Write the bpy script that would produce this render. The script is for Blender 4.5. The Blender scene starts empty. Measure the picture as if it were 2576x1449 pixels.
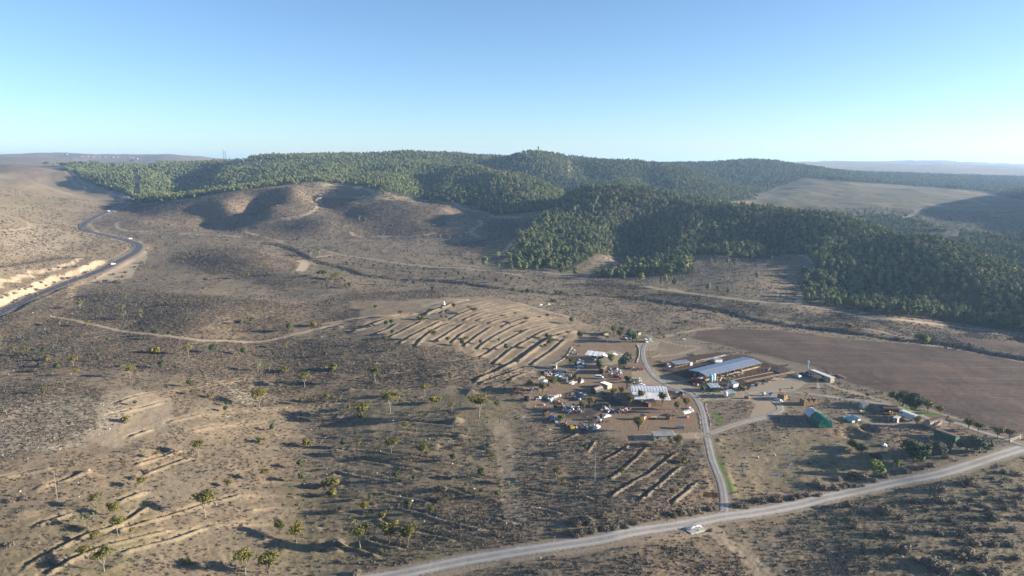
import bpy, math, random
import numpy as np
from mathutils import Vector, Matrix, Euler

scn = bpy.context.scene
R = math.radians
# ------------------------------------------------------------------ camera, sky, sun, exposure
CAM_H = 120.0
PITCH = R(10.4)
FOC = 1717.0
cam_d = bpy.data.cameras.new('camera'); cam = bpy.data.objects.new('camera', cam_d)
scn.collection.objects.link(cam)
cam.location = (0, 0, CAM_H); cam.rotation_euler = (math.pi/2 - PITCH, 0, 0)
cam_d.sensor_width = 36; cam_d.lens = FOC/2576*36; cam_d.clip_start = 1; cam_d.clip_end = 40000
scn.camera = cam

SUN_EL, SUN_AZ_OFF = 12.0, -2.0      # elevation; the sun stands to the right (+X), swung a little towards the viewer
sd = Vector((math.cos(R(SUN_EL))*math.cos(R(SUN_AZ_OFF)), math.cos(R(SUN_EL))*math.sin(R(SUN_AZ_OFF)), math.sin(R(SUN_EL))))
w = bpy.data.worlds.new('World'); scn.world = w; w.use_nodes = True
nt = w.node_tree; nt.nodes.clear()
sky = nt.nodes.new('ShaderNodeTexSky'); sky.sky_type = 'NISHITA'; sky.sun_disc = False
sky.sun_elevation = R(SUN_EL); sky.sun_rotation = R(90 - SUN_AZ_OFF)
sky.altitude = 3000; sky.air_density = 1.1; sky.dust_density = 4.6; sky.ozone_density = 3.0
bg = nt.nodes.new('ShaderNodeBackground'); bg.inputs['Strength'].default_value = 0.066
wo = nt.nodes.new('ShaderNodeOutputWorld')
nt.links.new(sky.outputs[0], bg.inputs[0]); nt.links.new(bg.outputs[0], wo.inputs[0])
sl = bpy.data.lights.new('sun', 'SUN'); sun = bpy.data.objects.new('sun', sl); scn.collection.objects.link(sun)
sl.energy = 5.0; sl.angle = R(0.5); sl.color = (1.0, 0.89, 0.75)
sun.rotation_euler = sd.to_track_quat('Z', 'Y').to_euler(); sun.location = (300, 0, 300)
vs = scn.view_settings; vs.view_transform = 'Standard'; vs.look = 'None'; vs.gamma = 1; vs.exposure = 1.85
try: vs.use_curve_mapping = False
except Exception: pass
scn.cycles.max_bounces = 5; scn.cycles.diffuse_bounces = 2; scn.cycles.glossy_bounces = 2
scn.cycles.transmission_bounces = 2; scn.cycles.volume_bounces = 0; scn.cycles.transparent_max_bounces = 6
scn.cycles.caustics_reflective = False; scn.cycles.caustics_refractive = False
scn.cycles.use_denoising = True

# ------------------------------------------------------------------ small helpers
rng = np.random.default_rng(7)
rnd = random.Random(11)
COL = scn.collection
CP, SP = math.cos(PITCH), math.sin(PITCH)

def tag(o, label=None, cat=None, group=None, kind=None):
    if label: o['label'] = label
    if cat: o['category'] = cat
    if group: o['group'] = group
    if kind: o['kind'] = kind
    return o

def empty(name, loc, rz=0.0, label=None, cat=None, group=None):
    o = bpy.data.objects.new(name, None); COL.objects.link(o)
    o.empty_display_size = 0.5
    o.location = loc; o.rotation_euler = (0, 0, rz)
    return tag(o, label, cat, group)

def mesh_np(name, co, faces4=None, faces3=None, smooth=False):
    me = bpy.data.meshes.new(name)
    co = np.asarray(co, np.float32)
    me.vertices.add(len(co)); me.vertices.foreach_set('co', co.ravel())
    n4 = 0 if faces4 is None else len(faces4); n3 = 0 if faces3 is None else len(faces3)
    idx = []
    if n4: idx.append(np.asarray(faces4, np.int32).ravel())
    if n3: idx.append(np.asarray(faces3, np.int32).ravel())
    idx = np.concatenate(idx)
    me.loops.add(len(idx)); me.loops.foreach_set('vertex_index', idx)
    ls = np.concatenate([np.arange(n4)*4, n4*4 + np.arange(n3)*3]).astype(np.int32)
    me.polygons.add(n4+n3); me.polygons.foreach_set('loop_start', ls)
    if smooth: me.polygons.foreach_set('use_smooth', np.ones(n4+n3, bool))
    me.update(calc_edges=True)
    return me

def link(name, me, mat=None, parent=None, loc=None, rot=None):
    o = bpy.data.objects.new(name, me); COL.objects.link(o)
    if mat is not None and not me.materials: me.materials.append(mat)
    if parent is not None: o.parent = parent
    if loc is not None: o.location = loc
    if rot is not None: o.rotation_euler = rot
    return o

# survey picks: u,v run over the 2576 x 1449 survey frame of the valley
def ray(u, v):
    a = (u-1288)/FOC; b = (724.5-v)/FOC
    return a, CP + b*SP, -SP + b*CP

# ------------------------------------------------------------------ noise
def _hash(ix, iy, seed):
    h = (ix.astype(np.int64)*374761393 + iy.astype(np.int64)*668265263 + seed*1442695041) & 0xffffffff
    h = ((h ^ (h >> 13))*1274126177) & 0xffffffff
    return ((h ^ (h >> 16)) & 0xffff).astype(np.float32)/65535.0

def vnoise(x, y, seed=0):
    x0 = np.floor(x); y0 = np.floor(y)
    fx = (x-x0).astype(np.float32); fy = (y-y0).astype(np.float32)
    fx = fx*fx*(3-2*fx); fy = fy*fy*(3-2*fy)
    x0 = x0.astype(np.int64); y0 = y0.astype(np.int64)
    a = _hash(x0, y0, seed); b = _hash(x0+1, y0, seed); c = _hash(x0, y0+1, seed); d = _hash(x0+1, y0+1, seed)
    return (a*(1-fx)+b*fx)*(1-fy) + (c*(1-fx)+d*fx)*fy

def fbm(x, y, scale, octv=4, seed=0):
    t = 0; amp = 1; s = 0; f = 1.0/scale
    for k in range(octv):
        t = t + amp*(vnoise(x*f+17.3*k, y*f-9.1*k, seed+k)-0.5); s += amp; amp *= 0.5; f *= 2.03
    return t/s*2      # about -1..1

# ------------------------------------------------------------------ terrain control points
# (u, v, 'z', height) or (u, v, 'y', depth); ('h', u, depth, z) for unseen ground, most of it hidden behind a crest. T = crowns, ground 9 m lower
Z = 'z'; Y = 'y'
CTRL = []
def c(u, v, k, val, t=0): CTRL.append(('p', u, v, k, val, t))
def hid(u, y, z): CTRL.append(('h', u, y, z))
# near ground
for v_, zs in ((2100, (6, 3, -1, 0, 2, 4, 6)), (1700, (9, 5, -2.5, 0, 2, 4, 6)), (1449, (12, 7, -3.5, -1, 1.5, 3, 4)), (1330, (14, 7.5, -5, -1.5, 0, 1.5, 2)),
               (1200, (15, 8.5, -5.5, -2, 0, 0, 0)), (1080, (16, 9, -5, -1, 0, 0, 0)), (1000, (14, 10, -2, 0, 0, 0, 0)), (900, (12, 9, 2, 1, 0, 0, 0))):
    for u_, z_ in zip((-500, 200, 750, 1280, 1800, 2300, 3100), zs): c(u_, v_, Z, z_)
c(500, 960, Z, 6); c(480, 1300, Z, .5); c(1000, 1150, Z, -3.5); c(1000, 1300, Z, -3.5); c(1000, 950, Z, 1.5); c(300, 1050, Z, 8)
c(1500, 950, Z, 0); c(1550, 1050, Z, 0); c(2050, 950, Z, 0); c(2100, 1150, Z, -1); c(2200, 1200, Z, -2.5); c(1900, 1200, Z, -1.5); c(2500, 1050, Z, 0)
c(2350, 1350, Z, 2); c(1700, 1400, Z, 2); c(1950, 1050, Z, 0)
# terrace hill and mid ground
c(1100, 800, Z, 9); c(1180, 765, Z, 10); c(1300, 790, Z, 7.5); c(1000, 830, Z, 7.5); c(1250, 850, Z, 4); c(1400, 800, Z, 4); c(1420, 850, Z, 2); c(900, 870, Z, 5)
c(1200, 735, Z, 4); c(1050, 740, Z, 5); c(1450, 760, Z, 0.5); c(1600, 780, Z, -1); c(1700, 850, Z, 0); c(1750, 800, Z, -2)
c(600, 785, Z, 13); c(500, 810, Z, 12); c(700, 770, Z, 12); c(800, 745, Z, 9); c(350, 820, Z, 9); c(600, 830, Z, 6); c(820, 800, Z, 7)
c(150, 850, Z, 10); c(250, 790, Z, 8); c(400, 745, Z, 7); c(600, 730, Z, 2.5); c(720, 745, Z, 2.5); c(800, 700, Z, 5.5); c(720, 705, Z, 5); c(880, 715, Z, 2)
c(60, 800, Z, 9); c(300, 735, Z, 6); c(500, 715, Z, 3)
c(560, 640, Z, 14); c(650, 655, Z, 13); c(480, 650, Z, 9); c(600, 695, Z, 3.5); c(740, 670, Z, 4); c(430, 690, Z, 4); c(590, 625, Z, 12); c(700, 628, Z, 5); c(420, 630, Z, 5)
# wadi and valley floor
c(900, 690, Z, -1); c(1100, 715, Z, -2); c(900, 660, Z, 1); c(1150, 680, Z, -1); c(1300, 695, Z, 0); c(1350, 730, Z, -2); c(1600, 750, Z, -3.5); c(1600, 725, Z, -1)
c(1850, 790, Z, -4); c(2000, 800, Z, -4); c(2000, 782, Z, -2); c(2300, 840, Z, -3.5); c(2576, 860, Z, -3); c(2576, 880, Z, -1); c(2800, 900, Z, -1)
c(1900, 850, Z, 0); c(2200, 900, Z, 0.5); c(2500, 950, Z, 0)
c(1000, 640, Z, 4); c(1150, 640, Z, 3); c(850, 640, Z, 4); c(780, 625, Z, 5); c(900, 610, Z, 7); c(1120, 605, Z, 6); c(1230, 640, Z, 3); c(1250, 600, Z, 10); c(1180, 600, Z, 8)
# highway corridor
c(0, 790, Z, 5); c(90, 748, Z, 4.5); c(180, 712, Z, 4); c(300, 660, Z, 6); c(345, 625, Z, 9); c(285, 588, Z, 14); c(205, 565, Z, 19); c(240, 545, Z, 24); c(290, 518, Z, 32); c(325, 503, Z, 36)
c(260, 480, Z, 48); c(195, 465, Z, 60); c(180, 436, Z, 86)
c(400, 600, Z, 11); c(500, 585, Z, 12); c(620, 585, Z, 12); c(700, 600, Z, 9); c(340, 560, Z, 22); c(450, 545, Z, 26); c(550, 555, Z, 20); c(350, 530, Z, 30)
# left hillside
c(0, 735, Z, 12); c(100, 695, Z, 11); c(210, 662, Z, 11); c(0, 700, Z, 17); c(150, 650, Z, 16); c(0, 650, Z, 26); c(120, 610, Z, 22); c(0, 590, Z, 38); c(150, 560, Z, 27); c(230, 620, Z, 15)
c(0, 540, Z, 48); c(100, 510, Z, 44); c(230, 515, Z, 36); c(0, 495, Z, 58); c(120, 475, Z, 58); c(0, 450, Y, 1650); c(80, 455, Y, 1650); c(60, 418, Y, 2150); c(130, 438, Y, 2000)
c(-400, 700, Z, 30); c(-400, 600, Z, 55); c(-400, 500, Z, 85); c(-400, 430, Z, 110)
# knolls of the middle
c(1010, 595, Z, 7); c(1040, 560, Y, 1130); c(1020, 510, Y, 1230); c(990, 500, Y, 1260); c(930, 585, Z, 9); c(925, 540, Y, 1190); c(1100, 560, Y, 1130); c(1090, 520, Y, 1215); c(950, 505, Y, 1270)
c(820, 595, Z, 8); c(810, 555, Y, 1130); c(850, 590, Z, 9); c(760, 545, Y, 1160); c(700, 575, Z, 14); c(730, 590, Z, 10); c(880, 545, Y, 1210); c(790, 540, Y, 1185)
c(880, 510, Y, 1260); c(930, 495, Y, 1310); c(840, 530, Y, 1240); c(720, 500, Y, 1250); c(680, 520, Y, 1200); c(650, 545, Z, 24); c(760, 480, Y, 1300); c(800, 462, Y, 1400); c(700, 475, Y, 1330)
c(790, 520, Y, 1300); c(820, 500, Y, 1360); c(880, 480, Y, 1370); c(920, 475, Y, 1370); c(620, 500, Y, 1270); c(560, 520, Y, 1220); c(500, 515, Y, 1260); c(450, 520, Y, 1270)
c(1150, 560, Y, 1120); c(1200, 530, Y, 1190); c(1130, 520, Y, 1240); c(1080, 500, Y, 1280); c(1250, 545, Y, 1130); c(1340, 545, Y, 1080); c(1300, 580, Y, 970); c(1220, 575, Y, 1060)
# forest, left part
for a in ((250, 417, 2300), (330, 424, 2100), (420, 435, 2000), (450, 460, 1750), (390, 445, 1850), (600, 398, 2050), (560, 428, 1850), (500, 417, 2100), (650, 440, 1620), (550, 470, 1480),
          (450, 485, 1420), (700, 400, 1950), (850, 396, 1950), (950, 389, 2050), (1040, 381, 2100), (1180, 392, 2100), (1250, 396, 2080), (1340, 378, 2000), (1430, 394, 2000), (1540, 401, 2000),
          (1620, 399, 2000), (1690, 413, 1950), (1800, 450, 1820), (1890, 480, 1700), (800, 420, 1700), (750, 440, 1520), (850, 425, 1680), (950, 430, 1550), (1000, 440, 1480), (900, 445, 1450),
          (1050, 420, 1680), (1100, 409, 1780), (1200, 416, 1650), (1300, 436, 1520), (1410, 463, 1400), (1080, 450, 1500), (1160, 470, 1330), (1300, 490, 1230), (1380, 505, 1180), (1120, 480, 1330),
          (1450, 440, 1800), (1550, 450, 1680), (1700, 480, 1560), (1800, 492, 1500), (1600, 430, 1820), (1750, 430, 1850), (1350, 410, 1880), (1500, 425, 1850), (330, 470, 1680), (300, 450, 1850)):
    c(a[0], a[1], Y, a[2], 1)
c(340, 500, Y, 1500); c(400, 500, Y, 1370); c(470, 492, Y, 1360); c(560, 487, Y, 1350); c(950, 475, Y, 1330); c(1045, 498, Y, 1250); c(1000, 492, Y, 1290); c(230, 455, Y, 1900); c(1060, 480, Y, 1330)
c(470, 452, Y, 1850, 1); hid(1300, 1750, 48); hid(1450, 1600, 34); hid(1200, 1900, 85); hid(1500, 1400, 35); hid(1620, 1350, 28); hid(500, 1950, 70)
hid(480, 1650, 42); hid(420, 1500, 46)
for u_ in (-300, 200, 600, 1000, 1400, 1800): hid(u_, 2900, 70)
# near spur of the forest
for a in ((1480, 461, 1140), (1560, 462, 1130), (1640, 484, 1090), (1700, 506, 1060), (1800, 512, 1010), (1900, 520, 960), (2000, 536, 900), (2150, 556, 830), (2317, 582, 720), (2451, 660, 620),
          (2560, 722, 570), (1420, 472, 1170), (1400, 520, 1050), (1400, 575, 960), (1330, 610, 890), (1350, 645, 830), (1500, 555, 965), (1500, 615, 860), (1560, 655, 800), (1440, 650, 810),
          (1610, 575, 1010), (1650, 605, 915), (1750, 560, 930), (1900, 595, 830), (1850, 635, 775), (1700, 640, 790), (1950, 590, 890), (1955, 625, 800), (2100, 625, 730), (2060, 700, 650),
          (2250, 690, 640), (2400, 760, 545), (2200, 760, 560), (2500, 800, 505), (2350, 650, 640), (1600, 520, 1060), (1800, 540, 960), (1720, 530, 1000), (2576, 800, 500)):
    c(a[0], a[1], Y, a[2], 1)
hid(1600, 1300, 25); hid(1900, 1250, 8); hid(2200, 1000, 6); hid(2500, 760, 3); hid(2350, 850, 5); hid(2050, 1080, 8); hid(2650, 650, 2); hid(1750, 1300, 18)
c(2700, 800, Z, 0); c(2850, 800, Z, 8)
c(1850, 700, Z, 6); c(1960, 680, Z, 10); c(1900, 745, Z, 0); c(1750, 730, Z, -1); c(1770, 690, Z, 4); c(2010, 770, Z, -1); c(1970, 650, Z, 14); c(1850, 665, Z, 10); c(2250, 800, Z, 0); c(2500, 838, Z, -1)
# bare hill and far right
for a in ((2540, 615, 900, 1), (2400, 600, 1020, 0), (2576, 580, 1080, 0), (2060, 449, 2150, 0), (2020, 452, 2050, 0), (1910, 505, 1560, 0), (1950, 480, 1800, 0), (2200, 478, 1850, 0), (2400, 477, 1950, 0),
          (2350, 476, 1950, 0), (2250, 484, 1800, 0), (2500, 495, 1800, 0), (2576, 512, 1650, 0), (2300, 520, 1500, 0), (2200, 550, 1280, 0), (2480, 560, 1180, 0), (2576, 540, 1330, 0), (2130, 500, 1620, 0),
          (2100, 530, 1400, 0), (2350, 545, 1300, 0), (1720, 411, 2600, 1), (1800, 409, 2600, 1), (1940, 402, 2550, 1), (2000, 412, 2550, 1), (2100, 428, 2500, 1), (1850, 440, 2200, 1),
          (1900, 480, 1850, 1), (1830, 465, 2000, 1), (2200, 448, 2450, 1), (2300, 460, 2350, 1), (2400, 452, 2700, 1), (2576, 470, 2400, 1), (2500, 455, 2700, 1), (2300, 440, 2850, 1), (2760, 470, 2500, 1),
          (2576, 490, 2000, 1), (2700, 520, 1700, 0)):
    c(a[0], a[1], Y, a[2], a[3])
hid(1750, 2150, 62); hid(2480, 2150, 30); hid(2300, 2150, 38)
for u_ in (1800, 2100): hid(u_, 3100, 70)
c(2200, 431, Y, 4200); c(2400, 433, Y, 4200); c(2576, 440, Y, 3900); c(2576, 430, Y, 5000); c(2450, 424, Y, 6200); c(2250, 420, Y, 5600)
for a in ((1960, 415, 6500), (2030, 411, 6300), (2130, 411, 6600), (2220, 409, 7200), (2290, 412, 7200), (2370, 410, 7400), (2440, 415, 7400), (2500, 414, 8000), (2576, 419, 8000), (2800, 419, 8000)): c(a[0], a[1], Y, a[2])
# far left
for a in ((90, 389, 5200), (30, 393, 5000), (-100, 392, 5000), (180, 393, 5200), (260, 397, 5200), (350, 399, 5600), (480, 402, 5600), (410, 396, 5200), (100, 402, 3900), (200, 405, 3700), (60, 407, 3300),
          (20, 412, 2800), (300, 407, 2650), (370, 414, 2500), (250, 411, 2600), (330, 415, 2300), (150, 417, 2600), (-400, 400, 4000)): c(a[0], a[1], Y, a[2])
hid(0, 2400, 85); hid(100, 2900, 88); hid(300, 3200, 85); hid(450, 3500, 80); hid(200, 4500, 95); hid(450, 4600, 90)
for u_ in (-500, 200, 900, 1600, 2300, 3000): hid(u_, 11000, 0); hid(u_, 14000, -10)
for u_ in (700, 1100, 1500): hid(u_, 5000, 75)

for q in ((3050, 490, 24), (3300, 560, 52), (3000, 640, 42), (3500, 650, 58), (3200, 760, 62), (2850, 900, 38), (3100, 1000, 75), (2900, 1300, 112), (2950, 1600, 140), (2850, 1450, 110), (2800, 1900, 105), (3400, 1200, 110), (3600, 480, 60), (3300, 400, 12)): hid(*q)  # unseen hills right of the frame, raised to shade the wadi and bare hill
def build_tps():
    P, V = [], []
    for q in CTRL:
        if q[0] == 'h':
            _, u, y, z = q; a = (u-1288)/FOC/0.985
            P.append((a, math.log(y))); V.append(z); continue
        _, u, v, k, val, t = q
        a, dy, dz = ray(u, v)
        s = (val-CAM_H)/dz if k == 'z' else val/dy
        z = CAM_H + s*dz - (9.0 if t else 0)
        P.append((s*a/(s*dy), math.log(s*dy))); V.append(z)
    P = np.array(P); V = np.array(V)
    n = len(P)
    d2 = ((P[:, None]-P[None])**2).sum(-1)
    K = 0.5*d2*np.log(d2+1e-12) + np.eye(n)*2e-5
    A = np.zeros((n+3, n+3)); A[:n, :n] = K; A[:n, n] = 1; A[:n, n+1:] = P; A[n, :n] = 1; A[n+1:, :n] = P.T
    # relief grows with distance: solve in a scaled height so that near ground stays gentle
    wts = np.linalg.solve(A, np.concatenate([V, [0, 0, 0]]))
    return P.astype(np.float32), wts.astype(np.float32)
TP, TW = build_tps()
def tps(t, L):
    out = np.empty(t.shape, np.float32)
    n = len(TP)
    tf = t.ravel().astype(np.float32); Lf = L.ravel().astype(np.float32); o = out.ravel()
    for i in range(0, len(tf), 40000):
        a = tf[i:i+40000, None]-TP[None, :, 0]; a *= a
        b = Lf[i:i+40000, None]-TP[None, :, 1]; b *= b
        a += b; a += 1e-12
        o[i:i+40000] = (a*np.log(a)) @ (0.5*TW[:n]) + TW[n] + TW[n+1]*tf[i:i+40000] + TW[n+2]*Lf[i:i+40000]
    return o.reshape(t.shape)

# ------------------------------------------------------------------ terrain grid: columns t = x/y, rows y
tc = np.concatenate([-np.linspace(1.35, 0.842, 40), np.linspace(-0.84, 0.84, 861), np.linspace(0.842, 1.6, 60)])
rows = np.concatenate([np.exp(np.arange(math.log(25), math.log(150), 0.02)), np.exp(np.arange(math.log(150), math.log(640), 0.0026)),
                       np.exp(np.arange(math.log(640), math.log(2700), 0.0065)), np.exp(np.arange(math.log(2700), math.log(15000), 0.025))])
NT, NR = len(tc), len(rows)
# smooth base on a coarse lattice, then bicubic-free bilinear twice refined
ti = np.interp(np.linspace(0, NT-1, NT//3), np.arange(NT), tc); ri = np.log(np.interp(np.linspace(0, NR-1, NR//3), np.arange(NR), rows))
base_c = tps(*np.meshgrid(ti, ri))
def up(ar, xs_old, xs_new, axis):
    # Catmull-Rom along one axis
    ar = np.moveaxis(ar, axis, 0); n = len(xs_old)
    k = np.clip(np.searchsorted(xs_old, xs_new, side='right')-1, 0, n-2)
    f = ((xs_new-xs_old[k])/(xs_old[k+1]-xs_old[k])).astype(np.float32).reshape(-1, *([1]*(ar.ndim-1)))
    p0 = ar[np.clip(k-1, 0, n-1)]; p1 = ar[k]; p2 = ar[k+1]; p3 = ar[np.clip(k+2, 0, n-1)]
    r = 0.5*((2*p1)+(-p0+p2)*f+(2*p0-5*p1+4*p2-p3)*f*f+(-p0+3*p1-3*p2+p3)*f**3)
    return np.moveaxis(r, 0, axis)
H = up(up(base_c, ri, np.log(rows), 0), ti, tc, 1).astype(np.float32)
TT, RR = np.meshgrid(tc.astype(np.float32), rows.astype(np.float32))
GX = TT*RR; GY = RR
LR = np.log(rows)

def sampler(F):
    def f(x, y):
        x = np.asarray(x, float); y = np.maximum(np.asarray(y, float), 25.0)
        t = x/y
        i = np.clip(np.searchsorted(tc, t)-1, 0, NT-2); j = np.clip(np.searchsorted(rows, y)-1, 0, NR-2)
        ft = np.clip((t-tc[i])/(tc[i+1]-tc[i]), 0, 1); fr = np.clip((y-rows[j])/(rows[j+1]-rows[j]), 0, 1)
        return (F[j, i]*(1-ft)+F[j, i+1]*ft)*(1-fr) + (F[j+1, i]*(1-ft)+F[j+1, i+1]*ft)*fr
    return f
height = sampler(H)

def hit(u, v, F=None, ymax=14000.):
    """where the line of sight (u, v) first meets the ground"""
    F = F or height
    a, dy, dz = ray(u, v)
    ys = np.exp(np.linspace(math.log(60), math.log(ymax), 1500))
    zs = CAM_H + ys/dy*dz; hs = F(ys/dy*a, ys)
    k = np.nonzero(zs <= hs)[0]
    if len(k) == 0: k = len(ys)-1; return Vector((ys[k]/dy*a, ys[k], float(hs[k])))
    k = max(k[0], 1); d0 = zs[k-1]-hs[k-1]; d1 = zs[k]-hs[k]; f = d0/(d0-d1)
    y = ys[k-1]+(ys[k]-ys[k-1])*f
    return Vector((y/dy*a, y, float(F(y/dy*a, y))))

def project(x, y, z):
    dx, dy, dz = x, y, z-CAM_H
    cz = dy*CP - dz*SP; cy = dy*SP + dz*CP
    return 1288 + FOC*dx/cz, 724.5 - FOC*cy/cz

def pip(px, py, poly):
    inside = np.zeros(px.shape, bool); n = len(poly)
    for i in range(n):
        x1, y1 = poly[i]; x2, y2 = poly[(i+1) % n]
        if y1 == y2: continue
        m = ((y1 > py) != (y2 > py)) & (px < (x2-x1)*(py-y1)/(y2-y1)+x1)
        inside ^= m
    return inside

def smooth_path(pts, n=6):
    P = np.array(pts, float); out = []
    for i in range(len(P)-1):
        p0 = P[max(i-1, 0)]; p1 = P[i]; p2 = P[i+1]; p3 = P[min(i+2, len(P)-1)]
        for k in range(n):
            t = k/n
            out.append(0.5*((2*p1)+(-p0+p2)*t+(2*p0-5*p1+4*p2-p3)*t*t+(-p0+3*p1-3*p2+p3)*t**3))
    out.append(P[-1])
    return np.array(out)

def world_path(uv, n=6):
    """survey picks -> smooth ground path in metres"""
    W = np.array([hit(u, v)[:] for u, v in uv])
    S = smooth_path(W[:, :2], n)
    return S
# ------------------------------------------------------------------ survey sheets: (origin u, origin v, scale)
SH = {'P': (0, 0, 1), 'L': (0, 754.7, .4791), 'C2': (817.7, 691.9, .2605), 'C3': (817.7, 1037.9, .2839), 'C4': (1446.7, 1037.9, .2839), 'C5': (1949.9, 1037.9, .2839),
      'N1': (0, 352, .3335), 'N2': (859, 352, .3335), 'N3': (1717, 352, .3335), 'M': (679, 440, .2441), 'W': (0, 628.9, .1465), 'Q': (2012.5, 805, .2188),
      'FA': (1276.7, 805, .12207), 'FB': (1276.7, 943.4, .12207), 'FC': (1559.7, 805, .09766), 'FD': (1559.7, 943.4, .09766), 'FE': (1723.2, 861.6, .14649),
      'FF': (1911.9, 905.6, .09766), 'FG': (1949.6, 981.1, .09766), 'FH': (2138.3, 981.1, .12207)}
def uv(sh, x, y):
    o = SH[sh]; return (o[0]+x*o[2], o[1]+y*o[2])
def uvs(sh, pts): return [uv(sh, *p) for p in pts]

# ------------------------------------------------------------------ distance fields on the terrain lattice
def path_dist(path, pad, want_side=False):
    D = np.full(GX.shape, 1e6, np.float32); S = np.zeros(GX.shape, np.float32); A = np.zeros(GX.shape, np.float32)
    acc = 0.0
    for i in range(len(path)-1):
        x1, y1 = path[i][:2]; x2, y2 = path[i+1][:2]
        L = math.hypot(x2-x1, y2-y1)
        if L < 1e-6: continue
        ya, yb = min(y1, y2)-pad, max(y1, y2)+pad
        j0, j1 = np.searchsorted(rows, ya), np.searchsorted(rows, yb)+1
        cand = [(x1-pad)/max(ya, 20), (x1-pad)/max(yb, 20), (x2-pad)/max(ya, 20), (x2-pad)/max(yb, 20), (x1+pad)/max(ya, 20), (x1+pad)/max(yb, 20), (x2+pad)/max(ya, 20), (x2+pad)/max(yb, 20)]
        i0, i1 = np.searchsorted(tc, min(cand)), np.searchsorted(tc, max(cand))+1
        if j1 <= j0 or i1 <= i0: acc += L; continue
        gx = GX[j0:j1, i0:i1]; gy = GY[j0:j1, i0:i1]
        ux, uy = (x2-x1)/L, (y2-y1)/L
        px, py = gx-x1, gy-y1
        s = np.clip(px*ux+py*uy, 0, L)
        d = np.hypot(px-s*ux, py-s*uy)
        m = d < D[j0:j1, i0:i1]
        D[j0:j1, i0:i1][m] = d[m]
        A[j0:j1, i0:i1][m] = (acc+s)[m]
        S[j0:j1, i0:i1][m] = np.sign(ux*py-uy*px)[m]     # + on the left of the path
        acc += L
    return D, S, A, acc

NO1 = fbm(GX, GY, 90, 4, 1)
NO2 = fbm(GX, GY, 14, 4, 5)
NO3 = fbm(GX, GY, 3.1, 3, 9)
near = np.clip((700-GY)/250, 0, 1); far = np.clip((GY-900)/600, 0, 1)
vf = np.clip((GY-3300)/1500, 0, 1)
H += vf*(fbm(GX, GY*1.6, 900, 4, 41)*30 - np.abs(fbm(GX, GY, 700, 3, 47))*42 + 12) + vf*8
H += fbm(GX, GY, 38, 3, 61)*0.9*near
H += NO1*(1.4 + 4.5*far*np.clip((4000-GY)/2000, 0.2, 1)) + NO2*0.42*(0.35+0.65*near) + NO3*0.10*near
# the farmyard, pens and field lie level
def uvgrid(): return project(GX, GY, H)
U, V = uvgrid()
def region(poly, soft=0.0, ymin=0, ymax=1e9, wob=6.0):
    wx = NO2*wob*300/np.maximum(GY, 200); wy = NO3*wob*0.6*300/np.maximum(GY, 200)
    return (pip(U+wx, V+wy*0.5, poly) & (GY >= ymin) & (GY <= ymax)).astype(np.float32)
def blur(F, n=2):
    for _ in range(n):
        F = (F + np.roll(F, 1, 0) + np.roll(F, -1, 0))/3; F = (F + np.roll(F, 1, 1) + np.roll(F, -1, 1))/3
    return F
FLAT = region([(1420, 860), (1620, 845), (1760, 850), (2080, 930), (2300, 1000), (2560, 1090), (2560, 1130), (2300, 1100), (2000, 1090), (1780, 1110), (1560, 1110), (1380, 1060), (1320, 990)], wob=0)
FLAT = blur(FLAT, 14)
H = H*(1-0.8*FLAT) + 0.0*FLAT
height = sampler(H)

# ------------------------------------------------------------------ berms and terrace banks
BERMS = []
def B(sh, pts, h=1.0, w=1.3): BERMS.append((uvs(sh, pts), h, w))
for p in ([(0, 525), (150, 500)], [(480, 580), (600, 530), (705, 465)], [(640, 600), (850, 490), (1010, 410)], [(1120, 365), (1290, 310), (1510, 260)], [(720, 665), (900, 560), (1120, 450)],
          [(1210, 425), (1380, 350), (1500, 310), (1655, 275)], [(880, 685), (990, 580), (1120, 500), (1240, 455)], [(1345, 435), (1500, 370), (1700, 320), (1860, 290)], [(1070, 645), (1200, 560), (1340, 470)],
          [(1480, 440), (1700, 375), (1970, 320)], [(1230, 655), (1350, 560), (1500, 480)], [(1590, 465), (1770, 410), (2030, 365)], [(1345, 690), (1480, 590), (1620, 500)], [(1710, 500), (1900, 430), (2110, 400)],
          [(1480, 715), (1650, 590), (1850, 490), (2050, 430), (2230, 405)], [(1500, 795), (1680, 690), (1860, 580), (2060, 500), (2230, 480)], [(1630, 860), (1800, 720), (2050, 580), (2230, 510), (2400, 480)],
          [(2000, 870), (2200, 730), (2330, 620)], [(1500, 1050), (1700, 980), (1900, 905)], [(1780, 1020), (1900, 960), (2010, 930)], [(1570, 1100), (1700, 1060)]): B('C2', p, 1.25, 1.5)
B('C2', [(270, 550), (420, 500), (560, 440), (870, 372)], 2.0, 2.4); B('C2', [(970, 385), (1150, 310), (1290, 260), (1380, 240)], 2.0, 2.2); B('C2', [(1470, 1020), (1750, 890), (1950, 770), (2130, 640), (2300, 570), (2415, 545)], 1.9, 2.2)
for p in ([(170, 825), (300, 840), (500, 855), (730, 860)], [(330, 1000), (600, 960), (830, 910)], [(450, 1050), (700, 1020), (950, 980), (1200, 930)], [(950, 1060), (1180, 1010), (1310, 980)],
          [(230, 1105), (450, 1115), (700, 1110), (950, 1080)], [(480, 1165), (700, 1185), (940, 1185)], [(0, 1240), (300, 1250), (600, 1235)], [(1280, 1090), (1450, 1130)], [(480, 1330), (800, 1345), (1200, 1335)]): B('C2', p, .9, 1.3)
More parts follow.
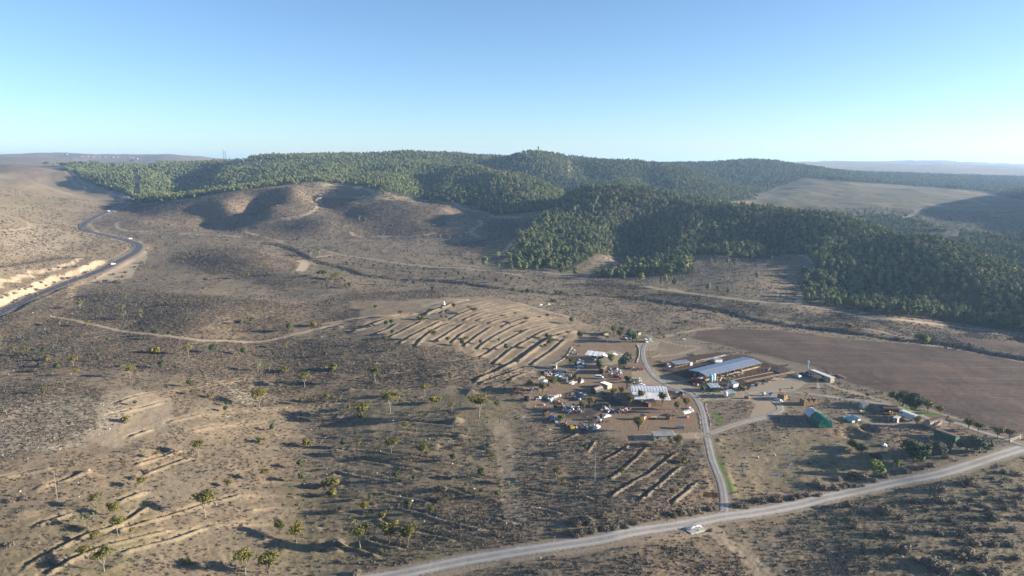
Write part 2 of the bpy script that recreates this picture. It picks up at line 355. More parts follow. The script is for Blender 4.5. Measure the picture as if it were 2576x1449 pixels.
for p in ([(570, 165), (800, 180), (1100, 190), (1200, 215), (1500, 230)], [(120, 60), (400, 65), (740, 85), (1110, 120)], [(160, 230), (300, 230), (450, 250)], [(650, 260), (900, 290), (1150, 310), (1390, 345)],
          [(110, 315), (400, 340), (640, 375), (900, 410), (1215, 475)], [(100, 405), (300, 425), (560, 470)], [(640, 490), (820, 520)], [(920, 535), (1080, 565)], [(100, 520), (300, 565), (660, 630)],
          [(1210, 560), (1350, 590), (1630, 610)], [(480, 715), (620, 745), (800, 775), (930, 800)], [(1110, 680), (1250, 735), (1400, 765), (1560, 775)], [(640, 850), (800, 885), (1000, 945), (1200, 990), (1420, 1050)],
          [(450, 950), (560, 1000), (750, 1050), (950, 1095), (1130, 1135)], [(1480, 935), (1600, 965), (1730, 985)], [(350, 1130), (520, 1180), (700, 1215)], [(80, 1180), (270, 1210), (470, 1280)], [(0, 870), (150, 890), (320, 925)],
          [(0, 765), (150, 770), (290, 780)], [(0, 1035), (200, 1050)], [(1850, 590), (2050, 605), (2230, 630)], [(1750, 690), (1950, 720), (2330, 750)], [(1780, 835), (1950, 860), (2100, 900)], [(1930, 280), (2080, 260), (2250, 190)],
          [(1700, 395), (2000, 400)], [(1750, 480), (1950, 490)]): B('C3', p, .8, 1.1)
for p in ([(120, 345), (180, 250)], [(270, 420), (380, 370), (480, 290)], [(310, 590), (430, 510), (540, 420), (640, 310)], [(330, 745), (500, 630), (700, 510), (900, 360)], [(580, 780), (750, 640), (850, 560), (960, 480)],
          [(880, 800), (990, 700), (1080, 620)], [(0, 745), (130, 760)]): B('C4', p, .9, 1.0)
for p in ([(0, 940), (150, 910), (280, 890)], [(220, 985), (350, 950), (490, 900)], [(190, 1190), (380, 1120)], [(630, 1060), (775, 1010)], [(150, 1400), (450, 1240), (600, 1190), (800, 1090)], [(250, 1445), (500, 1320), (700, 1260), (900, 1210)],
          [(600, 1215), (850, 1150), (1100, 1070), (1270, 1030)], [(640, 1330), (900, 1260), (1080, 1200)], [(590, 605), (700, 580), (850, 540)], [(720, 870), (850, 830), (960, 790)], [(760, 920), (880, 870), (1000, 830)], [(690, 720), (800, 680)],
          [(620, 540), (800, 490), (1040, 460), (1300, 410)], [(0, 400), (200, 385), (400, 390)], [(1200, 590), (1450, 575), (1790, 540)], [(1440, 720), (1600, 715), (1700, 725)], [(1280, 770), (1500, 780), (1790, 790)],
          [(1400, 830), (1600, 840), (1790, 860)], [(1390, 895), (1600, 910), (1780, 925)], [(1330, 955), (1500, 960), (1790, 975)], [(1270, 1030), (1500, 1030), (1790, 1045)], [(1300, 1110), (1500, 1090), (1790, 1110)],
          [(1100, 1190), (1430, 1180), (1690, 1200)], [(1350, 1250), (1600, 1290), (1790, 1320)], [(0, 470), (180, 460), (330, 470)], [(900, 640), (1100, 600), (1200, 610)], [(1000, 690), (1200, 660), (1400, 640)]): B('L', p, 1.0, 1.3)
# wadi far bank lines and clearing furrows
for p in ([(80, 965), (200, 985), (360, 1010)], [(120, 1000), (240, 1010), (350, 1040)], [(150, 1020), (260, 1040), (380, 1060)]): B('N3', p, .8, 2.0)
def GYmean(p_): return float(p_[:, 1].mean())
bermD = np.full(GX.shape, 1e6, np.float32)
addH = np.zeros(GX.shape, np.float32)
BW = []
for p, h_, w_ in BERMS:
    path = world_path(p, 5)
    path[:, 0] += fbm(path[:, 0], path[:, 1], 9, 2, 3)*0.8
    BW.append((path, h_, w_))
    D, S, A, L = path_dist(path, 7)
    end = np.clip(np.minimum(A, L-A)/2.0, 0.25, 1) + 0.35*np.exp(-((np.minimum(A, L-A)-1.5)/2.0)**2)
    hh = h_*(0.72+0.42*vnoise(A/7, A*0+p[0][0], 3))*np.exp(-(D/(np.where(S > 0, .5, .85)*w_*.68*(1+.25*NO3)))**2)*end*(.56 if GYmean(path) > 330 else .68)
    hh -= 0.5*h_*np.exp(-((D-1.5*w_)/(.7*w_))**2)*(S > 0)*end
    m = np.abs(hh) > np.abs(addH); addH[m] = hh[m]
    bermD = np.minimum(bermD, D/w_)
H += addH*np.clip(1-0.0*FLAT, 0, 1)
# spoil heaps and little mounds
for sh, x, y, r_, h_ in (('L', 200, 985, 3.0, 1.8), ('L', 470, 905, 3, 1.6), ('L', 265, 895, 3, 1.5), ('L', 1000, 230, 3, 1.0), ('L', 440, 175, 3, 1.2), ('L', 600, 1400, 3.2, 1.8), ('L', 130, 1120, 3, 1.5), ('L', 740, 800, 4, 1.5),
                         ('L', 1190, 870, 3, 1.3), ('L', 1270, 1030, 2.5, 1.4), ('L', 1650, 1290, 3, 1.5), ('L', 1760, 1280, 3, 1.5), ('C3', 110, 1160, 2.6, 1.5), ('C3', 1160, 75, 3, 1.4), ('C3', 1200, 215, 3, 1.5), ('C3', 1450, 300, 2.5, 1.2),
                         ('C3', 990, 295, 2, 1.2), ('C2', 340, 960, 3, 1.3), ('C2', 470, 1040, 2.5, 1.5), ('C2', 1410, 1140, 3.5, 2.0), ('C2', 240, 1110, 2.5, 1.2), ('C2', 920, 1180, 2.5, 1.1), ('C2', 1260, 1400, 3, 1.8), ('C2', 130, 1380, 3, 1.2),
                         ('C2', 1440, 750, 2.2, 1.4), ('C2', 130, 500, 3, 1.6), ('C4', 1270, 245, 2.0, 1.3), ('C4', 90, 350, 2, 1.3), ('C4', 270, 590, 2, 1.2), ('FB', 650, 300, 2.2, 2.0), ('FA', 590, 1210, 2.0, 1.6), ('N2', 1600, 1215, 4, 1.5)):
    q = hit(*uv(sh, x, y)); d = np.hypot(GX-q.x, GY-q.y)
    H += 0.5*h_*np.exp(-(d/(r_*0.9*(1+.35*NO3)))**2)*(1+0.5*NO3)
# erosion pit beside the wagons
for sh, x, y, r_, h_ in (('FH', 380, 780, 3.5, -1.6), ('FG', 2050, 1100, 5, -1.4), ('FG', 1750, 1130, 4, -.8)):
    q = hit(*uv(sh, x, y)); d = np.hypot(GX-q.x, (GY-q.y)*0.7); H += h_*np.exp(-(d/r_)**4)
# incised stream bed in the wadi
WADI = [('M', [(-100, 700), (60, 720), (200, 760), (330, 830), (500, 900), (640, 930), (800, 980), (950, 1030), (1200, 1060), (1400, 1080), (1560, 1085)]),
        ('P', [(1060, 705), (1150, 712), (1250, 725), (1380, 738), (1500, 742), (1600, 752), (1700, 766), (1800, 778), (1880, 800), (1960, 815), (2050, 826), (2150, 838), (2250, 852), (2350, 862), (2450, 880), (2576, 902), (2700, 925)])]
wadiD = np.full(GX.shape, 1e6, np.float32)
for sh, p in WADI:
    path = world_path(uvs(sh, p), 6); path[:, 1] += fbm(path[:, 0], path[:, 1], 40, 2, 8)*4
    D, S, A, L = path_dist(path, 22); wadiD = np.minimum(wadiD, D)
H -= 2.6*np.exp(-(wadiD/4.5)**2)*(1+0.4*NO2)
for p_, dep, wd_ in (([(1592, 655), (1600, 610), (1625, 575), (1700, 528)], 13, 42), ([(1952, 640), (1945, 605), (1965, 575)], 11, 38), ([(1370, 545), (1412, 505), (1425, 475)], 8, 40), ([(1050, 500), (1062, 460), (1085, 425)], 13, 45),
                     ([(460, 490), (475, 455), (530, 428)], 9, 50), ([(1500, 462), (1480, 432), (1455, 408)], 13, 65), ([(1650, 488), (1625, 445), (1612, 412)], 11, 60), ([(1250, 530), (1190, 480), (1170, 440)], 8, 45), ([(860, 455), (900, 425), (950, 400)], 7, 70), ([(1780, 640), (1790, 590), (1800, 545)], 5, 30),
                     ([(2230, 760), (2190, 680), (2160, 600)], 5, 35), ([(2420, 800), (2360, 700), (2290, 620)], 6, 35), ([(1420, 640), (1450, 580), (1500, 510)], 5, 30), ([(700, 460), (730, 430), (760, 410)], 6, 60), ([(620, 470), (640, 430), (660, 410)], 5, 50)):
    D, S, A, L = path_dist(world_path(p_, 5), wd_*2.2)
    H -= 1.5*dep*np.exp(-(D/wd_)**2)*np.clip(A/60+.25, 0, 1)
height = sampler(H)

# ------------------------------------------------------------------ roads: smooth the ground under them
ROADS = {}
def road(name, pts, width, sm=9, n=8, zfix=0.0):
    path = world_path(pts, n)
    z = height(path[:, 0], path[:, 1]).astype(float)
    k = np.ones(sm)/sm
    z = np.convolve(np.pad(z, sm//2, mode='edge'), k, 'valid')[:len(z)] + zfix
    ROADS[name] = (path, z, width)
    return path, z
HWY = [(-330, 950), (-200, 885), (-100, 840), (0, 792), (83, 749), (173, 712), (250, 680.5), (310, 652), (340, 634), (349, 618), (327, 607), (290, 597), (253.5, 589), (222, 581), (208, 570.5), (217, 560.4), (250, 542), (290, 524), (317, 510.4),
       (312, 499), (267, 482), (213.5, 469), (192, 455), (186, 441), (176, 432)]
road('highway', HWY, 10.5, 15, 10)
road('dirt_road', [(560, 1535), (700, 1505), (860, 1473), (1016, 1443), (1158, 1414), (1300, 1388), (1509, 1356), (1589, 1339), (1702, 1322), (1816, 1302), (1901, 1288), (2013, 1269), (2092, 1248), (2234, 1219), (2376, 1188), (2518, 1144), (2577, 1126), (2700, 1092), (2850, 1060)], 6.6, 11, 8)
road('driveway', [(1822, 1292), (1824, 1276), (1821.5, 1248), (1813, 1208), (1793, 1157), (1781.7, 1109), (1774.6, 1072), (1770, 1045), (1764.8, 1026), (1752, 1004), (1733, 988), (1690, 974), (1655, 955), (1638, 938), (1622, 910), (1618, 886), (1624, 866)], 3.3, 9, 8)
road('side_track', [(1783, 1091), (1800, 1086), (1830, 1075), (1858, 1066), (1900, 1055), (1940, 1044), (1965, 1030), (1950, 1010), (1915, 998)], 4.2, 9, 8)
road('stone_lined_track', [(1880, 990), (1911.9, 986), (1970.5, 984.5), (2058, 993.5), (2110, 1001), (2150, 1006), (2200, 1013), (2250, 1022), (2309, 1042), (2346, 1057), (2413, 1066.5), (2453, 1082), (2520, 1102), (2572, 1120)], 3.2, 9, 8)
for name, (path, z, wd) in ROADS.items():
    D, S, A, L = path_dist(path, wd*1.5+6)
    seg = np.concatenate([[0], np.cumsum(np.hypot(*np.diff(path, axis=0).T))])
    zr = np.interp(A, seg, z)
    k = np.clip((wd*0.5+1.2+0.0015*GY + wd*0.7 - D)/(wd*0.7), 0, 1); k = k*k*(3-2*k)
    H = np.where(D < 1e5, H*(1-k)+zr*k, H)
    if name == 'highway':
        hd, hs, ha = D, S, A
# cut banks on the uphill (left) side of the highway
path, z, wd = ROADS['highway']
D, S, A, L = path_dist(path, 60)
left = D*S
cut = ((ha > 0) & (U > -600) & (U < 262) & (V > 655) & (V < 960)).astype(np.float32); cut = blur(cut, 8)
cutn = 1+0.35*NO2
bank = np.clip((left-9.5*cutn)/3.0, 0, 1)*3.6 + np.clip((left-25*cutn)/3.5, 0, 1)*1.8
bank *= np.clip((75-left)/30, 0, 1)*(left > 0)
H += cut*bank
cliff = cut*((np.abs(left-11.2*cutn) < 2.6) | (np.abs(left-26.8*cutn) < 2.2)).astype(np.float32)
rb = ((U > -300) & (U < 180) & (V > 700)).astype(np.float32); rb = blur(rb, 8)
H += rb*np.clip((-left-8.5)/4, 0, 1)*2.6*np.clip((45+left)/20, 0, 1)*(left < 0)
height = sampler(H)
U, V = uvgrid()

# ------------------------------------------------------------------ masks (materials of the ground by place)
def track(sh, pts, wd, amt=1.0, n=5):
    path = world_path(uvs(sh, pts), n)
    D, S, A, L = path_dist(path, wd*1.6+3)
    e = wd*0.5*(1+0.3*NO3)
    return amt*np.clip(1-(D-e)/(0.4+0.0012*GY), 0, 1)
pale = np.zeros(GX.shape, np.float32)
for a in (('M', [(450, 55), (530, 90), (700, 105), (900, 130), (1020, 150), (1110, 240)], 5, .8), ('M', [(880, 240), (1200, 245), (1480, 270), (1580, 265), (1850, 270), (1920, 290), (1950, 330), (2050, 360), (2200, 380), (2310, 405), (2290, 430), (2576, 440)], 5, .9),
          ('M', [(2150, 470), (2180, 510), (2090, 560), (2080, 600), (2150, 640)], 5, .8), ('M', [(840, 600), (900, 632), (1200, 635), (1500, 630), (1700, 600)], 4, .8), ('M', [(560, 330), (450, 370), (300, 430), (0, 490)], 4.5, .6),
          ('M', [(520, 210), (515, 290), (560, 330)], 4, .5), ('M', [(480, 210), (650, 215), (900, 230)], 3, .5), ('M', [(2490, 690), (2450, 760), (2350, 820), (2200, 870)], 4, .7),
          ('M', [(540, 770), (700, 815), (900, 850), (1150, 880), (1400, 920), (1700, 950), (1950, 960), (2200, 985), (2576, 1035)], 3.5, .9), ('M', [(300, 890), (380, 885), (500, 850), (640, 825)], 5, 1), ('M', [(385, 885), (345, 940), (310, 990)], 9, 1),
          ('M', [(-50, 640), (60, 670), (150, 700)], 4, .5), ('M', [(1760, 340), (1900, 400)], 7, .5), ('M', [(1640, 560), (1900, 545)], 3, .5),
          ('N2', [(1400, 975), (1600, 1005), (1800, 1040), (1870, 1010)], 4, .6), ('N2', [(2480, 1120), (2576, 1140)], 4, .7),
          ('N3', [(-250, 1110), (0, 1150), (400, 1200), (860, 1240), (1200, 1300), (1500, 1350), (2000, 1400), (2576, 1440), (2800, 1460)], 5, 1), ('N3', [(880, 1240), (890, 1160), (990, 1060), (1010, 970), (960, 900), (880, 870)], 3.5, .8),
          ('N3', [(560, 940), (640, 930), (650, 860), (760, 860)], 3, .6), ('N3', [(620, 395), (750, 330), (900, 290), (1000, 285)], 8, .9), ('N3', [(620, 428), (900, 450), (1500, 480), (2100, 490), (2576, 492)], 5, .8),
          ('N3', [(1420, 620), (1650, 590), (1750, 560), (1800, 520), (2000, 500)], 6, 1), ('N3', [(1790, 385), (2100, 440), (2300, 490)], 5, .8), ('N3', [(810, 350), (900, 352), (1000, 350)], 9, .8),
          ('N1', [(0, 555), (150, 600), (235, 650), (100, 680), (0, 680)], 4, .7), ('N1', [(0, 720), (200, 770), (440, 860)], 3.5, .6), ('N1', [(0, 500), (300, 500), (600, 480)], 3.5, .4), ('N1', [(880, 625), (900, 670), (1000, 690), (1300, 705), (1800, 730)], 4, .9),
          ('N1', [(1860, 660), (1870, 700), (1950, 720)], 4, .8), ('N1', [(2380, 305), (2420, 330), (2576, 345)], 5, .8), ('C2', [(0, 470), (400, 405), (700, 390)], 3.5, .7), ('C2', [(1870, 270), (2100, 340), (2400, 420)], 3.5, .7), ('C2', [(960, 300), (1200, 240), (1360, 235)], 5, .6),
          ('L', [(280, 85), (500, 130), (750, 175), (1000, 205), (1200, 215), (1450, 205), (1793, 120)], 3.2, .85), ('C3', [(1560, 100), (1600, 400), (1650, 700), (1700, 950)], 7, .35), ('C3', [(1000, 1449), (1500, 1330), (2437, 1200)], 3, .5),
          ('C4', [(1180, 1000), (1250, 1060), (1350, 1160), (1500, 1250), (1700, 1449)], 5, .55), ('C4', [(0, 1260), (400, 1180), (900, 1100), (1200, 1060)], 3, .45), ('FF', [(1750, 600), (2000, 720), (2576, 900)], 2.4, .8), ('FH', [(60, 20), (400, 140), (800, 270)], 2.2, .7), ('FH', [(1600, 400), (1900, 500), (2300, 610), (2576, 690)], 1.8, .8),
          ('Q', [(1300, 280), (1700, 320), (2100, 440), (2600, 540)], 6, .75), ('Q', [(600, 90), (1000, 150), (1300, 240)], 2.5, .6), ('Q', [(0, 100), (400, 160), (1000, 230), (1300, 280)], 3, .5), ('FH', [(1900, 790), (2000, 720), (1850, 600)], 4, .4), ('FH', [(0, 480), (500, 690), (1000, 740), (1400, 600)], 5, .5),
          ('FC', [(1100, 460), (1500, 340), (2300, 220), (2576, 200)], 3, .6), ('FC', [(700, 960), (1500, 880), (1900, 760), (2000, 690), (1500, 640), (900, 480), (700, 380)], 2.8, .6)):
    pale = np.maximum(pale, track(*a))
pale = np.maximum(pale, np.clip(1.15-bermD*0.9, 0, 1)*0.22*(GY < 800))
for poly in ([(1590, 935), (1640, 925), (1690, 955), (1760, 975), (1850, 975), (1990, 945), (2040, 955), (2000, 985), (1900, 1010), (1830, 1005), (1770, 1010), (1700, 980), (1590, 960)], [(1600, 860), (1660, 858), (1655, 880), (1610, 885)],
             [(1875, 990), (1960, 992), (1975, 1030), (1930, 1056), (1880, 1062), (1900, 1020)], [(1590, 1094), (1770, 1088), (1770, 1102), (1600, 1108)], [(1540, 880), (1470, 905), (1520, 925), (1600, 900)]):
    pale = np.maximum(pale, region(poly)*0.85)
pale = np.maximum(pale, region([(214, 716), (330, 700), (345, 672), (372, 648), (366, 620), (352, 606), (330, 640), (300, 665)], wob=2)*0.95)
pale = np.maximum(pale, blur(region([(255, 985), (330, 975), (420, 1000), (440, 1060), (300, 1130), (220, 1110), (240, 1040)], wob=22), 4)*0.5)
pale = np.maximum(pale, blur(region([(-300, 440), (150, 440), (260, 520), (215, 560), (270, 600), (320, 640), (230, 672), (0, 710), (-300, 760)], wob=20), 6)*.2)
green = np.zeros(GX.shape, np.float32)
for poly, a_ in (([(33, 462), (100, 459), (93, 470), (33, 467)], .9), ([(-100, 492), (0, 495), (117, 499), (240, 509), (233, 515), (67, 519), (-100, 515)], .95), ([(-50, 722), (0, 712), (73, 696), (132, 687), (139, 690), (73, 702), (0, 723), (-50, 735)], .7),
                 ([(779, 667), (825, 672), (874, 684), (904, 694), (850, 701), (781, 684)], .6), ([(1226, 669), (1459, 689), (1480, 645), (1359, 632)], .9), ([(1900, 440), (2576, 470), (2700, 600), (1900, 600)], 1.0), ([(1780, 1100), (2200, 1090), (2280, 1180), (1850, 1260)], .45),
                 ([(900, 980), (1300, 990), (1320, 1250), (900, 1300)], .42), ([(0, 440), (260, 500), (200, 600), (0, 560)], .25), ([(1850, 800), (2200, 850), (2200, 835), (1900, 790)], .5), ([(2030, 820), (2576, 900), (2576, 925), (2300, 880), (2060, 850)], .5),  # lower middle patch: green tint standing in for the shade there
                 ([(1950, 1300), (2576, 1150), (2600, 1449), (2200, 1449)], .5), ([(1920, 800), (2100, 830), (2200, 845), (2300, 850), (1900, 815)], .4), ([(1480, 690), (1760, 730), (2000, 770), (2010, 778), (1600, 735)], .5), ([(0, 1330), (300, 1230), (420, 1300), (300, 1449), (0, 1449)], .4),
                 ([(700, 1200), (1050, 1230), (1250, 1400), (700, 1449)], .4)):
    green = np.maximum(green, blur(region(poly, wob=32), 9)*a_*(.75+.5*NO1))
for a in (('P', [(1797, 1040), (1808, 1052), (1812, 1062)], 3, 1.3), ('P', [(1796, 1140), (1812, 1170), (1828, 1208), (1845, 1236)], 2.2, 1.2), ('FH', [(860, 290), (1200, 370), (1300, 440), (1800, 540)], 4, 1.5), ('C5', [(680, 755), (800, 790)], 3, 1.0), ('C5', [(1750, 510), (1800, 500)], 3, .9), ('C5', [(2100, 280), (2150, 290)], 3, 1.1), ('FF', [(1950, 880), (2080, 870)], 3, .9), ('FF', [(1350, 990), (1500, 1000)], 2.5, .9), ('C3', [(400, 400), (520, 400)], 4, .8)):
    green = np.maximum(green, track(*a))
plough = region([(1735, 850), (1760, 832), (1850, 826), (1950, 830), (2100, 850), (2300, 866), (2420, 881), (2576, 912), (2750, 950), (2900, 1180), (2576, 1092), (2430, 1055), (2330, 1022), (2240, 990), (2130, 962), (2095, 938), (2060, 925), (1985, 908), (1870, 880)], wob=2)
plough2 = region([(2385, 847), (2576, 862), (2750, 880), (2750, 925), (2576, 893), (2480, 876)], wob=2)
yard = blur(region([(1440, 880), (1500, 862), (1600, 852), (1640, 880), (1700, 940), (1760, 1000), (1765, 1085), (1600, 1108), (1560, 1080), (1400, 1065), (1330, 1015), (1300, 980), (1380, 930)], wob=30), 8)*0.8
yard = np.maximum(yard, blur(region([(2040, 1040), (2180, 1060), (2330, 1040), (2420, 1080), (2300, 1120), (2050, 1110)], wob=14), 2)*0.45)
yard = np.maximum(yard, blur(region([(1560, 1085), (1690, 1085), (1700, 1150), (1560, 1180)], wob=12), 2)*0.5)
yard = np.maximum(yard, cliff*0.6)
pen = region([(1646, 918), (1740, 893), (1820, 885), (1880, 893), (1990, 930), (1975, 944), (1860, 975), (1800, 985), (1740, 972), (1722, 950), (1690, 940)], wob=3)
ash = blur(region([(1420, 1037), (1500, 1005), (1515, 988), (1530, 988), (1580, 1022), (1590, 1045), (1510, 1032), (1480, 1055), (1425, 1052)], wob=5), 2)
rock = blur(region([(0, 1010), (180, 990), (300, 1020), (330, 1060), (200, 1120), (0, 1150)], wob=25), 3)*0.55
rock = np.maximum(rock, cliff*.62)
rock = np.maximum(rock, blur(region([(550, 965), (640, 985), (700, 1000), (620, 1020)], wob=10), 2)*.5)
rock = np.maximum(rock, blur(region([(20, 645), (110, 640), (230, 600), (90, 560), (0, 590)], wob=20), 2)*.35); rock = np.maximum(rock, blur(region([(100, 590), (180, 600), (160, 630), (70, 610)], wob=20), 2)*.5)
scrub = np.full(GX.shape, 0.32, np.float32)
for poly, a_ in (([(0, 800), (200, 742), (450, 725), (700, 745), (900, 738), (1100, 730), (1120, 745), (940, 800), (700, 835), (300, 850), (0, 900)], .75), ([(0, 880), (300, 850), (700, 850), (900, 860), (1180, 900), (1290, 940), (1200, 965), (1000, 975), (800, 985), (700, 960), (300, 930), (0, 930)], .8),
                 ([(0, 970), (200, 965), (300, 990), (320, 1040), (200, 1100), (0, 1160)], .75), ([(480, 960), (640, 940), (850, 960), (850, 1010), (640, 1030), (480, 1000)], .7), ([(900, 850), (1180, 880), (1300, 930), (1200, 960), (950, 930)], .75),
                 ([(560, 480), (800, 470), (900, 500), (1120, 500), (1125, 597), (620, 605), (560, 560)], .85), ([(330, 520), (620, 480), (640, 560), (400, 590), (320, 560)], .6), ([(450, 635), (600, 622), (750, 660), (750, 695), (600, 700), (430, 660)], .8), ([(640, 700), (860, 695), (880, 725), (620, 735)], .65),
                 ([(1200, 560), (1370, 545), (1340, 600), (1220, 600)], .8), ([(1120, 645), (1280, 640), (1270, 600), (1180, 605)], .6), ([(1080, 1240), (1420, 1180), (1800, 1200), (1810, 1285), (1500, 1345), (1200, 1400), (1000, 1430), (1050, 1360)], .6), ([(1440, 1060), (1740, 1120), (1790, 1250), (1460, 1260)], .5),
                 ([(1450, 1449), (1650, 1370), (1750, 1380), (1720, 1449)], .75), ([(1720, 1400), (1850, 1370), (1860, 1449), (1720, 1449)], .8), ([(1300, 800), (1450, 730), (1700, 770), (1900, 820), (1700, 830), (1600, 850), (1480, 830)], .4), ([(1100, 1000), (1290, 1010), (1300, 1100), (900, 1090)], .12),
                 ([(880, 760), (1240, 745), (1500, 820), (1440, 900), (1290, 925), (1180, 890), (980, 850), (930, 830)], .03), ([(1350, 855), (1780, 850), (1770, 1110), (1560, 1110), (1330, 1030)], .06), ([(1640, 890), (2050, 890), (2080, 1000), (1780, 1010)], .03), ([(230, 700), (480, 660), (560, 710), (900, 735), (750, 765), (400, 735)], .25),
                 ([(1800, 1100), (2200, 1090), (2280, 1180), (1840, 1250)], .22), ([(1860, 1320), (2000, 1290), (2000, 1449), (1860, 1449)], .25), ([(1990, 1295), (2576, 1150), (2650, 1449), (1990, 1449)], .55), ([(1890, 445), (2130, 445), (2400, 475), (2700, 500), (2700, 610), (2300, 575), (1890, 520)], .6), ([(1480, 700), (1700, 735), (2000, 780), (2576, 850), (2700, 870), (2700, 905), (2380, 862), (2050, 815), (1880, 795), (1600, 745), (1480, 730)], .75), ([(-300, 560), (150, 560), (280, 600), (300, 640), (100, 690), (-300, 720)], .5), ([(-300, 440), (150, 440), (260, 520), (215, 560), (-300, 560)], .3)):  # wadi band set densely scrubby, its dark tone standing in for missing shade
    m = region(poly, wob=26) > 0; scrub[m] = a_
# beds of scrub follow the uphill side of the berms
scrub = np.maximum(scrub, ((bermD > 1.2) & (bermD < 3.2) & (V > 1000) & (U > 1000)).astype(np.float32)*0.75)
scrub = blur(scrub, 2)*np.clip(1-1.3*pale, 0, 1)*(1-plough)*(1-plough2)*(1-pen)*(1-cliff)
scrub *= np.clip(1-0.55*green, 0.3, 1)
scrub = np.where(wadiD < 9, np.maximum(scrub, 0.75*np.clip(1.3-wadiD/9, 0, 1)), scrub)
road_clear = np.ones(GX.shape, np.float32)
for name, (path, z, wd) in ROADS.items():
    D, S, A, L = path_dist(path, wd*1.5+3)
    road_clear *= np.clip((D-wd*0.5-0.3)/1.2, 0, 1)
    pale = np.maximum(pale, np.clip(1.3-(D-wd*0.5)/(0.16*wd+(.0035*GY*(name == 'highway'))), 0, 1)*(0.45 if name != 'highway' else .8))
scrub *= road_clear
# forest stands
FOREST = [([(2560, 720), (3700, 500), (3700, 820), (3300, 900), (2576, 840)], 400, 1500), ([(1280, 655), (1300, 612), (1362, 548), (1400, 515), (1425, 500), (1400, 455), (1500, 440), (1700, 470), (1820, 490), (1905, 500), (2150, 535), (2330, 565), (2470, 630), (2700, 740), (2800, 860), (2700, 850), (2576, 838), (2400, 812), (2200, 788), (2025, 762), (2012, 720), (2052, 665),
            (2030, 640), (1960, 640), (1930, 652), (1860, 652), (1800, 640), (1745, 642), (1735, 690), (1650, 697), (1500, 700), (1500, 690), (1590, 650), (1500, 640), (1420, 685), (1370, 672), (1300, 680)], 440, 1300),
          ([(160, 425), (250, 408), (600, 385), (950, 365), (1400, 360), (1700, 395), (1900, 455), (1896, 503), (1700, 520), (1420, 545), (1365, 543), (1250, 543), (1160, 512), (1060, 500), (1042, 500), (1000, 492), (960, 478), (900, 466), (800, 457), (700, 467), (560, 486), (450, 502),
            (350, 512), (352, 500), (335, 498), (250, 470), (205, 452)], 1150, 2950),
          ([(1690, 390), (1950, 390), (2060, 422), (2200, 428), (2600, 445), (2800, 480), (2800, 540), (2560, 500), (2450, 480), (2300, 468), (2140, 458), (2030, 447), (1970, 465), (1905, 490), (1895, 480), (1800, 450)], 1650, 3300),
          ([(2330, 596), (2450, 592), (2576, 600), (2900, 615), (2900, 800), (2560, 730), (2451, 650)], 600, 1050)]
forest = np.zeros(GX.shape, np.float32)
for poly, a_, b_ in FOREST: forest = np.maximum(forest, region(poly, ymin=a_, ymax=b_, wob=4))
CLEAR = [([(334, 432), (346, 432), (352, 498), (338, 498)], 1400, 2300), ([(552, 402), (660, 400), (700, 408), (600, 430), (548, 418)], 1700, 2300), ([(1430, 402), (1440, 402), (1438, 460), (1430, 460)], 1500, 2200), ([(1618, 400), (1632, 400), (1655, 480), (1640, 490)], 1300, 2200),
         ([(250, 395), (380, 395), (400, 418), (250, 420)], 2000, 3500), ([(1560, 560), (1592, 560), (1600, 600), (1560, 640)], 5, 6), ([(1500, 640), (1590, 650), (1560, 690), (1470, 688)], 600, 900), ([(2320, 590), (2420, 590), (2410, 612), (2330, 606)], 800, 1100)]
thin = np.zeros(GX.shape, np.float32)
for poly, a_, b_ in CLEAR: thin = np.maximum(thin, region(poly, ymin=a_, ymax=b_, wob=3))
forest *= (1-thin)
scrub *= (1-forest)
turf = blur(region([(1885, 445), (2130, 440), (2400, 470), (2750, 500), (2750, 625), (2300, 590), (1885, 525)], ymin=950, ymax=2600, wob=10), 4)*.42
F_scrub, F_forest, F_pale, F_green = sampler(scrub), sampler(forest), sampler(pale), sampler(green)
# ------------------------------------------------------------------ node helpers
def new_mat(name):
    m = bpy.data.materials.new(name); m.use_nodes = True
    n = m.node_tree; b = n.nodes['Principled BSDF']; b.inputs['Roughness'].default_value = 0.9
    try: b.inputs['Specular IOR Level'].default_value = 0.2
    except Exception: pass
    return m, n, b
def N(n, t, **kw):
    x = n.nodes.new(t)
    for k, v_ in kw.items():
        if k in x.inputs: x.inputs[k].default_value = v_
        else: setattr(x, k, v_)
    return x
def noise_n(n, vec, scale, detail=3, rough=.6):
    x = N(n, 'ShaderNodeTexNoise'); x.inputs['Scale'].default_value = scale; x.inputs['Detail'].default_value = detail; x.inputs['Roughness'].default_value = rough
    n.links.new(vec, x.inputs['Vector']); return x.outputs['Fac']
def ramp(n, fac, a, b):
    x = N(n, 'ShaderNodeMapRange'); x.inputs['From Min'].default_value = a; x.inputs['From Max'].default_value = b; x.clamp = True
    n.links.new(fac, x.inputs['Value']); return x.outputs['Result']
def mix(n, fac, a, b, mode='MIX'):
    x = N(n, 'ShaderNodeMix', data_type='RGBA', blend_type=mode)
    if isinstance(fac, (int, float)): x.inputs[0].default_value = fac
    else: n.links.new(fac, x.inputs[0])
    for s, k in ((a, 6), (b, 7)):
        if isinstance(s, tuple): x.inputs[k].default_value = (*s, 1)
        else: n.links.new(s, x.inputs[k])
    return x.outputs[2]
def mth(n, op, a, b=None, c_=None):
    x = N(n, 'ShaderNodeMath', operation=op); x.use_clamp = False
    for i, s in enumerate((a, b, c_)):
        if s is None: continue
        if isinstance(s, (int, float)): x.inputs[i].default_value = s
        else: n.links.new(s, x.inputs[i])
    return x.outputs[0]

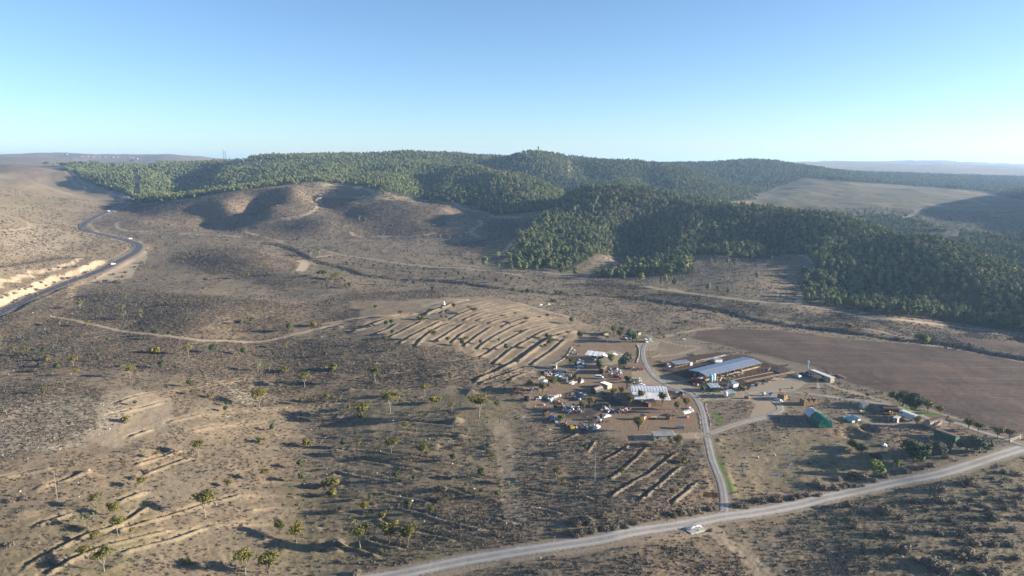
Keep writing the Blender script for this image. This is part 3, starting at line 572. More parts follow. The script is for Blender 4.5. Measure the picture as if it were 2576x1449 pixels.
def simple(name, col, rough=.85, var=.25, scale=2.0, metal=0.0, spec=None, col2=None, bump=0.0):
    m, n, b = new_mat(name)
    tc_ = N(n, 'ShaderNodeTexCoord'); oi = N(n, 'ShaderNodeObjectInfo')
    f = noise_n(n, tc_.outputs['Object'], scale, 4, .65)
    c2 = col2 or tuple(x*(1-var*1.6) for x in col); c1 = tuple(min(1, x*(1+var*.6)) for x in col)
    cc = mix(n, ramp(n, f, .35, .68), c1, c2)
    n.links.new(cc, b.inputs['Base Color']); b.inputs['Roughness'].default_value = rough; b.inputs['Metallic'].default_value = metal
    if bump:
        bp = N(n, 'ShaderNodeBump'); bp.inputs['Strength'].default_value = 1; bp.inputs['Distance'].default_value = bump
        n.links.new(f, bp.inputs['Height']); n.links.new(bp.outputs[0], b.inputs['Normal'])
    return m

# ------------------------------------------------------------------ ground material
def ground_material(name, furrow_angle=None, furrow_scale=1.0):
    m, n, b = new_mat(name)
    geo = N(n, 'ShaderNodeNewGeometry'); pos = geo.outputs['Position']
    a1 = N(n, 'ShaderNodeAttribute', attribute_name='m1'); a2 = N(n, 'ShaderNodeAttribute', attribute_name='m2'); a3 = N(n, 'ShaderNodeAttribute', attribute_name='m3')
    s1 = N(n, 'ShaderNodeSeparateColor'); n.links.new(a1.outputs['Color'], s1.inputs[0])
    s2 = N(n, 'ShaderNodeSeparateColor'); n.links.new(a2.outputs['Color'], s2.inputs[0])
    s3 = N(n, 'ShaderNodeSeparateColor'); n.links.new(a3.outputs['Color'], s3.inputs[0])
    pale_, scrub_, green_ = s1.outputs; yard_, rock_, ash_ = s2.outputs; forest_, pen_, plough_ = s3.outputs
    big = noise_n(n, pos, 0.012, 5, .6); mid = noise_n(n, pos, 0.11, 5, .65); fine = noise_n(n, pos, 0.9, 5, .7); grit = noise_n(n, pos, 3.5, 3, .7)
    col = mix(n, ramp(n, big, .38, .62), (.225, .172, .122), (.275, .225, .16))
    col = mix(n, ramp(n, mid, .42, .66), col, (.175, .14, .103))
    col = mix(n, ramp(n, fine, .48, .66), col, (.12, .10, .072))
    grey = noise_n(n, pos, 0.035, 3, .6)
    col = mix(n, mth(n, 'MULTIPLY', ramp(n, grey, .45, .7), .6), col, (.17, .155, .125))
    stones = ramp(n, grit, .64, .70)
    col = mix(n, mth(n, 'MULTIPLY', stones, .55), col, (.43, .38, .31))
    # yard soil, pens
    col = mix(n, mth(n, 'MULTIPLY', yard_, ramp(n, mid, .2, .7)), col, (.21, .135, .09))
    # grass and weeds come up between the stones
    gf = mth(n, 'MULTIPLY', green_, ramp(n, mth(n, 'ADD', mth(n, 'MULTIPLY', fine, .6), mth(n, 'MULTIPLY', mid, .6)), .38, .75))
    gcol = mix(n, ramp(n, mid, .35, .65), (.085, .105, .035), (.125, .125, .05))
    gcol = mix(n, ramp(n, green_, 1.0, 1.35), gcol, (.07, .17, .02))
    gtot = N(n, 'ShaderNodeClamp'); n.links.new(mth(n, 'MULTIPLY', gf, 1.25), gtot.inputs[0])
    col = mix(n, gtot.outputs[0], col, gcol)
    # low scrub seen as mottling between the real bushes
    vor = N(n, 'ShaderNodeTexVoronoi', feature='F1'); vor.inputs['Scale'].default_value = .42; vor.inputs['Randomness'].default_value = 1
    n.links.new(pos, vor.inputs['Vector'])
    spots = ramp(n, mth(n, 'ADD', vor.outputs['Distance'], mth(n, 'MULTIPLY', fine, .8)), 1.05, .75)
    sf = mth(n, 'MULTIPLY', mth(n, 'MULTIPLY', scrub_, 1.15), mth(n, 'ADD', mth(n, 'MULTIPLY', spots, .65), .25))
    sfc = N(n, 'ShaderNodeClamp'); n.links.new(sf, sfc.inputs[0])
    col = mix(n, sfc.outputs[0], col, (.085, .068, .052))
    # pale limestone and worn tracks
    rf = mth(n, 'MULTIPLY', rock_, ramp(n, mth(n, 'ADD', mth(n, 'MULTIPLY', fine, .5), mth(n, 'MULTIPLY', mid, .6)), .42, .66))
    col = mix(n, rf, col, (.44, .405, .335))
    pcol = mix(n, ramp(n, mid, .3, .7), (.36, .305, .24), (.28, .235, .18))
    pf = mth(n, 'MULTIPLY', pale_, ramp(n, mth(n, 'ADD', mth(n, 'MULTIPLY', mid, .7), mth(n, 'MULTIPLY', fine, .5)), .28, .62))
    col = mix(n, pf, col, pcol)
    col = mix(n, pen_, col, mix(n, ramp(n, mid, .4, .6), (.085, .052, .036), (.055, .036, .027)))
    col = mix(n, mth(n, 'MULTIPLY', ash_, ramp(n, mid, .2, .5)), col, (.052, .046, .045))
    col = mix(n, forest_, col, mix(n, ramp(n, mid, .4, .6), (.05, .045, .03), (.035, .042, .024)))
    pl = mix(n, ramp(n, noise_n(n, pos, 0.03, 4, .6), .35, .65), (.098, .069, .055), (.070, .050, .041))
    pl = mix(n, ramp(n, fine, .55, .7), pl, (.125, .092, .072))
    col = mix(n, plough_, col, pl)
    col = mix(n, 1.0, col, (.95, .90, .80), 'MULTIPLY')
    if furrow_angle is not None:
        mp = N(n, 'ShaderNodeMapping'); mp.inputs['Rotation'].default_value = (0, 0, -furrow_angle); mp.inputs['Scale'].default_value = (.02, 1, 1); n.links.new(pos, mp.inputs[0])
        bn = noise_n(n, mp.outputs[0], .45, 4, .75); bn2 = noise_n(n, mp.outputs[0], .08, 3, .6)
        col = mix(n, mth(n, 'MULTIPLY', ramp(n, bn, .5, .68), .6), col, (.15, .112, .088)); col = mix(n, mth(n, 'MULTIPLY', ramp(n, bn2, .48, .62), .55), col, (.05, .036, .03))
    n.links.new(col, b.inputs['Base Color']); b.inputs['Roughness'].default_value = .95
    hgt = mth(n, 'ADD', mth(n, 'MULTIPLY', fine, .55), mth(n, 'MULTIPLY', grit, .16))
    if furrow_angle is not None:
        mp = N(n, 'ShaderNodeMapping'); mp.inputs['Rotation'].default_value = (0, 0, -furrow_angle); n.links.new(pos, mp.inputs[0])
        wv = N(n, 'ShaderNodeTexWave', wave_type='BANDS', bands_direction='Y'); wv.inputs['Scale'].default_value = furrow_scale; wv.inputs['Distortion'].default_value = 1.2; wv.inputs['Detail'].default_value = 2; wv.inputs['Detail Scale'].default_value = .4
        n.links.new(mp.outputs[0], wv.inputs[0])
        hgt = mth(n, 'ADD', hgt, mth(n, 'MULTIPLY', mth(n, 'MULTIPLY', wv.outputs['Fac'], plough_), .5))
    bp = N(n, 'ShaderNodeBump'); bp.inputs['Strength'].default_value = .9; bp.inputs['Distance'].default_value = .5
    n.links.new(hgt, bp.inputs['Height']); n.links.new(bp.outputs[0], b.inputs['Normal'])
    return m

# ------------------------------------------------------------------ terrain meshes
pts_all = np.stack([GX, GY, H], -1).reshape(-1, 3)
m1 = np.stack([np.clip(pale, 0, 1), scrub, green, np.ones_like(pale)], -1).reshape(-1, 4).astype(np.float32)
m2 = np.stack([yard, rock, ash, np.ones_like(pale)], -1).reshape(-1, 4).astype(np.float32)
pl_all = np.maximum(blur(plough, 1), blur(plough2, 1)*.85)
m3 = np.stack([np.maximum(forest, turf), blur(pen, 1), pl_all, np.ones_like(pale)], -1).reshape(-1, 4).astype(np.float32)
jj, ii = np.meshgrid(np.arange(NR-1), np.arange(NT-1), indexing='ij')
v00 = jj*NT+ii
quads = np.stack([v00, v00+1, v00+NT+1, v00+NT], -1).reshape(-1, 4)
yc = rows[jj].ravel(); pf = plough[:-1, :-1].ravel() > .5; pf2 = plough2[:-1, :-1].ravel() > .5
rk = (cliff[:-1, :-1].ravel() > .5)
def terrain_obj(name, mask, mat):
    q = quads[mask]; used = np.zeros(len(pts_all), bool); used[q.ravel()] = True
    remap = np.cumsum(used)-1
    me = mesh_np(name, pts_all[used], remap[q], smooth=True)
    for nm, src in (('m1', m1), ('m2', m2), ('m3', m3)):
        at = me.attributes.new(nm, 'FLOAT_COLOR', 'POINT'); at.data.foreach_set('color', src[used].ravel())
    o = link(name, me, mat); o['kind'] = 'structure'; return o
q1, q2 = hit(1800, 860), hit(2560, 1080)
fang = math.atan2(q2.y-q1.y, q2.x-q1.x)
MG = ground_material('ground_soil'); MF = ground_material('ploughed_soil', fang, .32)
hillm = yc > 2700
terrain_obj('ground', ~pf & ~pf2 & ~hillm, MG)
terrain_obj('ploughed_field', pf, MF)
terrain_obj('ploughed_field_beyond_wadi', pf2, MF)
terrain_obj('far_hills', hillm, MG)

# ------------------------------------------------------------------ road surfaces
def strip(name, path, z, halfs, lift, mat, crown=0.0, seg=None):
    P = path if seg is None else path[seg]; Zs = z if seg is None else z[seg]
    T = np.gradient(P, axis=0); T /= np.linalg.norm(T, axis=1)[:, None]+1e-9
    Nn = np.stack([-T[:, 1], T[:, 0]], -1)
    co = []; K = len(halfs)
    for k, hf in enumerate(halfs):
        q = P + Nn*hf[:, None] if isinstance(hf, np.ndarray) else P + Nn*hf
        zz = Zs + (lift if not callable(lift) else lift(P)) + crown*(1-abs(2*k/(K-1)-1))
        co.append(np.stack([q[:, 0], q[:, 1], zz], -1))
    co = np.stack(co, 1); n_ = len(P)
    a = (np.arange(n_-1)[:, None]*K+np.arange(K-1)[None]).ravel()
    me = mesh_np(name, co.reshape(-1, 3), np.stack([a, a+K, a+K+1, a+1], -1), smooth=True)
    at = me.attributes.new('across', 'FLOAT', 'POINT'); at.data.foreach_set('value', np.tile(np.linspace(-1, 1, K), n_).astype(np.float32))
    return me
def gravel_mat(name, c1, c2, rut=0.0):
    m, n, b = new_mat(name)
    geo = N(n, 'ShaderNodeNewGeometry'); pos = geo.outputs['Position']
    f1 = noise_n(n, pos, .25, 5, .7); f2 = noise_n(n, pos, 2.5, 4, .7)
    col = mix(n, ramp(n, f1, .35, .65), c1, c2); col = mix(n, ramp(n, f2, .5, .75), col, tuple(x*.72 for x in c2))
    ac = N(n, 'ShaderNodeAttribute', attribute_name='across'); aa = mth(n, 'ABSOLUTE', ac.outputs['Fac'])
    f3 = noise_n(n, pos, .9, 4, .7); f4 = noise_n(n, pos, .05, 3, .6)
    rut = mth(n, 'MULTIPLY', ramp(n, mth(n, 'ABSOLUTE', mth(n, 'SUBTRACT', aa, .45)), .22, .06), mth(n, 'ADD', f4, .1))
    col = mix(n, rut, col, tuple(min(1, x*1.3) for x in c1))
    mid_ = mth(n, 'MULTIPLY', ramp(n, aa, .25, .02), ramp(n, f3, .4, .65)); col = mix(n, mth(n, 'MULTIPLY', mid_, .6), col, (.15, .125, .09))
    edge = ramp(n, mth(n, 'ADD', aa, mth(n, 'MULTIPLY', mth(n, 'SUBTRACT', f3, .5), 1.1)), .72, 1.02); col = mix(n, edge, col, (.135, .11, .08))
    col = mix(n, mth(n, 'MULTIPLY', ramp(n, f4, .5, .65), .45), col, (.19, .165, .13))
    n.links.new(col, b.inputs['Base Color'])
    bp = N(n, 'ShaderNodeBump'); bp.inputs['Distance'].default_value = .12; n.links.new(f2, bp.inputs['Height']); n.links.new(bp.outputs[0], b.inputs['Normal'])
    return m
M_grav = gravel_mat('road_gravel', (.34, .315, .28), (.27, .25, .22)); M_track = gravel_mat('track_gravel', (.33, .29, .235), (.25, .22, .175)); M_drive = gravel_mat('worn_concrete', (.30, .285, .26), (.21, .20, .185))
M_asph, n_, b_ = new_mat('asphalt')
geo = N(n_, 'ShaderNodeNewGeometry'); f_ = noise_n(n_, geo.outputs['Position'], .18, 5, .7)
n_.links.new(mix(n_, ramp(n_, f_, .35, .65), (.055, .052, .055), (.095, .088, .088)), b_.inputs['Base Color']); b_.inputs['Roughness'].default_value = .8
M_paint = simple('road_paint', (.7, .7, .66), .7, .1)
def lifty(P): return 0.10 + 0.00035*P[:, 1]
for nm, mat in (('dirt_road', M_grav), ('driveway', M_drive), ('side_track', M_track), ('stone_lined_track', M_track)):
    path, z, wd = ROADS[nm]
    ez = [np.array(wd/2*s_*(1+0.10*fbm(path[:, 0]+37*s_, path[:, 1], 6, 2, 31))) if abs(s_) == 1 else wd/2*s_ for s_ in np.linspace(-1, 1, 9)]
    o = link(nm, strip(nm, path, z, ez, 0.07, mat, 0.06), mat); o['kind'] = 'structure'
path, z, wd = ROADS['highway']
o = link('highway', strip('highway', path, z, [-wd/2, 0, wd/2], lifty, M_asph), M_asph); o['kind'] = 'structure'
mb = []
hw = o
def poly_join(name, meshes, mat, parent=None, kind=None):
    co, fs, off = [], [], 0
    for me in meshes:
        c_ = np.empty(len(me.vertices)*3, np.float32); me.vertices.foreach_get('co', c_); co.append(c_.reshape(-1, 3))
        fs += [tuple(v_+off for v_ in p.vertices) for p in me.polygons]; off += len(me.vertices)
        bpy.data.meshes.remove(me)
    me = bpy.data.meshes.new(name); me.from_pydata([tuple(x) for x in np.concatenate(co)], [], fs); me.update()
    o = link(name, me, mat, parent)
    if kind: o['kind'] = kind
    return o
lp = lambda P: lifty(P)+0.05
dash = []
seg = np.concatenate([[0], np.cumsum(np.hypot(*np.diff(path, axis=0).T))])
fine_s = np.arange(0, seg[-1], 3.0)
fp = np.stack([np.interp(fine_s, seg, path[:, 0]), np.interp(fine_s, seg, path[:, 1])], -1); fz = np.interp(fine_s, seg, z)
for k in range(0, len(fp)-3, 4): dash.append(strip('d', fp[k:k+2], fz[k:k+2], [-.12, .12], lp, None))
poly_join('centre_line', dash, M_paint, hw, 'stuff')
for s_ in (-1, 1): link('edge_line', strip('edge_line', fp, fz, [s_*4.3-.1, s_*4.3+.1], lp, None), M_paint, hw)

# ------------------------------------------------------------------ vegetation meshes
def leaf_cloud(centers, radii, n_leaf, size, seed, flat=.8, up=.3):
    """many small leaf-tuft faces spread over and inside lobes"""
    g = np.random.default_rng(seed)
    C_ = np.asarray(centers, float); Rr = np.asarray(radii, float)
    wts = Rr.mean(1)**2 if Rr.ndim == 2 else Rr**2
    k = g.choice(len(C_), n_leaf, p=wts/wts.sum())
    d = g.normal(size=(n_leaf, 3)); d /= np.linalg.norm(d, axis=1)[:, None]
    rad = (Rr[k] if Rr.ndim == 2 else Rr[k][:, None]*np.array([1, 1, flat]))
    p = C_[k] + d*rad*(g.uniform(.72, 1.06, n_leaf)[:, None])
    nrm = d*1.0 + g.normal(size=(n_leaf, 3))*.45 + np.array([0, 0, up]); nrm /= np.linalg.norm(nrm, axis=1)[:, None]
    a = np.cross(nrm, g.normal(size=(n_leaf, 3))); a /= np.linalg.norm(a, axis=1)[:, None]; b = np.cross(nrm, a)
    s = size*g.uniform(.6, 1.35, n_leaf)[:, None]
    q = np.stack([p-a*s-b*s*.35, p+a*s*.3-b*s*.8, p+a*s+b*s*.4, p-a*s*.3+b*s*.8], 1)
    q[:, 0] -= nrm*s*.3; q[:, 2] -= nrm*s*.3
    return q.reshape(-1, 3), np.arange(n_leaf*4).reshape(-1, 4)

def tube(p0, p1, r0, r1, n=5):
    p0, p1 = np.array(p0, float), np.array(p1, float); d = p1-p0; L = np.linalg.norm(d); d /= L
    a = np.cross(d, [0.3, 1, 0.2]); a /= np.linalg.norm(a); b = np.cross(d, a)
    an = np.arange(n)*2*math.pi/n
    ring = np.cos(an)[:, None]*a + np.sin(an)[:, None]*b
    co = np.concatenate([p0+ring*r0, p1+ring*r1])
    f = [[i, (i+1) % n, n+(i+1) % n, n+i] for i in range(n)]
    return co, f
def join_np(parts):
    co, fs, off = [], [], 0
    for c_, f in parts:
        co.append(np.asarray(c_, float)); fs += [[k+off for k in q] for q in f]; off += len(c_)
    me = bpy.data.meshes.new('m'); me.from_pydata(np.concatenate(co).tolist(), [], fs); me.update(); return me

def foliage_mat(name, c1, c2, hue=.0):
    m, n, b = new_mat(name)
    oi = N(n, 'ShaderNodeObjectInfo'); tcn = N(n, 'ShaderNodeTexCoord')
    f = noise_n(n, tcn.outputs['Object'], 1.1, 3, .6)
    t = mth(n, 'ADD', mth(n, 'MULTIPLY', oi.outputs['Random'], .9), mth(n, 'MULTIPLY', f, .4))
    col = mix(n, ramp(n, t, .2, 1.0), c1, c2)
    n.links.new(col, b.inputs['Base Color']); b.inputs['Roughness'].default_value = .75
    return m
M_pine = foliage_mat('pine_needles', (.055, .088, .034), (.20, .212, .082))
M_yel = foliage_mat('acacia_leaves', (.085, .085, .02), (.15, .13, .028))
M_dark = foliage_mat('carob_leaves', (.035, .055, .018), (.06, .085, .026))
M_grey = foliage_mat('olive_leaves', (.085, .098, .055), (.13, .138, .08))
M_bright = foliage_mat('young_leaves', (.09, .13, .025), (.14, .17, .04))
M_dry = foliage_mat('dry_twigs', (.095, .078, .058), (.165, .14, .105))
M_scrub = foliage_mat('dark_scrub', (.06, .05, .04), (.135, .112, .085))
M_bark = simple('bark', (.13, .105, .085), .9, .3, 3); M_palebark = simple('pale_bark', (.26, .225, .185), .9, .25, 3)

def pine_crown(seed, lo=1.0):
    g = random.Random(seed); cs, rs = [], []
    wd = g.uniform(1.9, 2.7)
    for k in range(g.randint(7, 10)):
        an = g.random()*6.28; off = g.uniform(.3, 1.0)*wd*.62; z = 5.6 + g.uniform(-1.5, 1.7)
        rr = g.uniform(.75, 1.25)*(1.15-.12*abs(z-5.4)); cs.append((math.cos(an)*off, math.sin(an)*off, z)); rs.append((rr*1.1, rr*1.1, rr*.85))
    cs.append((g.uniform(-.3, .3), g.uniform(-.3, .3), 7.5)); rs.append((1.3, 1.3, 1.15))
    cs.append((0, 0, 5.2)); rs.append((wd*.8, wd*.8, 1.9))
    return leaf_cloud(cs, rs, int(210*lo), .5/math.sqrt(lo), seed)
PINE = []
for k in range(6):
    c_, f_ = pine_crown(100+k); me = mesh_np('pine_crown', c_, f_); me.materials.append(M_pine)
    c2, f2 = pine_crown(100+k, 2.2); me2 = mesh_np('pine_crown', c2, f2); me2.materials.append(M_pine)
    tk = join_np([tube((0, 0, -.5), (.15*(k % 3-1), .1, 4), .2, .15), tube((.15*(k % 3-1), .1, 4), (0, 0, 7.5), .15, .07), tube((0, .1, 3.6), (1.1, .3, 5.2), .08, .04, 4), tube((0, .1, 4.1), (-1, -.5, 5.8), .08, .04, 4)])
    tk.name = 'pine_trunk'; tk.materials.append(M_bark)
    PINE.append((me, me2, tk))

def proto_collection(name, meshes):
    cl = bpy.data.collections.new(name)
    for k, me in enumerate(meshes):
        o = bpy.data.objects.new(f'{name}_{k:02d}', me); cl.objects.link(o)
    return cl
def scatter(name, cl, P, rz, scl, pick, kind='stuff', label=None):
    P = np.asarray(P, np.float32); n = len(P)
    me = bpy.data.meshes.new(name); me.vertices.add(n); me.vertices.foreach_set('co', P.ravel())
    rot = np.zeros((n, 3), np.float32); rot[:, 2] = rz; rot[:, 0] = rng.normal(0, .04, n); rot[:, 1] = rng.normal(0, .04, n)
    a = me.attributes.new('rot', 'FLOAT_VECTOR', 'POINT'); a.data.foreach_set('vector', rot.ravel())
    a = me.attributes.new('scl', 'FLOAT_VECTOR', 'POINT'); a.data.foreach_set('vector', np.asarray(scl, np.float32).ravel())
    a = me.attributes.new('pick', 'INT', 'POINT'); a.data.foreach_set('value', np.asarray(pick, np.int32))
    o = link(name, me); o['kind'] = kind
    if label: o['label'] = label
    ng = bpy.data.node_groups.new(name, 'GeometryNodeTree')
    ng.interface.new_socket('Geometry', in_out='INPUT', socket_type='NodeSocketGeometry'); ng.interface.new_socket('Geometry', in_out='OUTPUT', socket_type='NodeSocketGeometry')
    gi = ng.nodes.new('NodeGroupInput'); go = ng.nodes.new('NodeGroupOutput'); ip = ng.nodes.new('GeometryNodeInstanceOnPoints')
    ci = ng.nodes.new('GeometryNodeCollectionInfo'); ci.inputs['Collection'].default_value = cl; ci.inputs['Separate Children'].default_value = True; ci.inputs['Reset Children'].default_value = True
    def na(nm, dt):
        x = ng.nodes.new('GeometryNodeInputNamedAttribute'); x.data_type = dt; x.inputs['Name'].default_value = nm; return x.outputs['Attribute']
    L = ng.links.new
    L(gi.outputs[0], ip.inputs['Points']); L(ci.outputs[0], ip.inputs['Instance']); ip.inputs['Pick Instance'].default_value = True
    L(na('pick', 'INT'), ip.inputs['Instance Index']); L(na('rot', 'FLOAT_VECTOR'), ip.inputs['Rotation']); L(na('scl', 'FLOAT_VECTOR'), ip.inputs['Scale']); L(ip.outputs[0], go.inputs[0])
    md = o.modifiers.new('scatter', 'NODES'); md.node_group = ng
    return o

# ------------------------------------------------------------------ pine forest
def jgrid(x0, x1, y0, y1, s):
    nx, ny = int((x1-x0)/s), int((y1-y0)/s)
    X, Yy = np.meshgrid(x0+(np.arange(nx)+.5)*s, y0+(np.arange(ny)+.5)*s)
    X = X.ravel()+rng.uniform(-.46, .46, X.size)*s; Yy = Yy.ravel()+rng.uniform(-.46, .46, Yy.size)*s
    return X, Yy
FX, FY = [], []
for x0, x1, y0, y1, s in ((-50, 1300, 400, 1300, 5.9), (-1600, 1400, 1150, 2000, 6.6), (-2000, 2900, 2000, 3300, 8.2)):
    X, Yy = jgrid(x0, x1, y0, y1, s)
    if y0 == 1150: m = (X < 300) | (Yy > 1300); X, Yy = X[m], Yy[m]
    m = (np.abs(X/Yy) < 1.05) & (F_forest(X, Yy) > .5)
    X, Yy = X[m], Yy[m]
    gaps = fbm(X, Yy, 55, 3, 77); m = (rng.random(len(X)) < np.clip(1.05+gaps*.9, .25, 1))
    FX.append(X[m]); FY.append(Yy[m])
    FX[-1].shape
FX = np.concatenate(FX); FY = np.concatenate(FY)
# a few loose trees on the thinned top near the masts and around the edges of the stands
X, Yy = jgrid(-900, 1400, 560, 2300, 9); Ff = F_forest(X, Yy); Fb = sampler(blur(forest, 6))(X, Yy)
m = (Ff < .5) & (Fb > .12) & (rng.random(len(X)) < .35); FX = np.concatenate([FX, X[m]]); FY = np.concatenate([FY, Yy[m]])
X, Yy = jgrid(-1000, 1400, 1700, 2300, 14); Ft = sampler(thin)(X, Yy); m = (Ft > .5) & (rng.random(len(X)) < .22); FX = np.concatenate([FX, X[m]]); FY = np.concatenate([FY, Yy[m]])
rdm = np.ones(len(FX), bool)
fp_ = F_pale(FX, FY); rdm = fp_ < .35
FX, FY = FX[rdm], FY[rdm]; FZ = height(FX, FY)
sc0 = rng.uniform(.62, 1.3, len(FX))*np.interp(FY, [500, 900, 2000, 3300], [1.02, 1.0, 1.15, 1.4])*(1+.12*fbm(FX, FY, 60, 2, 50))
fu, fv = project(FX, FY, FZ+5)
vis = (fu > -20) & (fu < 2600) & (fv < 1460)
# the trees that show largest are single things; keep clear of hidden hollows by choosing the nearest in view
order = np.argsort(np.where(vis, FY, 1e9))[:290]
single = np.zeros(len(FX), bool); single[order] = True
rzs = rng.uniform(0, 6.28, len(FX)); pk = rng.integers(0, 6, len(FX))
cl = proto_collection('pine_tree_shape', [join_np([(np.array([v_.co for v_ in p[0].vertices]), [list(q.vertices) for q in p[0].polygons]), ]) for p in PINE])
for o_ in cl.objects: o_.data.materials.append(M_pine)
far_ = ~single
scatter('pine_forest', cl, np.stack([FX, FY, FZ-.3], -1)[far_], rzs[far_], np.stack([sc0, sc0, sc0*rng.uniform(.85, 1.15, len(FX))], -1)[far_], pk[far_], label='dense pine forest covering the hills behind the valley')
for k in order:
    t = empty('pine_tree', (float(FX[k]), float(FY[k]), float(FZ[k])), float(rzs[k]), None, 'pine', 'pines at the front of the forest')
    _u = fu[k]
    _z = ('at the left end of the forest front' if _u < 1500 else 'left of the shaded forest clearing' if _u < 1760 else 'bordering the shaded forest clearing' if _u < 2060 else 'in the forest front just right of the clearing' if _u < 2250 else 'in the forest front toward the right edge' if _u < 2430 else 'at the far right end of the forest front')
    t['label'] = t['group'] = ('small' if sc0[k] < .82 else 'tall' if sc0[k] > 1.1 else 'middling')+' pine '+_z
    s_ = float(sc0[k]); t.scale = (s_, s_, s_)
    link('crown', PINE[pk[k]][1], None, t); link('trunk', PINE[pk[k]][2], None, t)
print('pines', len(FX))

# ------------------------------------------------------------------ scrub
def bush_mesh(seed, n=26, twig=False, dome=.75):
    g = np.random.default_rng(seed)
    cs = [(0, 0, .15)] + [(g.uniform(-.35, .35), g.uniform(-.35, .35), g.uniform(.05, .3)) for _ in range(3)]
    rs = [(.5, .5, .42*dome/.75)] + [(.32, .32, .3*dome/.75)]*3
    c_, f_ = leaf_cloud(cs, rs, n, .17, seed, up=.5)
    c_[:, 2] = np.maximum(c_[:, 2], -.05)
    return mesh_np('bush', c_, f_)
SB = [bush_mesh(300+k, 26) for k in range(6)]
for me in SB: me.materials.append(M_scrub)
clb = proto_collection('scrub_shape', SB)
PX, PY, PS = [], [], []
for y0, y1, s, size in ((170, 330, 1.15, .95), (330, 520, 1.5, 1.15), (520, 800, 2.1, 1.55), (800, 1450, 3.6, 2.5)):
    X, Yy = jgrid(-y1*.86, y1*.86, y0, y1, s)
    m = np.abs(X/Yy) < .84; X, Yy = X[m], Yy[m]
    d = F_scrub(X, Yy)
    cl_n = fbm(X, Yy, 7+Yy*.012, 3, 21)
    p = np.clip(d*(1.15+1.1*cl_n) - .09, 0, .97)*.95
    m = rng.random(len(X)) < p; X, Yy = X[m], Yy[m]
    PX.append(X); PY.append(Yy); PS.append(size*rng.uniform(.55, 1.3, len(X)))
PX, PY, PS = map(np.concatenate, (PX, PY, PS))
print('scrub', len(PX))
scatter('scrub', clb, np.stack([PX, PY, height(PX, PY)-.03], -1), rng.uniform(0, 6.28, len(PX)), np.stack([PS, PS, PS*rng.uniform(.7, 1.1, len(PX))], -1), rng.integers(0, 6, len(PX)), label='low dark thorny scrub dotted over the stony ground')
# stones
st = []
for k in range(4):
    g = np.random.default_rng(k); d = g.normal(size=(12, 3)); d /= np.linalg.norm(d, axis=1)[:, None]; d[:, 2] *= .55
    import bmesh
    bm = bmesh.new(); [bm.verts.new(x) for x in d*.5]; bmesh.ops.convex_hull(bm, input=bm.verts); me = bpy.data.meshes.new('stone'); bm.to_mesh(me); bm.free(); st.append(me)
M_stone = simple('limestone', (.42, .37, .30), .9, .2, 1.5)
for me in st: me.materials.append(M_stone)
cls = proto_collection('stone_shape', st)
X, Yy = jgrid(-420, 460, 175, 520, 1.7); rk_ = sampler(rock)(X, Yy); brm = sampler(np.clip(1.6-bermD, 0, 1))(X, Yy)
m = (rng.random(len(X)) < np.clip(.035+.45*rk_+.22*brm, 0, .8)) & (sampler(plough)(X, Yy) < .2) & (sampler(road_clear)(X, Yy) > .5)
X, Yy = X[m], Yy[m]; ss = rng.gamma(2.0, .16, len(X))+.12
scatter('loose_stones', cls, np.stack([X, Yy, height(X, Yy)], -1), rng.uniform(0, 6.28, len(X)), np.stack([ss, ss, ss], -1), rng.integers(0, 4, len(X)), label='pale loose limestone lying on the soil')
print('stones', len(X))

# taller bushes lining the stream bed
X, Yy = jgrid(-500, 520, 430, 1100, 3.2); dw = sampler(np.minimum(wadiD, 60))(X, Yy); m = rng.random(len(X)) < np.clip(1.1-dw/11, 0, .7)
X, Yy = X[m], Yy[m]; ss = rng.uniform(1.4, 3.4, len(X))
scatter('stream_bed_bushes', clb, np.stack([X, Yy, height(X, Yy)-.1], -1), rng.uniform(0, 6.28, len(X)), np.stack([ss, ss, ss*.9], -1), rng.integers(0, 6, len(X)), label='dark thicket along the dry stream bed')
# ------------------------------------------------------------------ single trees and bushes
def limbs(seed, trunk_h, top_h, spread, n, r0=.16, twigs=2):
    g = random.Random(seed); parts = []; tips = []
    bx, by = g.uniform(-.15, .15), g.uniform(-.15, .15)
    parts.append(tube((0, 0, -.4), (bx, by, trunk_h), r0, r0*.75, 6))
    for k in range(n):
        an = 6.28*k/n+g.uniform(-.5, .5); sp = spread*g.uniform(.45, 1); mz = trunk_h+(top_h-trunk_h)*g.uniform(.35, .55)
        m = (bx+math.cos(an)*sp*.45, by+math.sin(an)*sp*.45, mz); e = (bx+math.cos(an)*sp, by+math.sin(an)*sp, trunk_h+(top_h-trunk_h)*g.uniform(.75, 1))
        parts.append(tube((bx, by, trunk_h-.05), m, r0*.55, r0*.38, 5)); parts.append(tube(m, e, r0*.38, r0*.15, 4)); tips.append(e)
        for t in range(twigs):
            q = (m[0]+g.uniform(-.6, .6)*spread*.5, m[1]+g.uniform(-.6, .6)*spread*.5, m[2]+g.uniform(.4, 1)*(top_h-trunk_h)*.4)
            parts.append(tube(m, q, r0*.25, r0*.08, 3)); tips.append(q)
    return parts, tips
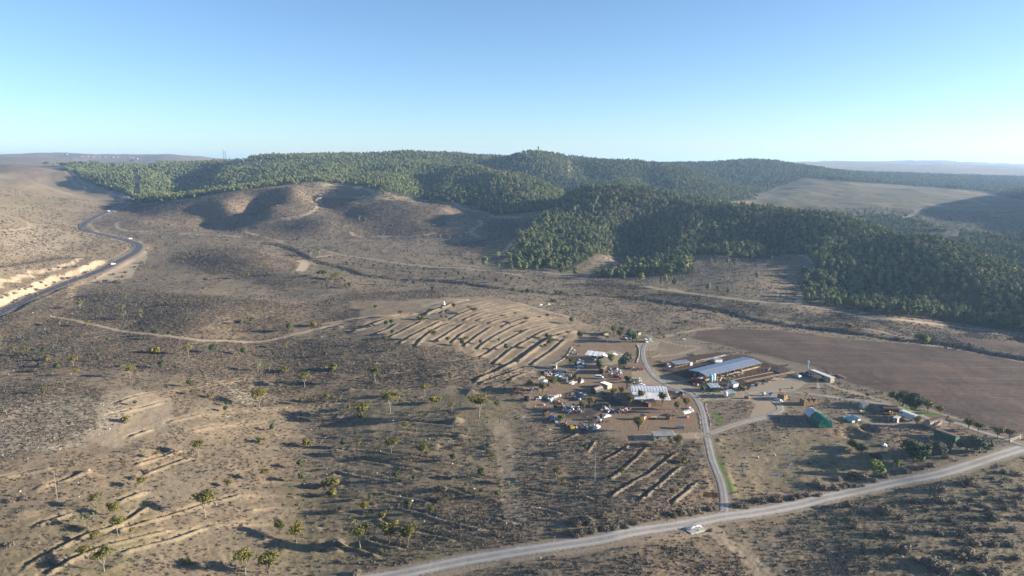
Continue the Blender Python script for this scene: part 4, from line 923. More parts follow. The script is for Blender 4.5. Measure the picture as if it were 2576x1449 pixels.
def tree_protos(kind, n_var=4):
    out = []
    for k in range(n_var):
        sd = hash_kind[kind]*50+k; g = random.Random(sd+5)
        if kind == 'A':
            pr, tips = limbs(sd, 1.6, 5.0, 1.9, 7, .09, 3); cs = [(x, y, max(z, 2.9)) for x, y, z in tips]+[(g.uniform(-1.2, 1.2), g.uniform(-1.2, 1.2), g.uniform(3.2, 4.6)) for _ in range(6)]; rs = [(g.uniform(.45, .95),)*2+(g.uniform(.3, .6),) for _ in cs]; lf = (cs, rs, 1500, .13); H0 = 5.7
        elif kind == 'D':
            pr, tips = limbs(sd, 1.0, 4.0, 1.5, 7, .11, 3); cs = [(x, y, max(z, 1.9)) for x, y, z in tips]+[(0, 0, 3.2), (.6, .2, 2.6), (-.5, .5, 2.7), (.1, -.7, 2.5)]; rs = [(g.uniform(.45, .9),)*2+(g.uniform(.4, .7),) for _ in cs]; lf = (cs, rs, 1500, .14); H0 = 5.0
        elif kind == 'R':
            pr, tips = limbs(sd, 1.0, 2.5, .7, 4, .09, 1); cs = [(0, 0, 2.3)]+[(g.uniform(-.6, .6), g.uniform(-.6, .6), g.uniform(1.8, 2.9)) for _ in range(5)]; rs = [(1.0, 1.0, .95)]+[(.6, .6, .55)]*5; lf = (cs, rs, 560, .17); H0 = 3.4
        elif kind == 'G':
            pr, tips = limbs(sd, .9, 3.8, 1.8, 6, .2); cs = [(g.uniform(-1.9, 1.9), g.uniform(-1.9, 1.9), g.uniform(1.6, 4.1)) for _ in range(9)]+[(0, 0, 3)]; rs = [(g.uniform(.9, 1.4),)*2+(g.uniform(.8, 1.2),) for _ in range(9)]+[(1.8, 1.8, 1.7)]; lf = (cs, rs, 1700, .2); H0 = 5.0
        elif kind == 'B':
            pr, tips = limbs(sd, .25, 1.2, .7, 5, .05, 1); cs = [(g.uniform(-.7, .7), g.uniform(-.7, .7), g.uniform(.5, 1.15)) for _ in range(6)]; rs = [(.5, .5, .42)]*6; lf = (cs, rs, 300, .15); H0 = 1.6
        elif kind == 'P':
            pr, tips = limbs(sd, 1.2, 4.4, 1.6, 6, .09, 3); cs = [(x, y, z) for x, y, z in tips]; rs = [(g.uniform(.5, .85),)*2+(g.uniform(.4, .7),) for _ in cs]; lf = (cs, rs, 300, .17); H0 = 5.0
        elif kind == 'X':
            pr, tips = limbs(sd, .8, 3.6, 1.4, 7, .09, 4); lf = None; H0 = 3.8
        elif kind == 'C':
            pr, tips = limbs(sd, .5, 6.5, .1, 3, .12, 0); cs = [(0, 0, z) for z in (1.2, 2.2, 3.2, 4.2, 5.2, 6.2)]; rs = [(.5, .5, .9), (.6, .6, .9), (.6, .6, .9), (.5, .5, .9), (.4, .4, .8), (.25, .25, .8)]; lf = (cs, rs, 420, .16); H0 = 7.0
        tk = join_np(pr); tk.name = 'branches'
        cm = None
        if lf:
            c_, f_ = leaf_cloud(lf[0], lf[1], lf[2], lf[3], sd+9, up=.4); cm = (c_, f_)
        out.append((cm, tk, H0))
    return out
hash_kind = {k: i+1 for i, k in enumerate('ADRGBPXCW')}
TP_ = {k: tree_protos(k) for k in 'ADRGBPXC'}
KIND = {  # crown material, bark, object name, category
    'A': (M_yel, M_palebark, 'acacia_tree', 'tree'), 'D': (M_yel, M_bark, 'acacia_tree', 'tree'), 'R': (M_dark, M_bark, 'carob_tree', 'tree'), 'G': (M_grey, M_bark, 'olive_tree', 'tree'), 'B': (M_yel, M_bark, 'green_bush', 'bush'),
    'P': (M_grey, M_palebark, 'thin_tree', 'tree'), 'X': (None, M_palebark, 'bare_tree', 'tree'), 'C': (M_dark, M_bark, 'cypress_tree', 'cypress'),
    'N': (M_bright, M_bark, 'leafy_tree', 'tree'), 'Z': (M_dark, M_bark, 'carob_tree', 'tree'), 'F': (M_pine, M_bark, 'pine_tree', 'pine')}
ALIAS = {'N': 'G', 'Z': 'G'}
_mc = {}
def variant(kind, k):
    if (kind, k) in _mc: return _mc[(kind, k)]
    cm, tk, H0 = TP_[ALIAS.get(kind, kind)][k]
    crown = None
    if cm is not None:
        crown = mesh_np('crown', *cm); crown.materials.append(KIND[kind][0])
    tk = tk.copy(); tk.materials.append(KIND[kind][1])
    _mc[(kind, k)] = (crown, tk, H0); return _mc[(kind, k)]
TREES = []
def px_m(q): return FOC/(q.y*CP-(q.z-CAM_H)*SP)
def plant(kind, sh, x, y, hpx, label=None, group=None, wide=1.0):
    q = hit(*uv(sh, x, y))
    hm = hpx*SH[sh][2]/px_m(q)/.93
    TREES.append((q.x, q.y))
    rz = rnd.uniform(0, 6.28)
    mat = KIND[kind]
    if kind == 'F':
        k = rnd.randrange(6); t = empty('pine_tree', q, rz); s_ = hm/9.6; t.scale = (s_, s_, s_)
        link('crown', PINE[k][1], None, t); link('trunk', PINE[k][2], None, t)
    else:
        k = rnd.randrange(4); cr, tk, H0 = variant(kind, k); s_ = hm/H0
        t = empty(mat[2], q, rz); t.scale = (s_*wide*rnd.uniform(.92, 1.1), s_*wide*rnd.uniform(.92, 1.1), s_)
        if cr: link('crown', cr, None, t)
        link('branches' if kind in 'XB' else 'trunk', tk, None, t)
    tag(t, label, mat[3], group)
    return t, hm
AREA = []
def where(u, v):
    """landmark of the place, as a viewer would say it"""
    if v < 560: return 'on the far slope below the forest'
    if 1240 < u and v < 735 and u < 1800: return 'on the grassy strip at the foot of the pine forest'
    if u > 1740 and v < 800: return 'in the shaded clearing within the pine forest'
    if v < 700: return 'along the valley floor beyond the scrub slopes'
    if v < 740: return 'along the near bank of the stream bed'
    if 870 < u < 1440 and 745 < v < 960: return 'on the banked terraces left of the farmyard' if u > 1180 else 'on the upper end of the banked terraces'
    if 1440 <= u < 1780 and 830 < v < 1120: return 'between the scrap and sheds of the farmyard'
    if u >= 1780 and v < 1130: return 'on the farm ground right of the driveway'
    if u >= 1440 and v >= 1050: return 'on the low terraces left of the driveway' if u < 1800 else 'beside the gravel road'
    if v < 870: return 'in the dark scrub below the highway'
    if v < 960: return 'on the scrubby slope at the left'
    if v < 1080: return 'on the stony rows at mid left' if u < 640 else 'on the earth rows left of the farmyard'
    if v < 1250: return 'on the earth rows in the lower middle' if u > 640 else 'on the stony slope at the lower left'
    return 'in the bottom left corner of the slope' if u < 420 else 'near the bottom edge left of the gravel road'
DESC = {'A': 'flat crowned acacia tree with pale bare limbs', 'D': 'dense yellow green acacia tree', 'R': 'small round dark green tree', 'G': 'grey green olive tree', 'B': 'low yellow green bush', 'P': 'thin pale leaved tree', 'X': 'bare leafless tree',
        'C': 'narrow dark cypress', 'N': 'bright leafy green tree', 'Z': 'broad dark green tree', 'F': 'single pine'}
def rows_of(sh, spec):
    for kind, lst in spec.items():
        for a in lst:
            u_, v_ = uv(sh, a[0], a[1]); 
            t, hm = plant(kind, sh, *a[:3], wide=a[3] if len(a) > 3 else 1.0)
            size = ('tall ' if hm > 7 else 'young ' if hm < 2.2 and kind != 'B' else '')
            lb = f'{size}{DESC[kind]} {where(u_, v_)}'
            t['label'] = ' '.join(lb.split()[:16]); t['group'] = t['label']
rows_of('L', {'A': [(1045, 825, 95), (1078, 1140, 150), (495, 1100, 90), (620, 1240, 110), (440, 1370, 85), (548, 1425, 135, 1.2), (695, 1240, 50), (750, 1000, 75), (1290, 1445, 150), (1390, 950, 70), (1360, 570, 110), (1600, 460, 85), (990, 295, 60), (893, 210, 55), (685, 415, 75), (385, 350, 60, 1.3), (825, 835, 45), (1710, 535, 50), (1505, 250, 40), (1500, 375, 30), (135, 290, 45, 1.3), (75, 270, 30, 1.4)],
             'D': [(600, 1140, 85, 1.2), (500, 1275, 70), (1470, 1230, 90), (1555, 1270, 110), (1415, 1445, 140, 1.1), (1200, 985, 45, 1.3), (400, 395, 40, 1.2), (235, 495, 45), (1010, 500, 35, 1.2), (460, 135, 30)],
             'P': [(465, 1200, 90), (1355, 380, 60, 1.2), (35, 600, 45, 1.3), (340, 460, 40, 1.3), (420, 45, 40), (650, 100, 45), (738, 90, 40), (315, 130, 35), (283, 260, 30), (1270, 140, 45), (1437, 298, 30), (1590, 300, 30), (1440, 740, 40), (1520, 800, 30), (1120, 790, 35), (1685, 760, 30), (1415, 375, 45), (1620, 440, 50)],
             'R': [(1575, 885, 48), (1587, 960, 58), (1430, 690, 38), (1185, 590, 35), (1190, 560, 30), (1580, 550, 35), (995, 460, 45), (1115, 282, 48, 1.2), (815, 190, 35, 1.3), (520, 325, 30), (850, 360, 40, 1.2), (300, 375, 45, 1.2), (200, 350, 20), (175, 320, 20), (1520, 165, 42, 1.3), (710, 555, 28), (230, 290, 40), (125, 215, 25), (565, 225, 25), (1280, 290, 45), (1325, 120, 30), (1437, 300, 30), (1710, 300, 28)],
             'B': [(985, 1390, 28), (1745, 975, 45, 1.3), (1745, 1030, 42), (1500, 378, 28, 1.5), (1740, 370, 35, 1.2), (1105, 515, 25), (650, 640, 32, 1.3), (1370, 750, 30), (1615, 770, 42), (800, 280, 34, 1.6), (1650, 140, 25, 1.2), (250, 320, 30)]})
rows_of('C2', {'A': [(485, 1035, 160), (630, 1325, 215, 1.1), (965, 1170, 130), (1225, 1325, 100), (1490, 1380, 240, 1.15), (730, 405, 65, 1.2), (1440, 385, 75, 1.6), (1035, 640, 120, 1.1), (1940, 465, 65, 1.5), (2165, 720, 110), (2180, 1130, 150), (880, 930, 40), (105, 620, 50), (65, 80, 55, 1.3)],
              'D': [(355, 1385, 170, 1.1), (1660, 1290, 80, 1.1), (1245, 330, 65), (1860, 870, 60), (1975, 1110, 110), (2105, 1150, 110), (240, 130, 70), (1820, 170, 50, 1.4), (25, 1230, 90), (2150, 415, 45, 1.4), (1900, 190, 50), (1585, 150, 40), (485, 95, 42, 1.4)],
              'P': [(150, 1220, 70), (975, 1410, 80), (1725, 1100, 80), (1390, 350, 60, 1.3), (590, 625, 35), (1835, 400, 45, 1.4), (2350, 600, 70, 1.3), (695, 100, 70, 1.2), (1230, 140, 50), (1350, 150, 45), (1755, 150, 85, 1.1), (2020, 185, 45), (960, 110, 55, 1.1), (1340, 490, 30), (1500, 470, 25), (1785, 500, 35), (300, 110, 40, 1.3), (1600, 140, 35), (2300, 200, 40), (1480, 1330, 60)],
              'R': [(1085, 1080, 48), (1205, 985, 50), (1065, 820, 38, 1.4), (415, 670, 55), (650, 580, 50, 1.3), (590, 500, 65), (640, 490, 65), (480, 510, 35), (485, 335, 48, 1.1), (1125, 425, 42), (1170, 430, 38), (1165, 375, 30, 1.4), (1325, 690, 75), (1500, 675, 52), (1680, 650, 38), (1750, 730, 68), (2380, 470, 62, 1.2), (2140, 620, 60), (855, 105, 50), (1040, 150, 42, 1.3), (835, 175, 30, 1.3), (1955, 195, 60, 1.3), (2230, 190, 40), (2280, 190, 42), (1335, 50, 38), (1430, 60, 30), (1540, 60, 38), (1655, 75, 45), (1800, 60, 42), (165, 50, 30, 1.4), (20, 130, 35), (1185, 655, 60, 1.2), (1160, 45, 30), (1490, 30, 30), (240, 130, 45)],
              'B': [(205, 1310, 50, 1.2), (1080, 1240, 72, 1.2), (65, 920, 52, 1.1), (1790, 1025, 25, 1.4), (2130, 690, 30, 1.2), (1900, 550, 26), (610, 740, 26), (1370, 620, 30, 1.6), (940, 430, 40, 1.8), (580, 610, 30, 1.8)]})
rows_of('C3', {'A': [(710, 165, 78, 1.5), (585, 360, 145, 1.3), (2050, 600, 125), (315, 1200, 240, 1.15), (300, 310, 70)], 'D': [(860, 390, 130, 1.1), (905, 405, 75), (570, 1170, 240, .9), (730, 1190, 230, .85), (345, 890, 110, 1.1), (1130, 780, 62, 1.1), (940, 900, 82, 1.2)],
              'R': [(1130, 440, 78), (635, 605, 82), (790, 615, 62), (160, 305, 70), (400, 780, 60), (740, 860, 88), (1380, 585, 98), (1530, 760, 78), (1385, 725, 58), (2305, 335, 62, 1.1), (280, 215, 50)],
              'P': [(1255, 200, 70), (130, 510, 52), (1255, 310, 52, 1.2), (1255, 700, 92), (1250, 985, 72), (2200, 350, 60)], 'B': [(65, 650, 75, 1.2), (70, 740, 66), (510, 930, 56), (2115, 620, 35, 1.1), (1475, 390, 32, 1.3), (320, 50, 50)], 'X': [(725, 365, 62), (1130, 160, 62), (1260, 205, 105), (1550, 120, 110)]})
rows_of('C4', {'D': [(560, 165, 145), (905, 300, 110, 1.25), (415, 570, 92), (845, 380, 40, 1.1)], 'A': [(850, 335, 115, .7), (860, 770, 112, .7), (915, 700, 92, .8)], 'P': [(575, 495, 62), (290, 555, 45), (785, 510, 50)], 'B': [(960, 440, 42, 1.3)]})
rows_of('C5', {'G': [(1400, 370, 115, 1.0), (1470, 372, 110, .9), (1535, 345, 100, .9), (1700, 340, 110, 1.1), (1765, 345, 150, 1.0), (1870, 355, 130, 1.1), (1640, 322, 75, 1.1)], 'N': [(890, 560, 150, .9), (1075, 470, 72), (1290, 440, 90, .8)], 'Z': [(1235, 432, 185, 1.1), (690, 322, 75, 1.2), (765, 355, 80, 1.2), (900, 425, 65, 1.5)],
              'D': [(1255, 122, 100, 1.1), (1710, 152, 115, 1.2), (1800, 167, 90, 1.3), (1970, 222, 110, 1.2), (2075, 232, 100, 1.3)], 'P': [(1545, 130, 75, 1.4)]})
rows_of('FH', {'Z': [(1080, 332, 290, 1.5), (1330, 398, 290, 1.2)], 'D': [(1610, 468, 300, 1.15), (1865, 490, 180, 1.4), (345, 170, 125, 1.1)], 'R': [(660, 90, 60)]})
rows_of('FB', {'D': [(950, 250, 230, .8), (460, 300, 230, .65), (2200, 500, 250, .85), (2340, 450, 240, .7), (2530, 640, 280, .8), (1530, 760, 250, .8), (1720, 730, 310, .75)], 'R': [(985, 720, 110, 1.2), (1930, 930, 130, 1.1)], 'N': [(1110, 930, 130, 1.0)], 'B': [(1330, 110, 110, 1.6)], 'A': [(735, 400, 260, .65)]})
rows_of('FA', {'D': [(1490, 450, 250, .75), (1315, 980, 240, .8), (2320, 400, 230, .9), (2180, 300, 190, .9), (865, 480, 130, .8)], 'P': [(2060, 470, 170, .8), (1170, 420, 90, 1.2), (1250, 330, 110, 1.4)], 'R': [(1890, 1090, 270, .85), (2450, 1290, 140, .9)], 'N': [(2130, 860, 150, 1.3)], 'G': [(2430, 980, 280, 1.1)], 'B': [(2320, 1230, 60, 1.2)]})
rows_of('FC', {'G': [(320, 560, 300, 1.0)], 'D': [(50, 380, 220, .9)], 'X': [(615, 1200, 200, .9)], 'B': [(1120, 470, 60)]})
rows_of('FD', {'D': [(530, 680, 330, .9), (1090, 790, 400, .85), (1470, 970, 330, .75), (1700, 890, 350, .8), (250, 850, 400, .65), (470, 1449, 420, .75)], 'R': [(2125, 490, 210, .9)], 'Z': [(200, 200, 170, .9)]})
rows_of('FE', {'P': [(735, 860, 270, .8)], 'B': [(1030, 820, 70, 2.0), (960, 800, 60, 1.8)]})
rows_of('FF', {'P': [(2030, 740, 170, 1.3)], 'B': [(830, 740, 40)]})
rows_of('N2', {'F': [(1080, 980, 110), (990, 960, 60), (1185, 980, 55), (1285, 1000, 75), (1180, 905, 70), (1390, 1000, 90), (1470, 1000, 60), (1570, 985, 80), (1700, 920, 50), (1640, 925, 40), (1660, 1030, 80), (1760, 1040, 90), (1920, 1050, 90), (2030, 1050, 90), (2120, 1085, 100), (2260, 1090, 100), (2440, 1100, 95), (2510, 1120, 90), (2470, 1040, 100), (2560, 1010, 110), (2370, 1010, 110)],
              'R': [(885, 1030, 35), (625, 995, 35), (345, 970, 30), (500, 985, 25), (465, 1005, 25), (920, 1060, 30), (1080, 1055, 25), (790, 1030, 30), (1165, 1075, 30), (1290, 1060, 30), (1345, 1060, 25), (240, 960, 25), (265, 1000, 25), (395, 965, 20), (445, 965, 22), (150, 955, 20), (65, 920, 20), (90, 945, 20), (35, 940, 22), (610, 1020, 25), (1045, 1045, 25), (685, 1030, 25), (520, 1020, 25), (1000, 1050, 25), (850, 1000, 22), (700, 1010, 22), (575, 970, 20), (740, 965, 20), (935, 1020, 20), (1240, 1040, 22), (1395, 1065, 22), (1525, 1060, 25)],
              'C': [(2220, 1080, 65), (2407, 1090, 75)], 'P': [(1445, 1085, 30), (2040, 1200, 45), (2150, 1200, 50), (1640, 1165, 30), (1760, 1165, 35), (2290, 1230, 40), (2430, 1250, 40), (1605, 1160, 30)], 'X': [(870, 860, 35), (915, 870, 30), (960, 870, 30), (700, 860, 30), (800, 940, 35), (870, 935, 40), (550, 840, 25), (480, 850, 25), (400, 850, 25), (320, 860, 25), (620, 880, 30), (760, 850, 30), (820, 750, 25), (745, 740, 30), (1170, 745, 30), (900, 745, 25), (680, 800, 25), (590, 800, 25), (430, 810, 25), (250, 830, 25)]})
rows_of('N3', {'F': [(210, 950, 65), (255, 950, 55), (340, 950, 70), (390, 965, 80), (560, 1070, 85), (190, 1155, 85), (265, 1160, 65), (345, 1170, 60), (670, 925, 60), (20, 1000, 110), (2560, 1110, 70), (2480, 1100, 60), (2440, 1060, 40)], 'C': [(68, 1020, 75), (78, 990, 70), (355, 970, 60), (550, 965, 50)], 'B': [(1285, 1420, 38, 2.2), (250, 1310, 30), (135, 1205, 25), (60, 1290, 25, 1.5), (25, 1380, 25, 1.5)]})
rows_of('M', {'R': [(615, 870, 35), (665, 875, 28), (715, 890, 28), (790, 915, 28), (825, 895, 25), (865, 935, 22), (845, 920, 22), (1070, 955, 35), (950, 925, 18), (940, 950, 20), (1015, 930, 18), (280, 690, 35), (240, 690, 28), (565, 680, 25), (460, 670, 25), (350, 760, 25), (1510, 350, 12), (815, 480, 28), (500, 690, 30)],
             'D': [(555, 1060, 85, 1.3), (690, 1085, 90), (740, 1085, 35, 1.3), (500, 1040, 50, 1.3), (635, 1095, 50, 1.2), (775, 1115, 40)], 'P': [(420, 850, 90, 1.3), (515, 810, 60, 1.2), (925, 470, 55), (985, 490, 50), (235, 1030, 70, 1.1)]})
rows_of('N1', {'D': [(2440, 1030, 55, 1.4), (2520, 1060, 55, 1.2), (1555, 1075, 40, 1.5), (1780, 1050, 25, 1.4), (750, 1175, 35, 1.4), (1385, 1240, 35, 1.4), (1870, 1040, 45), (1440, 1250, 25, 1.3)], 'R': [(1655, 1060, 25), (1530, 1135, 25, 1.4), (1305, 1240, 25, 1.4), (1110, 1070, 25), (2015, 1020, 25, 1.3), (1380, 1090, 25), (1240, 1070, 20), (1195, 1255, 18, 1.3), (1545, 1230, 30, 1.3), (1025, 480, 40, 1.3), (1000, 490, 50, 1.2), (2225, 1195, 22), (1970, 1200, 25)],
              'A': [(605, 1280, 65), (450, 1400, 50), (430, 1235, 30, 1.1), (950, 1200, 45), (925, 1290, 50), (1220, 1310, 35), (1065, 1345, 55), (930, 1340, 45), (1060, 1320, 40), (1015, 1340, 38), (660, 1405, 48, 1.2), (1900, 1390, 45)], 'P': [(2340, 870, 50, 1.4), (2410, 860, 45, 1.2), (1150, 1130, 25), (1665, 1090, 30), (1400, 1120, 25), (820, 1180, 30), (2065, 575, 20)]})
rows_of('P', {'N': [(2320, 862, 22, 1.4)], 'R': [(2145, 792, 10, 1.3)], 'C': [(430, 190, 1)] if False else []})
# ------------------------------------------------------------------ big dry bushes, each a thing
def dome(seed, n=420, tall=.85):
    g = random.Random(seed)
    cs = [(0, 0, .3)]+[(g.uniform(-.55, .55), g.uniform(-.45, .45), g.uniform(.15, .5)) for _ in range(5)]; rs = [(.75, .75, .6*tall)]+[(.5, .5, .48*tall)]*5
    c_, f_ = leaf_cloud(cs, rs, n, .085, seed, up=.2); c_[:, 2] = np.maximum(c_[:, 2], -.08)
    me = mesh_np('twigs', c_, f_); me.materials.append(M_dry); return me
DB = [dome(900+k) for k in range(5)]
def dry(sh, pts, lab):
    for x, y, wpx in pts:
        q = hit(*uv(sh, x, y)); s_ = wpx*SH[sh][2]/px_m(q)/2.0
        o = link('dry_bush', DB[rnd.randrange(5)], None, None, q, (0, 0, rnd.uniform(0, 6.28))); o.scale = (s_*rnd.uniform(.9, 1.15), s_, s_*rnd.uniform(.85, 1.1)); lb_ = ('large ' if wpx > 125 else 'small ' if wpx < 75 else '')+lab; lb_ = ' '.join(lb_.split()[:16]); tag(o, lb_, 'bush', lb_)
dry('C5', [(30, 785, 90), (150, 775, 70), (210, 755, 70), (290, 740, 90), (385, 735, 90), (360, 640, 120), (440, 680, 110), (530, 680, 110), (600, 670, 80), (660, 660, 60), (715, 660, 80), (770, 655, 60), (550, 600, 120), (640, 590, 90), (770, 590, 150), (700, 560, 110), (980, 570, 80), (880, 610, 90), (1160, 530, 90), (1200, 530, 50), (1380, 470, 90), (1300, 500, 60), (1250, 505, 60), (1510, 400, 80), (640, 640, 60), (1700, 385, 50)], 'round dry brown bush in the row along the upper edge of the gravel road')
dry('C4', [(1440, 830, 110), (1510, 840, 90), (1640, 800, 130), (1770, 780, 150), (1930, 770, 90), (1985, 745, 80), (880, 920, 90), (940, 900, 110), (1010, 890, 100), (1080, 880, 90), (1180, 860, 80), (1235, 860, 70), (840, 900, 80), (60, 1080, 100), (150, 1060, 120), (250, 1040, 120), (350, 1030, 110), (440, 1020, 90), (540, 990, 80), (20, 1000, 110), (120, 960, 110), (230, 930, 90), (1200, 1050, 60), (910, 1210, 60), (960, 1260, 55)], 'dry brown bush packed along the gravel road near the driveway mouth')
dry('C5', [(650, 830, 130), (1470, 690, 110), (1000, 900, 140), (1110, 940, 110), (980, 860, 120), (1440, 780, 140), (1250, 800, 120), (1730, 640, 150), (1650, 640, 110), (1520, 860, 90), (1430, 1070, 130), (1710, 1050, 110), (1870, 1050, 130), (1920, 950, 150), (1620, 1000, 110), (1640, 1090, 150), (1740, 1170, 150), (1700, 1250, 160), (1640, 1290, 130), (1130, 1230, 170), (990, 1220, 130), (1400, 1370, 230), (1500, 1420, 180), (1340, 1330, 130), (1220, 1300, 90), (980, 1080, 150), (700, 1020, 90), (650, 950, 80), (1850, 1310, 140), (1930, 1180, 130), (1950, 1420, 150), (1780, 1430, 150), (2040, 860, 90), (1830, 830, 90), (1700, 860, 110), (2160, 760, 100), (2100, 1050, 120), (2130, 1300, 140), (2030, 540, 90), (2150, 560, 90), (2180, 690, 90), (2000, 620, 70), (2190, 950, 110), (2130, 800, 80), (1310, 840, 60), (850, 1110, 60), (1580, 800, 110), (1890, 880, 100), (1140, 1110, 90), (1400, 960, 90), (2080, 1180, 110), (1550, 960, 90), (1930, 590, 70), (1350, 870, 70), (1060, 840, 80), (2000, 780, 80), (1740, 780, 90), (1860, 720, 90)], 'shaggy dry bush on the slope below the gravel road at the right')
dry('C3', [(285, 1435, 120), (350, 1340, 55), (200, 1045, 45), (105, 1180, 70), (150, 1330, 70), (560, 1310, 60), (2230, 1100, 90), (2300, 1060, 90), (2180, 1080, 80), (1210, 1190, 40), (1520, 1090, 70), (2380, 1060, 80), (2260, 980, 90), (2350, 990, 80), (430, 810, 60), (1130, 590, 60), (1020, 690, 110), (1000, 780, 50), (950, 780, 60)], 'pale dry bush near the bottom edge left of the gravel road')
dry('L', [(1740, 370, 50), (120, 1050, 60), (60, 1060, 60), (700, 940, 50), (770, 910, 50), (60, 1290, 70), (640, 350, 40)], 'pale dry bush on the stony slope at the left')
dry('W', [(620, 700, 130), (540, 640, 90), (790, 620, 80), (700, 570, 80), (930, 560, 80), (1080, 500, 110), (1180, 500, 120), (1300, 480, 90), (1490, 400, 110), (1420, 410, 70), (330, 690, 90), (430, 680, 80), (240, 760, 110), (110, 790, 130), (30, 830, 90), (1780, 480 + 60, 80), (1700, 560, 110), (1850, 540, 100), (2000, 560, 110), (2080, 570, 90), (1950, 430, 90), (2120, 470, 110), (2170, 390, 90), (2330, 300, 90), (2440, 230, 110), (2380, 340, 70), (850, 350, 90), (1010, 310, 80), (1150, 310, 80), (1330, 290, 90), (1500, 260, 90), (310, 870, 110), (250, 900, 90), (540, 780, 90), (640, 770, 80)], 'brown roadside bush on the cut bank beside the highway')
print('trees', len(TREES))
# ------------------------------------------------------------------ building helpers (metres, local frames)
def bxp(x0, x1, y0, y1, z0, z1):
    c_ = [(x, y, z) for z in (z0, z1) for (x, y) in ((x0, y0), (x1, y0), (x1, y1), (x0, y1))]
    return c_, [[0, 3, 2, 1], [4, 5, 6, 7], [0, 1, 5, 4], [1, 2, 6, 5], [2, 3, 7, 6], [3, 0, 4, 7]]
def rotp(part, rz=0, rx=0, ry=0, loc=(0, 0, 0)):
    M_ = np.array(Euler((rx, ry, rz)).to_matrix()); return np.asarray(part[0], float) @ M_.T + np.array(loc), part[1]
def prism(profile, y0, y1):
    """profile: list of (x, z), extruded along y"""
    n = len(profile); c_ = [(x, y0, z) for x, z in profile]+[(x, y1, z) for x, z in profile]
    return c_, [[i, (i+1) % n, n+(i+1) % n, n+i][::-1] for i in range(n)]+[list(range(n)), list(range(2*n-1, n-1, -1))]
def cyl(r0, r1, z0, z1, n=12, x=0, y=0):
    an = [2*math.pi*i/n for i in range(n)]
    c_ = [(x+r0*math.cos(a), y+r0*math.sin(a), z0) for a in an]+[(x+r1*math.cos(a), y+r1*math.sin(a), z1) for a in an]
    return c_, [[i, (i+1) % n, n+(i+1) % n, n+i] for i in range(n)]+[list(range(n-1, -1, -1)), list(range(n, 2*n))]
def mk(name, parts, mat, parent=None, loc=None, rot=None):
    me = join_np(parts if isinstance(parts, list) else [parts]); me.name = name
    return link(name, me, mat, parent, loc, rot)
def corr(w, l, z0, z1, pitch=.35, amp=.05, th=.04):
    """corrugated sheet: w along x (waves across x), l along y from z0 to z1"""
    n = max(4, int(w/pitch)*2); xs = np.linspace(0, w, n+1); c_ = []
    for y, z in ((0, z0), (l, z1)):
        for t_ in (0, -th):
            c_ += [(x, y, z+t_+amp*(1 if k % 2 else -1)) for k, x in enumerate(xs)]
    m = n+1; f = []
    for k in range(n):
        f.append([k, k+1, 2*m+k+1, 2*m+k]); f.append([m+k, 3*m+k, 3*m+k+1, m+k+1]); f.append([k, m+k, m+k+1, k+1]); f.append([2*m+k, 2*m+k+1, 3*m+k+1, 3*m+k])
    return c_, f
def W(sh, x, y): return hit(*uv(sh, x, y))
def span(sh, a, b):
    p, q = W(sh, *a), W(sh, *b); return p, math.atan2(q.y-p.y, q.x-p.x), math.hypot(q.x-p.x, q.y-p.y)

M_tin = simple('blue_grey_tin', (.74, .72, .68), .6, .12, .6, .0); M_tin2 = simple('white_tin', (.62, .62, .60), .6, .12, .6, .0); M_white = simple('white_paint', (.58, .57, .54), .6, .12, 1.2)
M_cream = simple('weathered_cream', (.40, .35, .26), .8, .35, 1.5); M_wood = simple('old_timber', (.20, .145, .095), .9, .35, 3); M_yelw = simple('yellow_beam', (.30, .235, .135), .8, .25, 2); M_dkwood = simple('dark_timber', (.07, .052, .04), .9, .3, 2)
M_rust = simple('rust', (.17, .065, .035), .85, .4, 2.5); M_red = simple('faded_red', (.30, .06, .045), .7, .25, 2); M_green = simple('dark_green_cladding', (.035, .07, .045), .7, .3, 1.5); M_gpaint = simple('green_wagon_paint', (.035, .13, .06), .6, .3, 1.2)
M_tarp = simple('green_tarpaulin', (.012, .135, .095), .5, .35, .8, bump=.15); M_sheet = simple('grey_white_sheet', (.52, .52, .54), .6, .15, .8, bump=.1); M_straw = simple('straw', (.28, .19, .10), .95, .4, 4, bump=.1); M_black = simple('black_rubber', (.02, .02, .02), .8, .2)
M_glass, n_, b_ = new_mat('dark_glass'); b_.inputs['Base Color'].default_value = (.02, .03, .04, 1); b_.inputs['Roughness'].default_value = .12
M_carw = simple('white_car_paint', (.75, .75, .74), .3, .03); M_cars = simple('silver_car_paint', (.40, .40, .39), .3, .05, metal=.4); M_carb = simple('blue_car_paint', (.05, .09, .17), .3, .1); M_carr = simple('red_car_paint', (.38, .03, .03), .35, .15)
M_blue = simple('blue_plastic', (.03, .22, .50), .5, .12); M_lblue = simple('pale_blue_paint', (.24, .44, .55), .6, .2); M_conc = simple('concrete', (.36, .345, .31), .9, .15, 1); M_pipe = simple('white_pipe_enamel', (.75, .75, .73), .4, .05); M_steel = simple('galvanised_steel', (.34, .35, .36), .5, .15, metal=.6)
M_yellow = simple('yellow_paint', (.62, .42, .03), .55, .15); M_thatch = simple('reed_thatch', (.075, .055, .04), .95, .35, 5, bump=.08); M_canv = simple('white_canvas', (.56, .54, .50), .8, .08, 1, bump=.05); M_pink = simple('faded_pink_felt', (.32, .20, .18), .85, .3, 2); M_orange = simple('orange_paint', (.55, .15, .04), .6, .15)
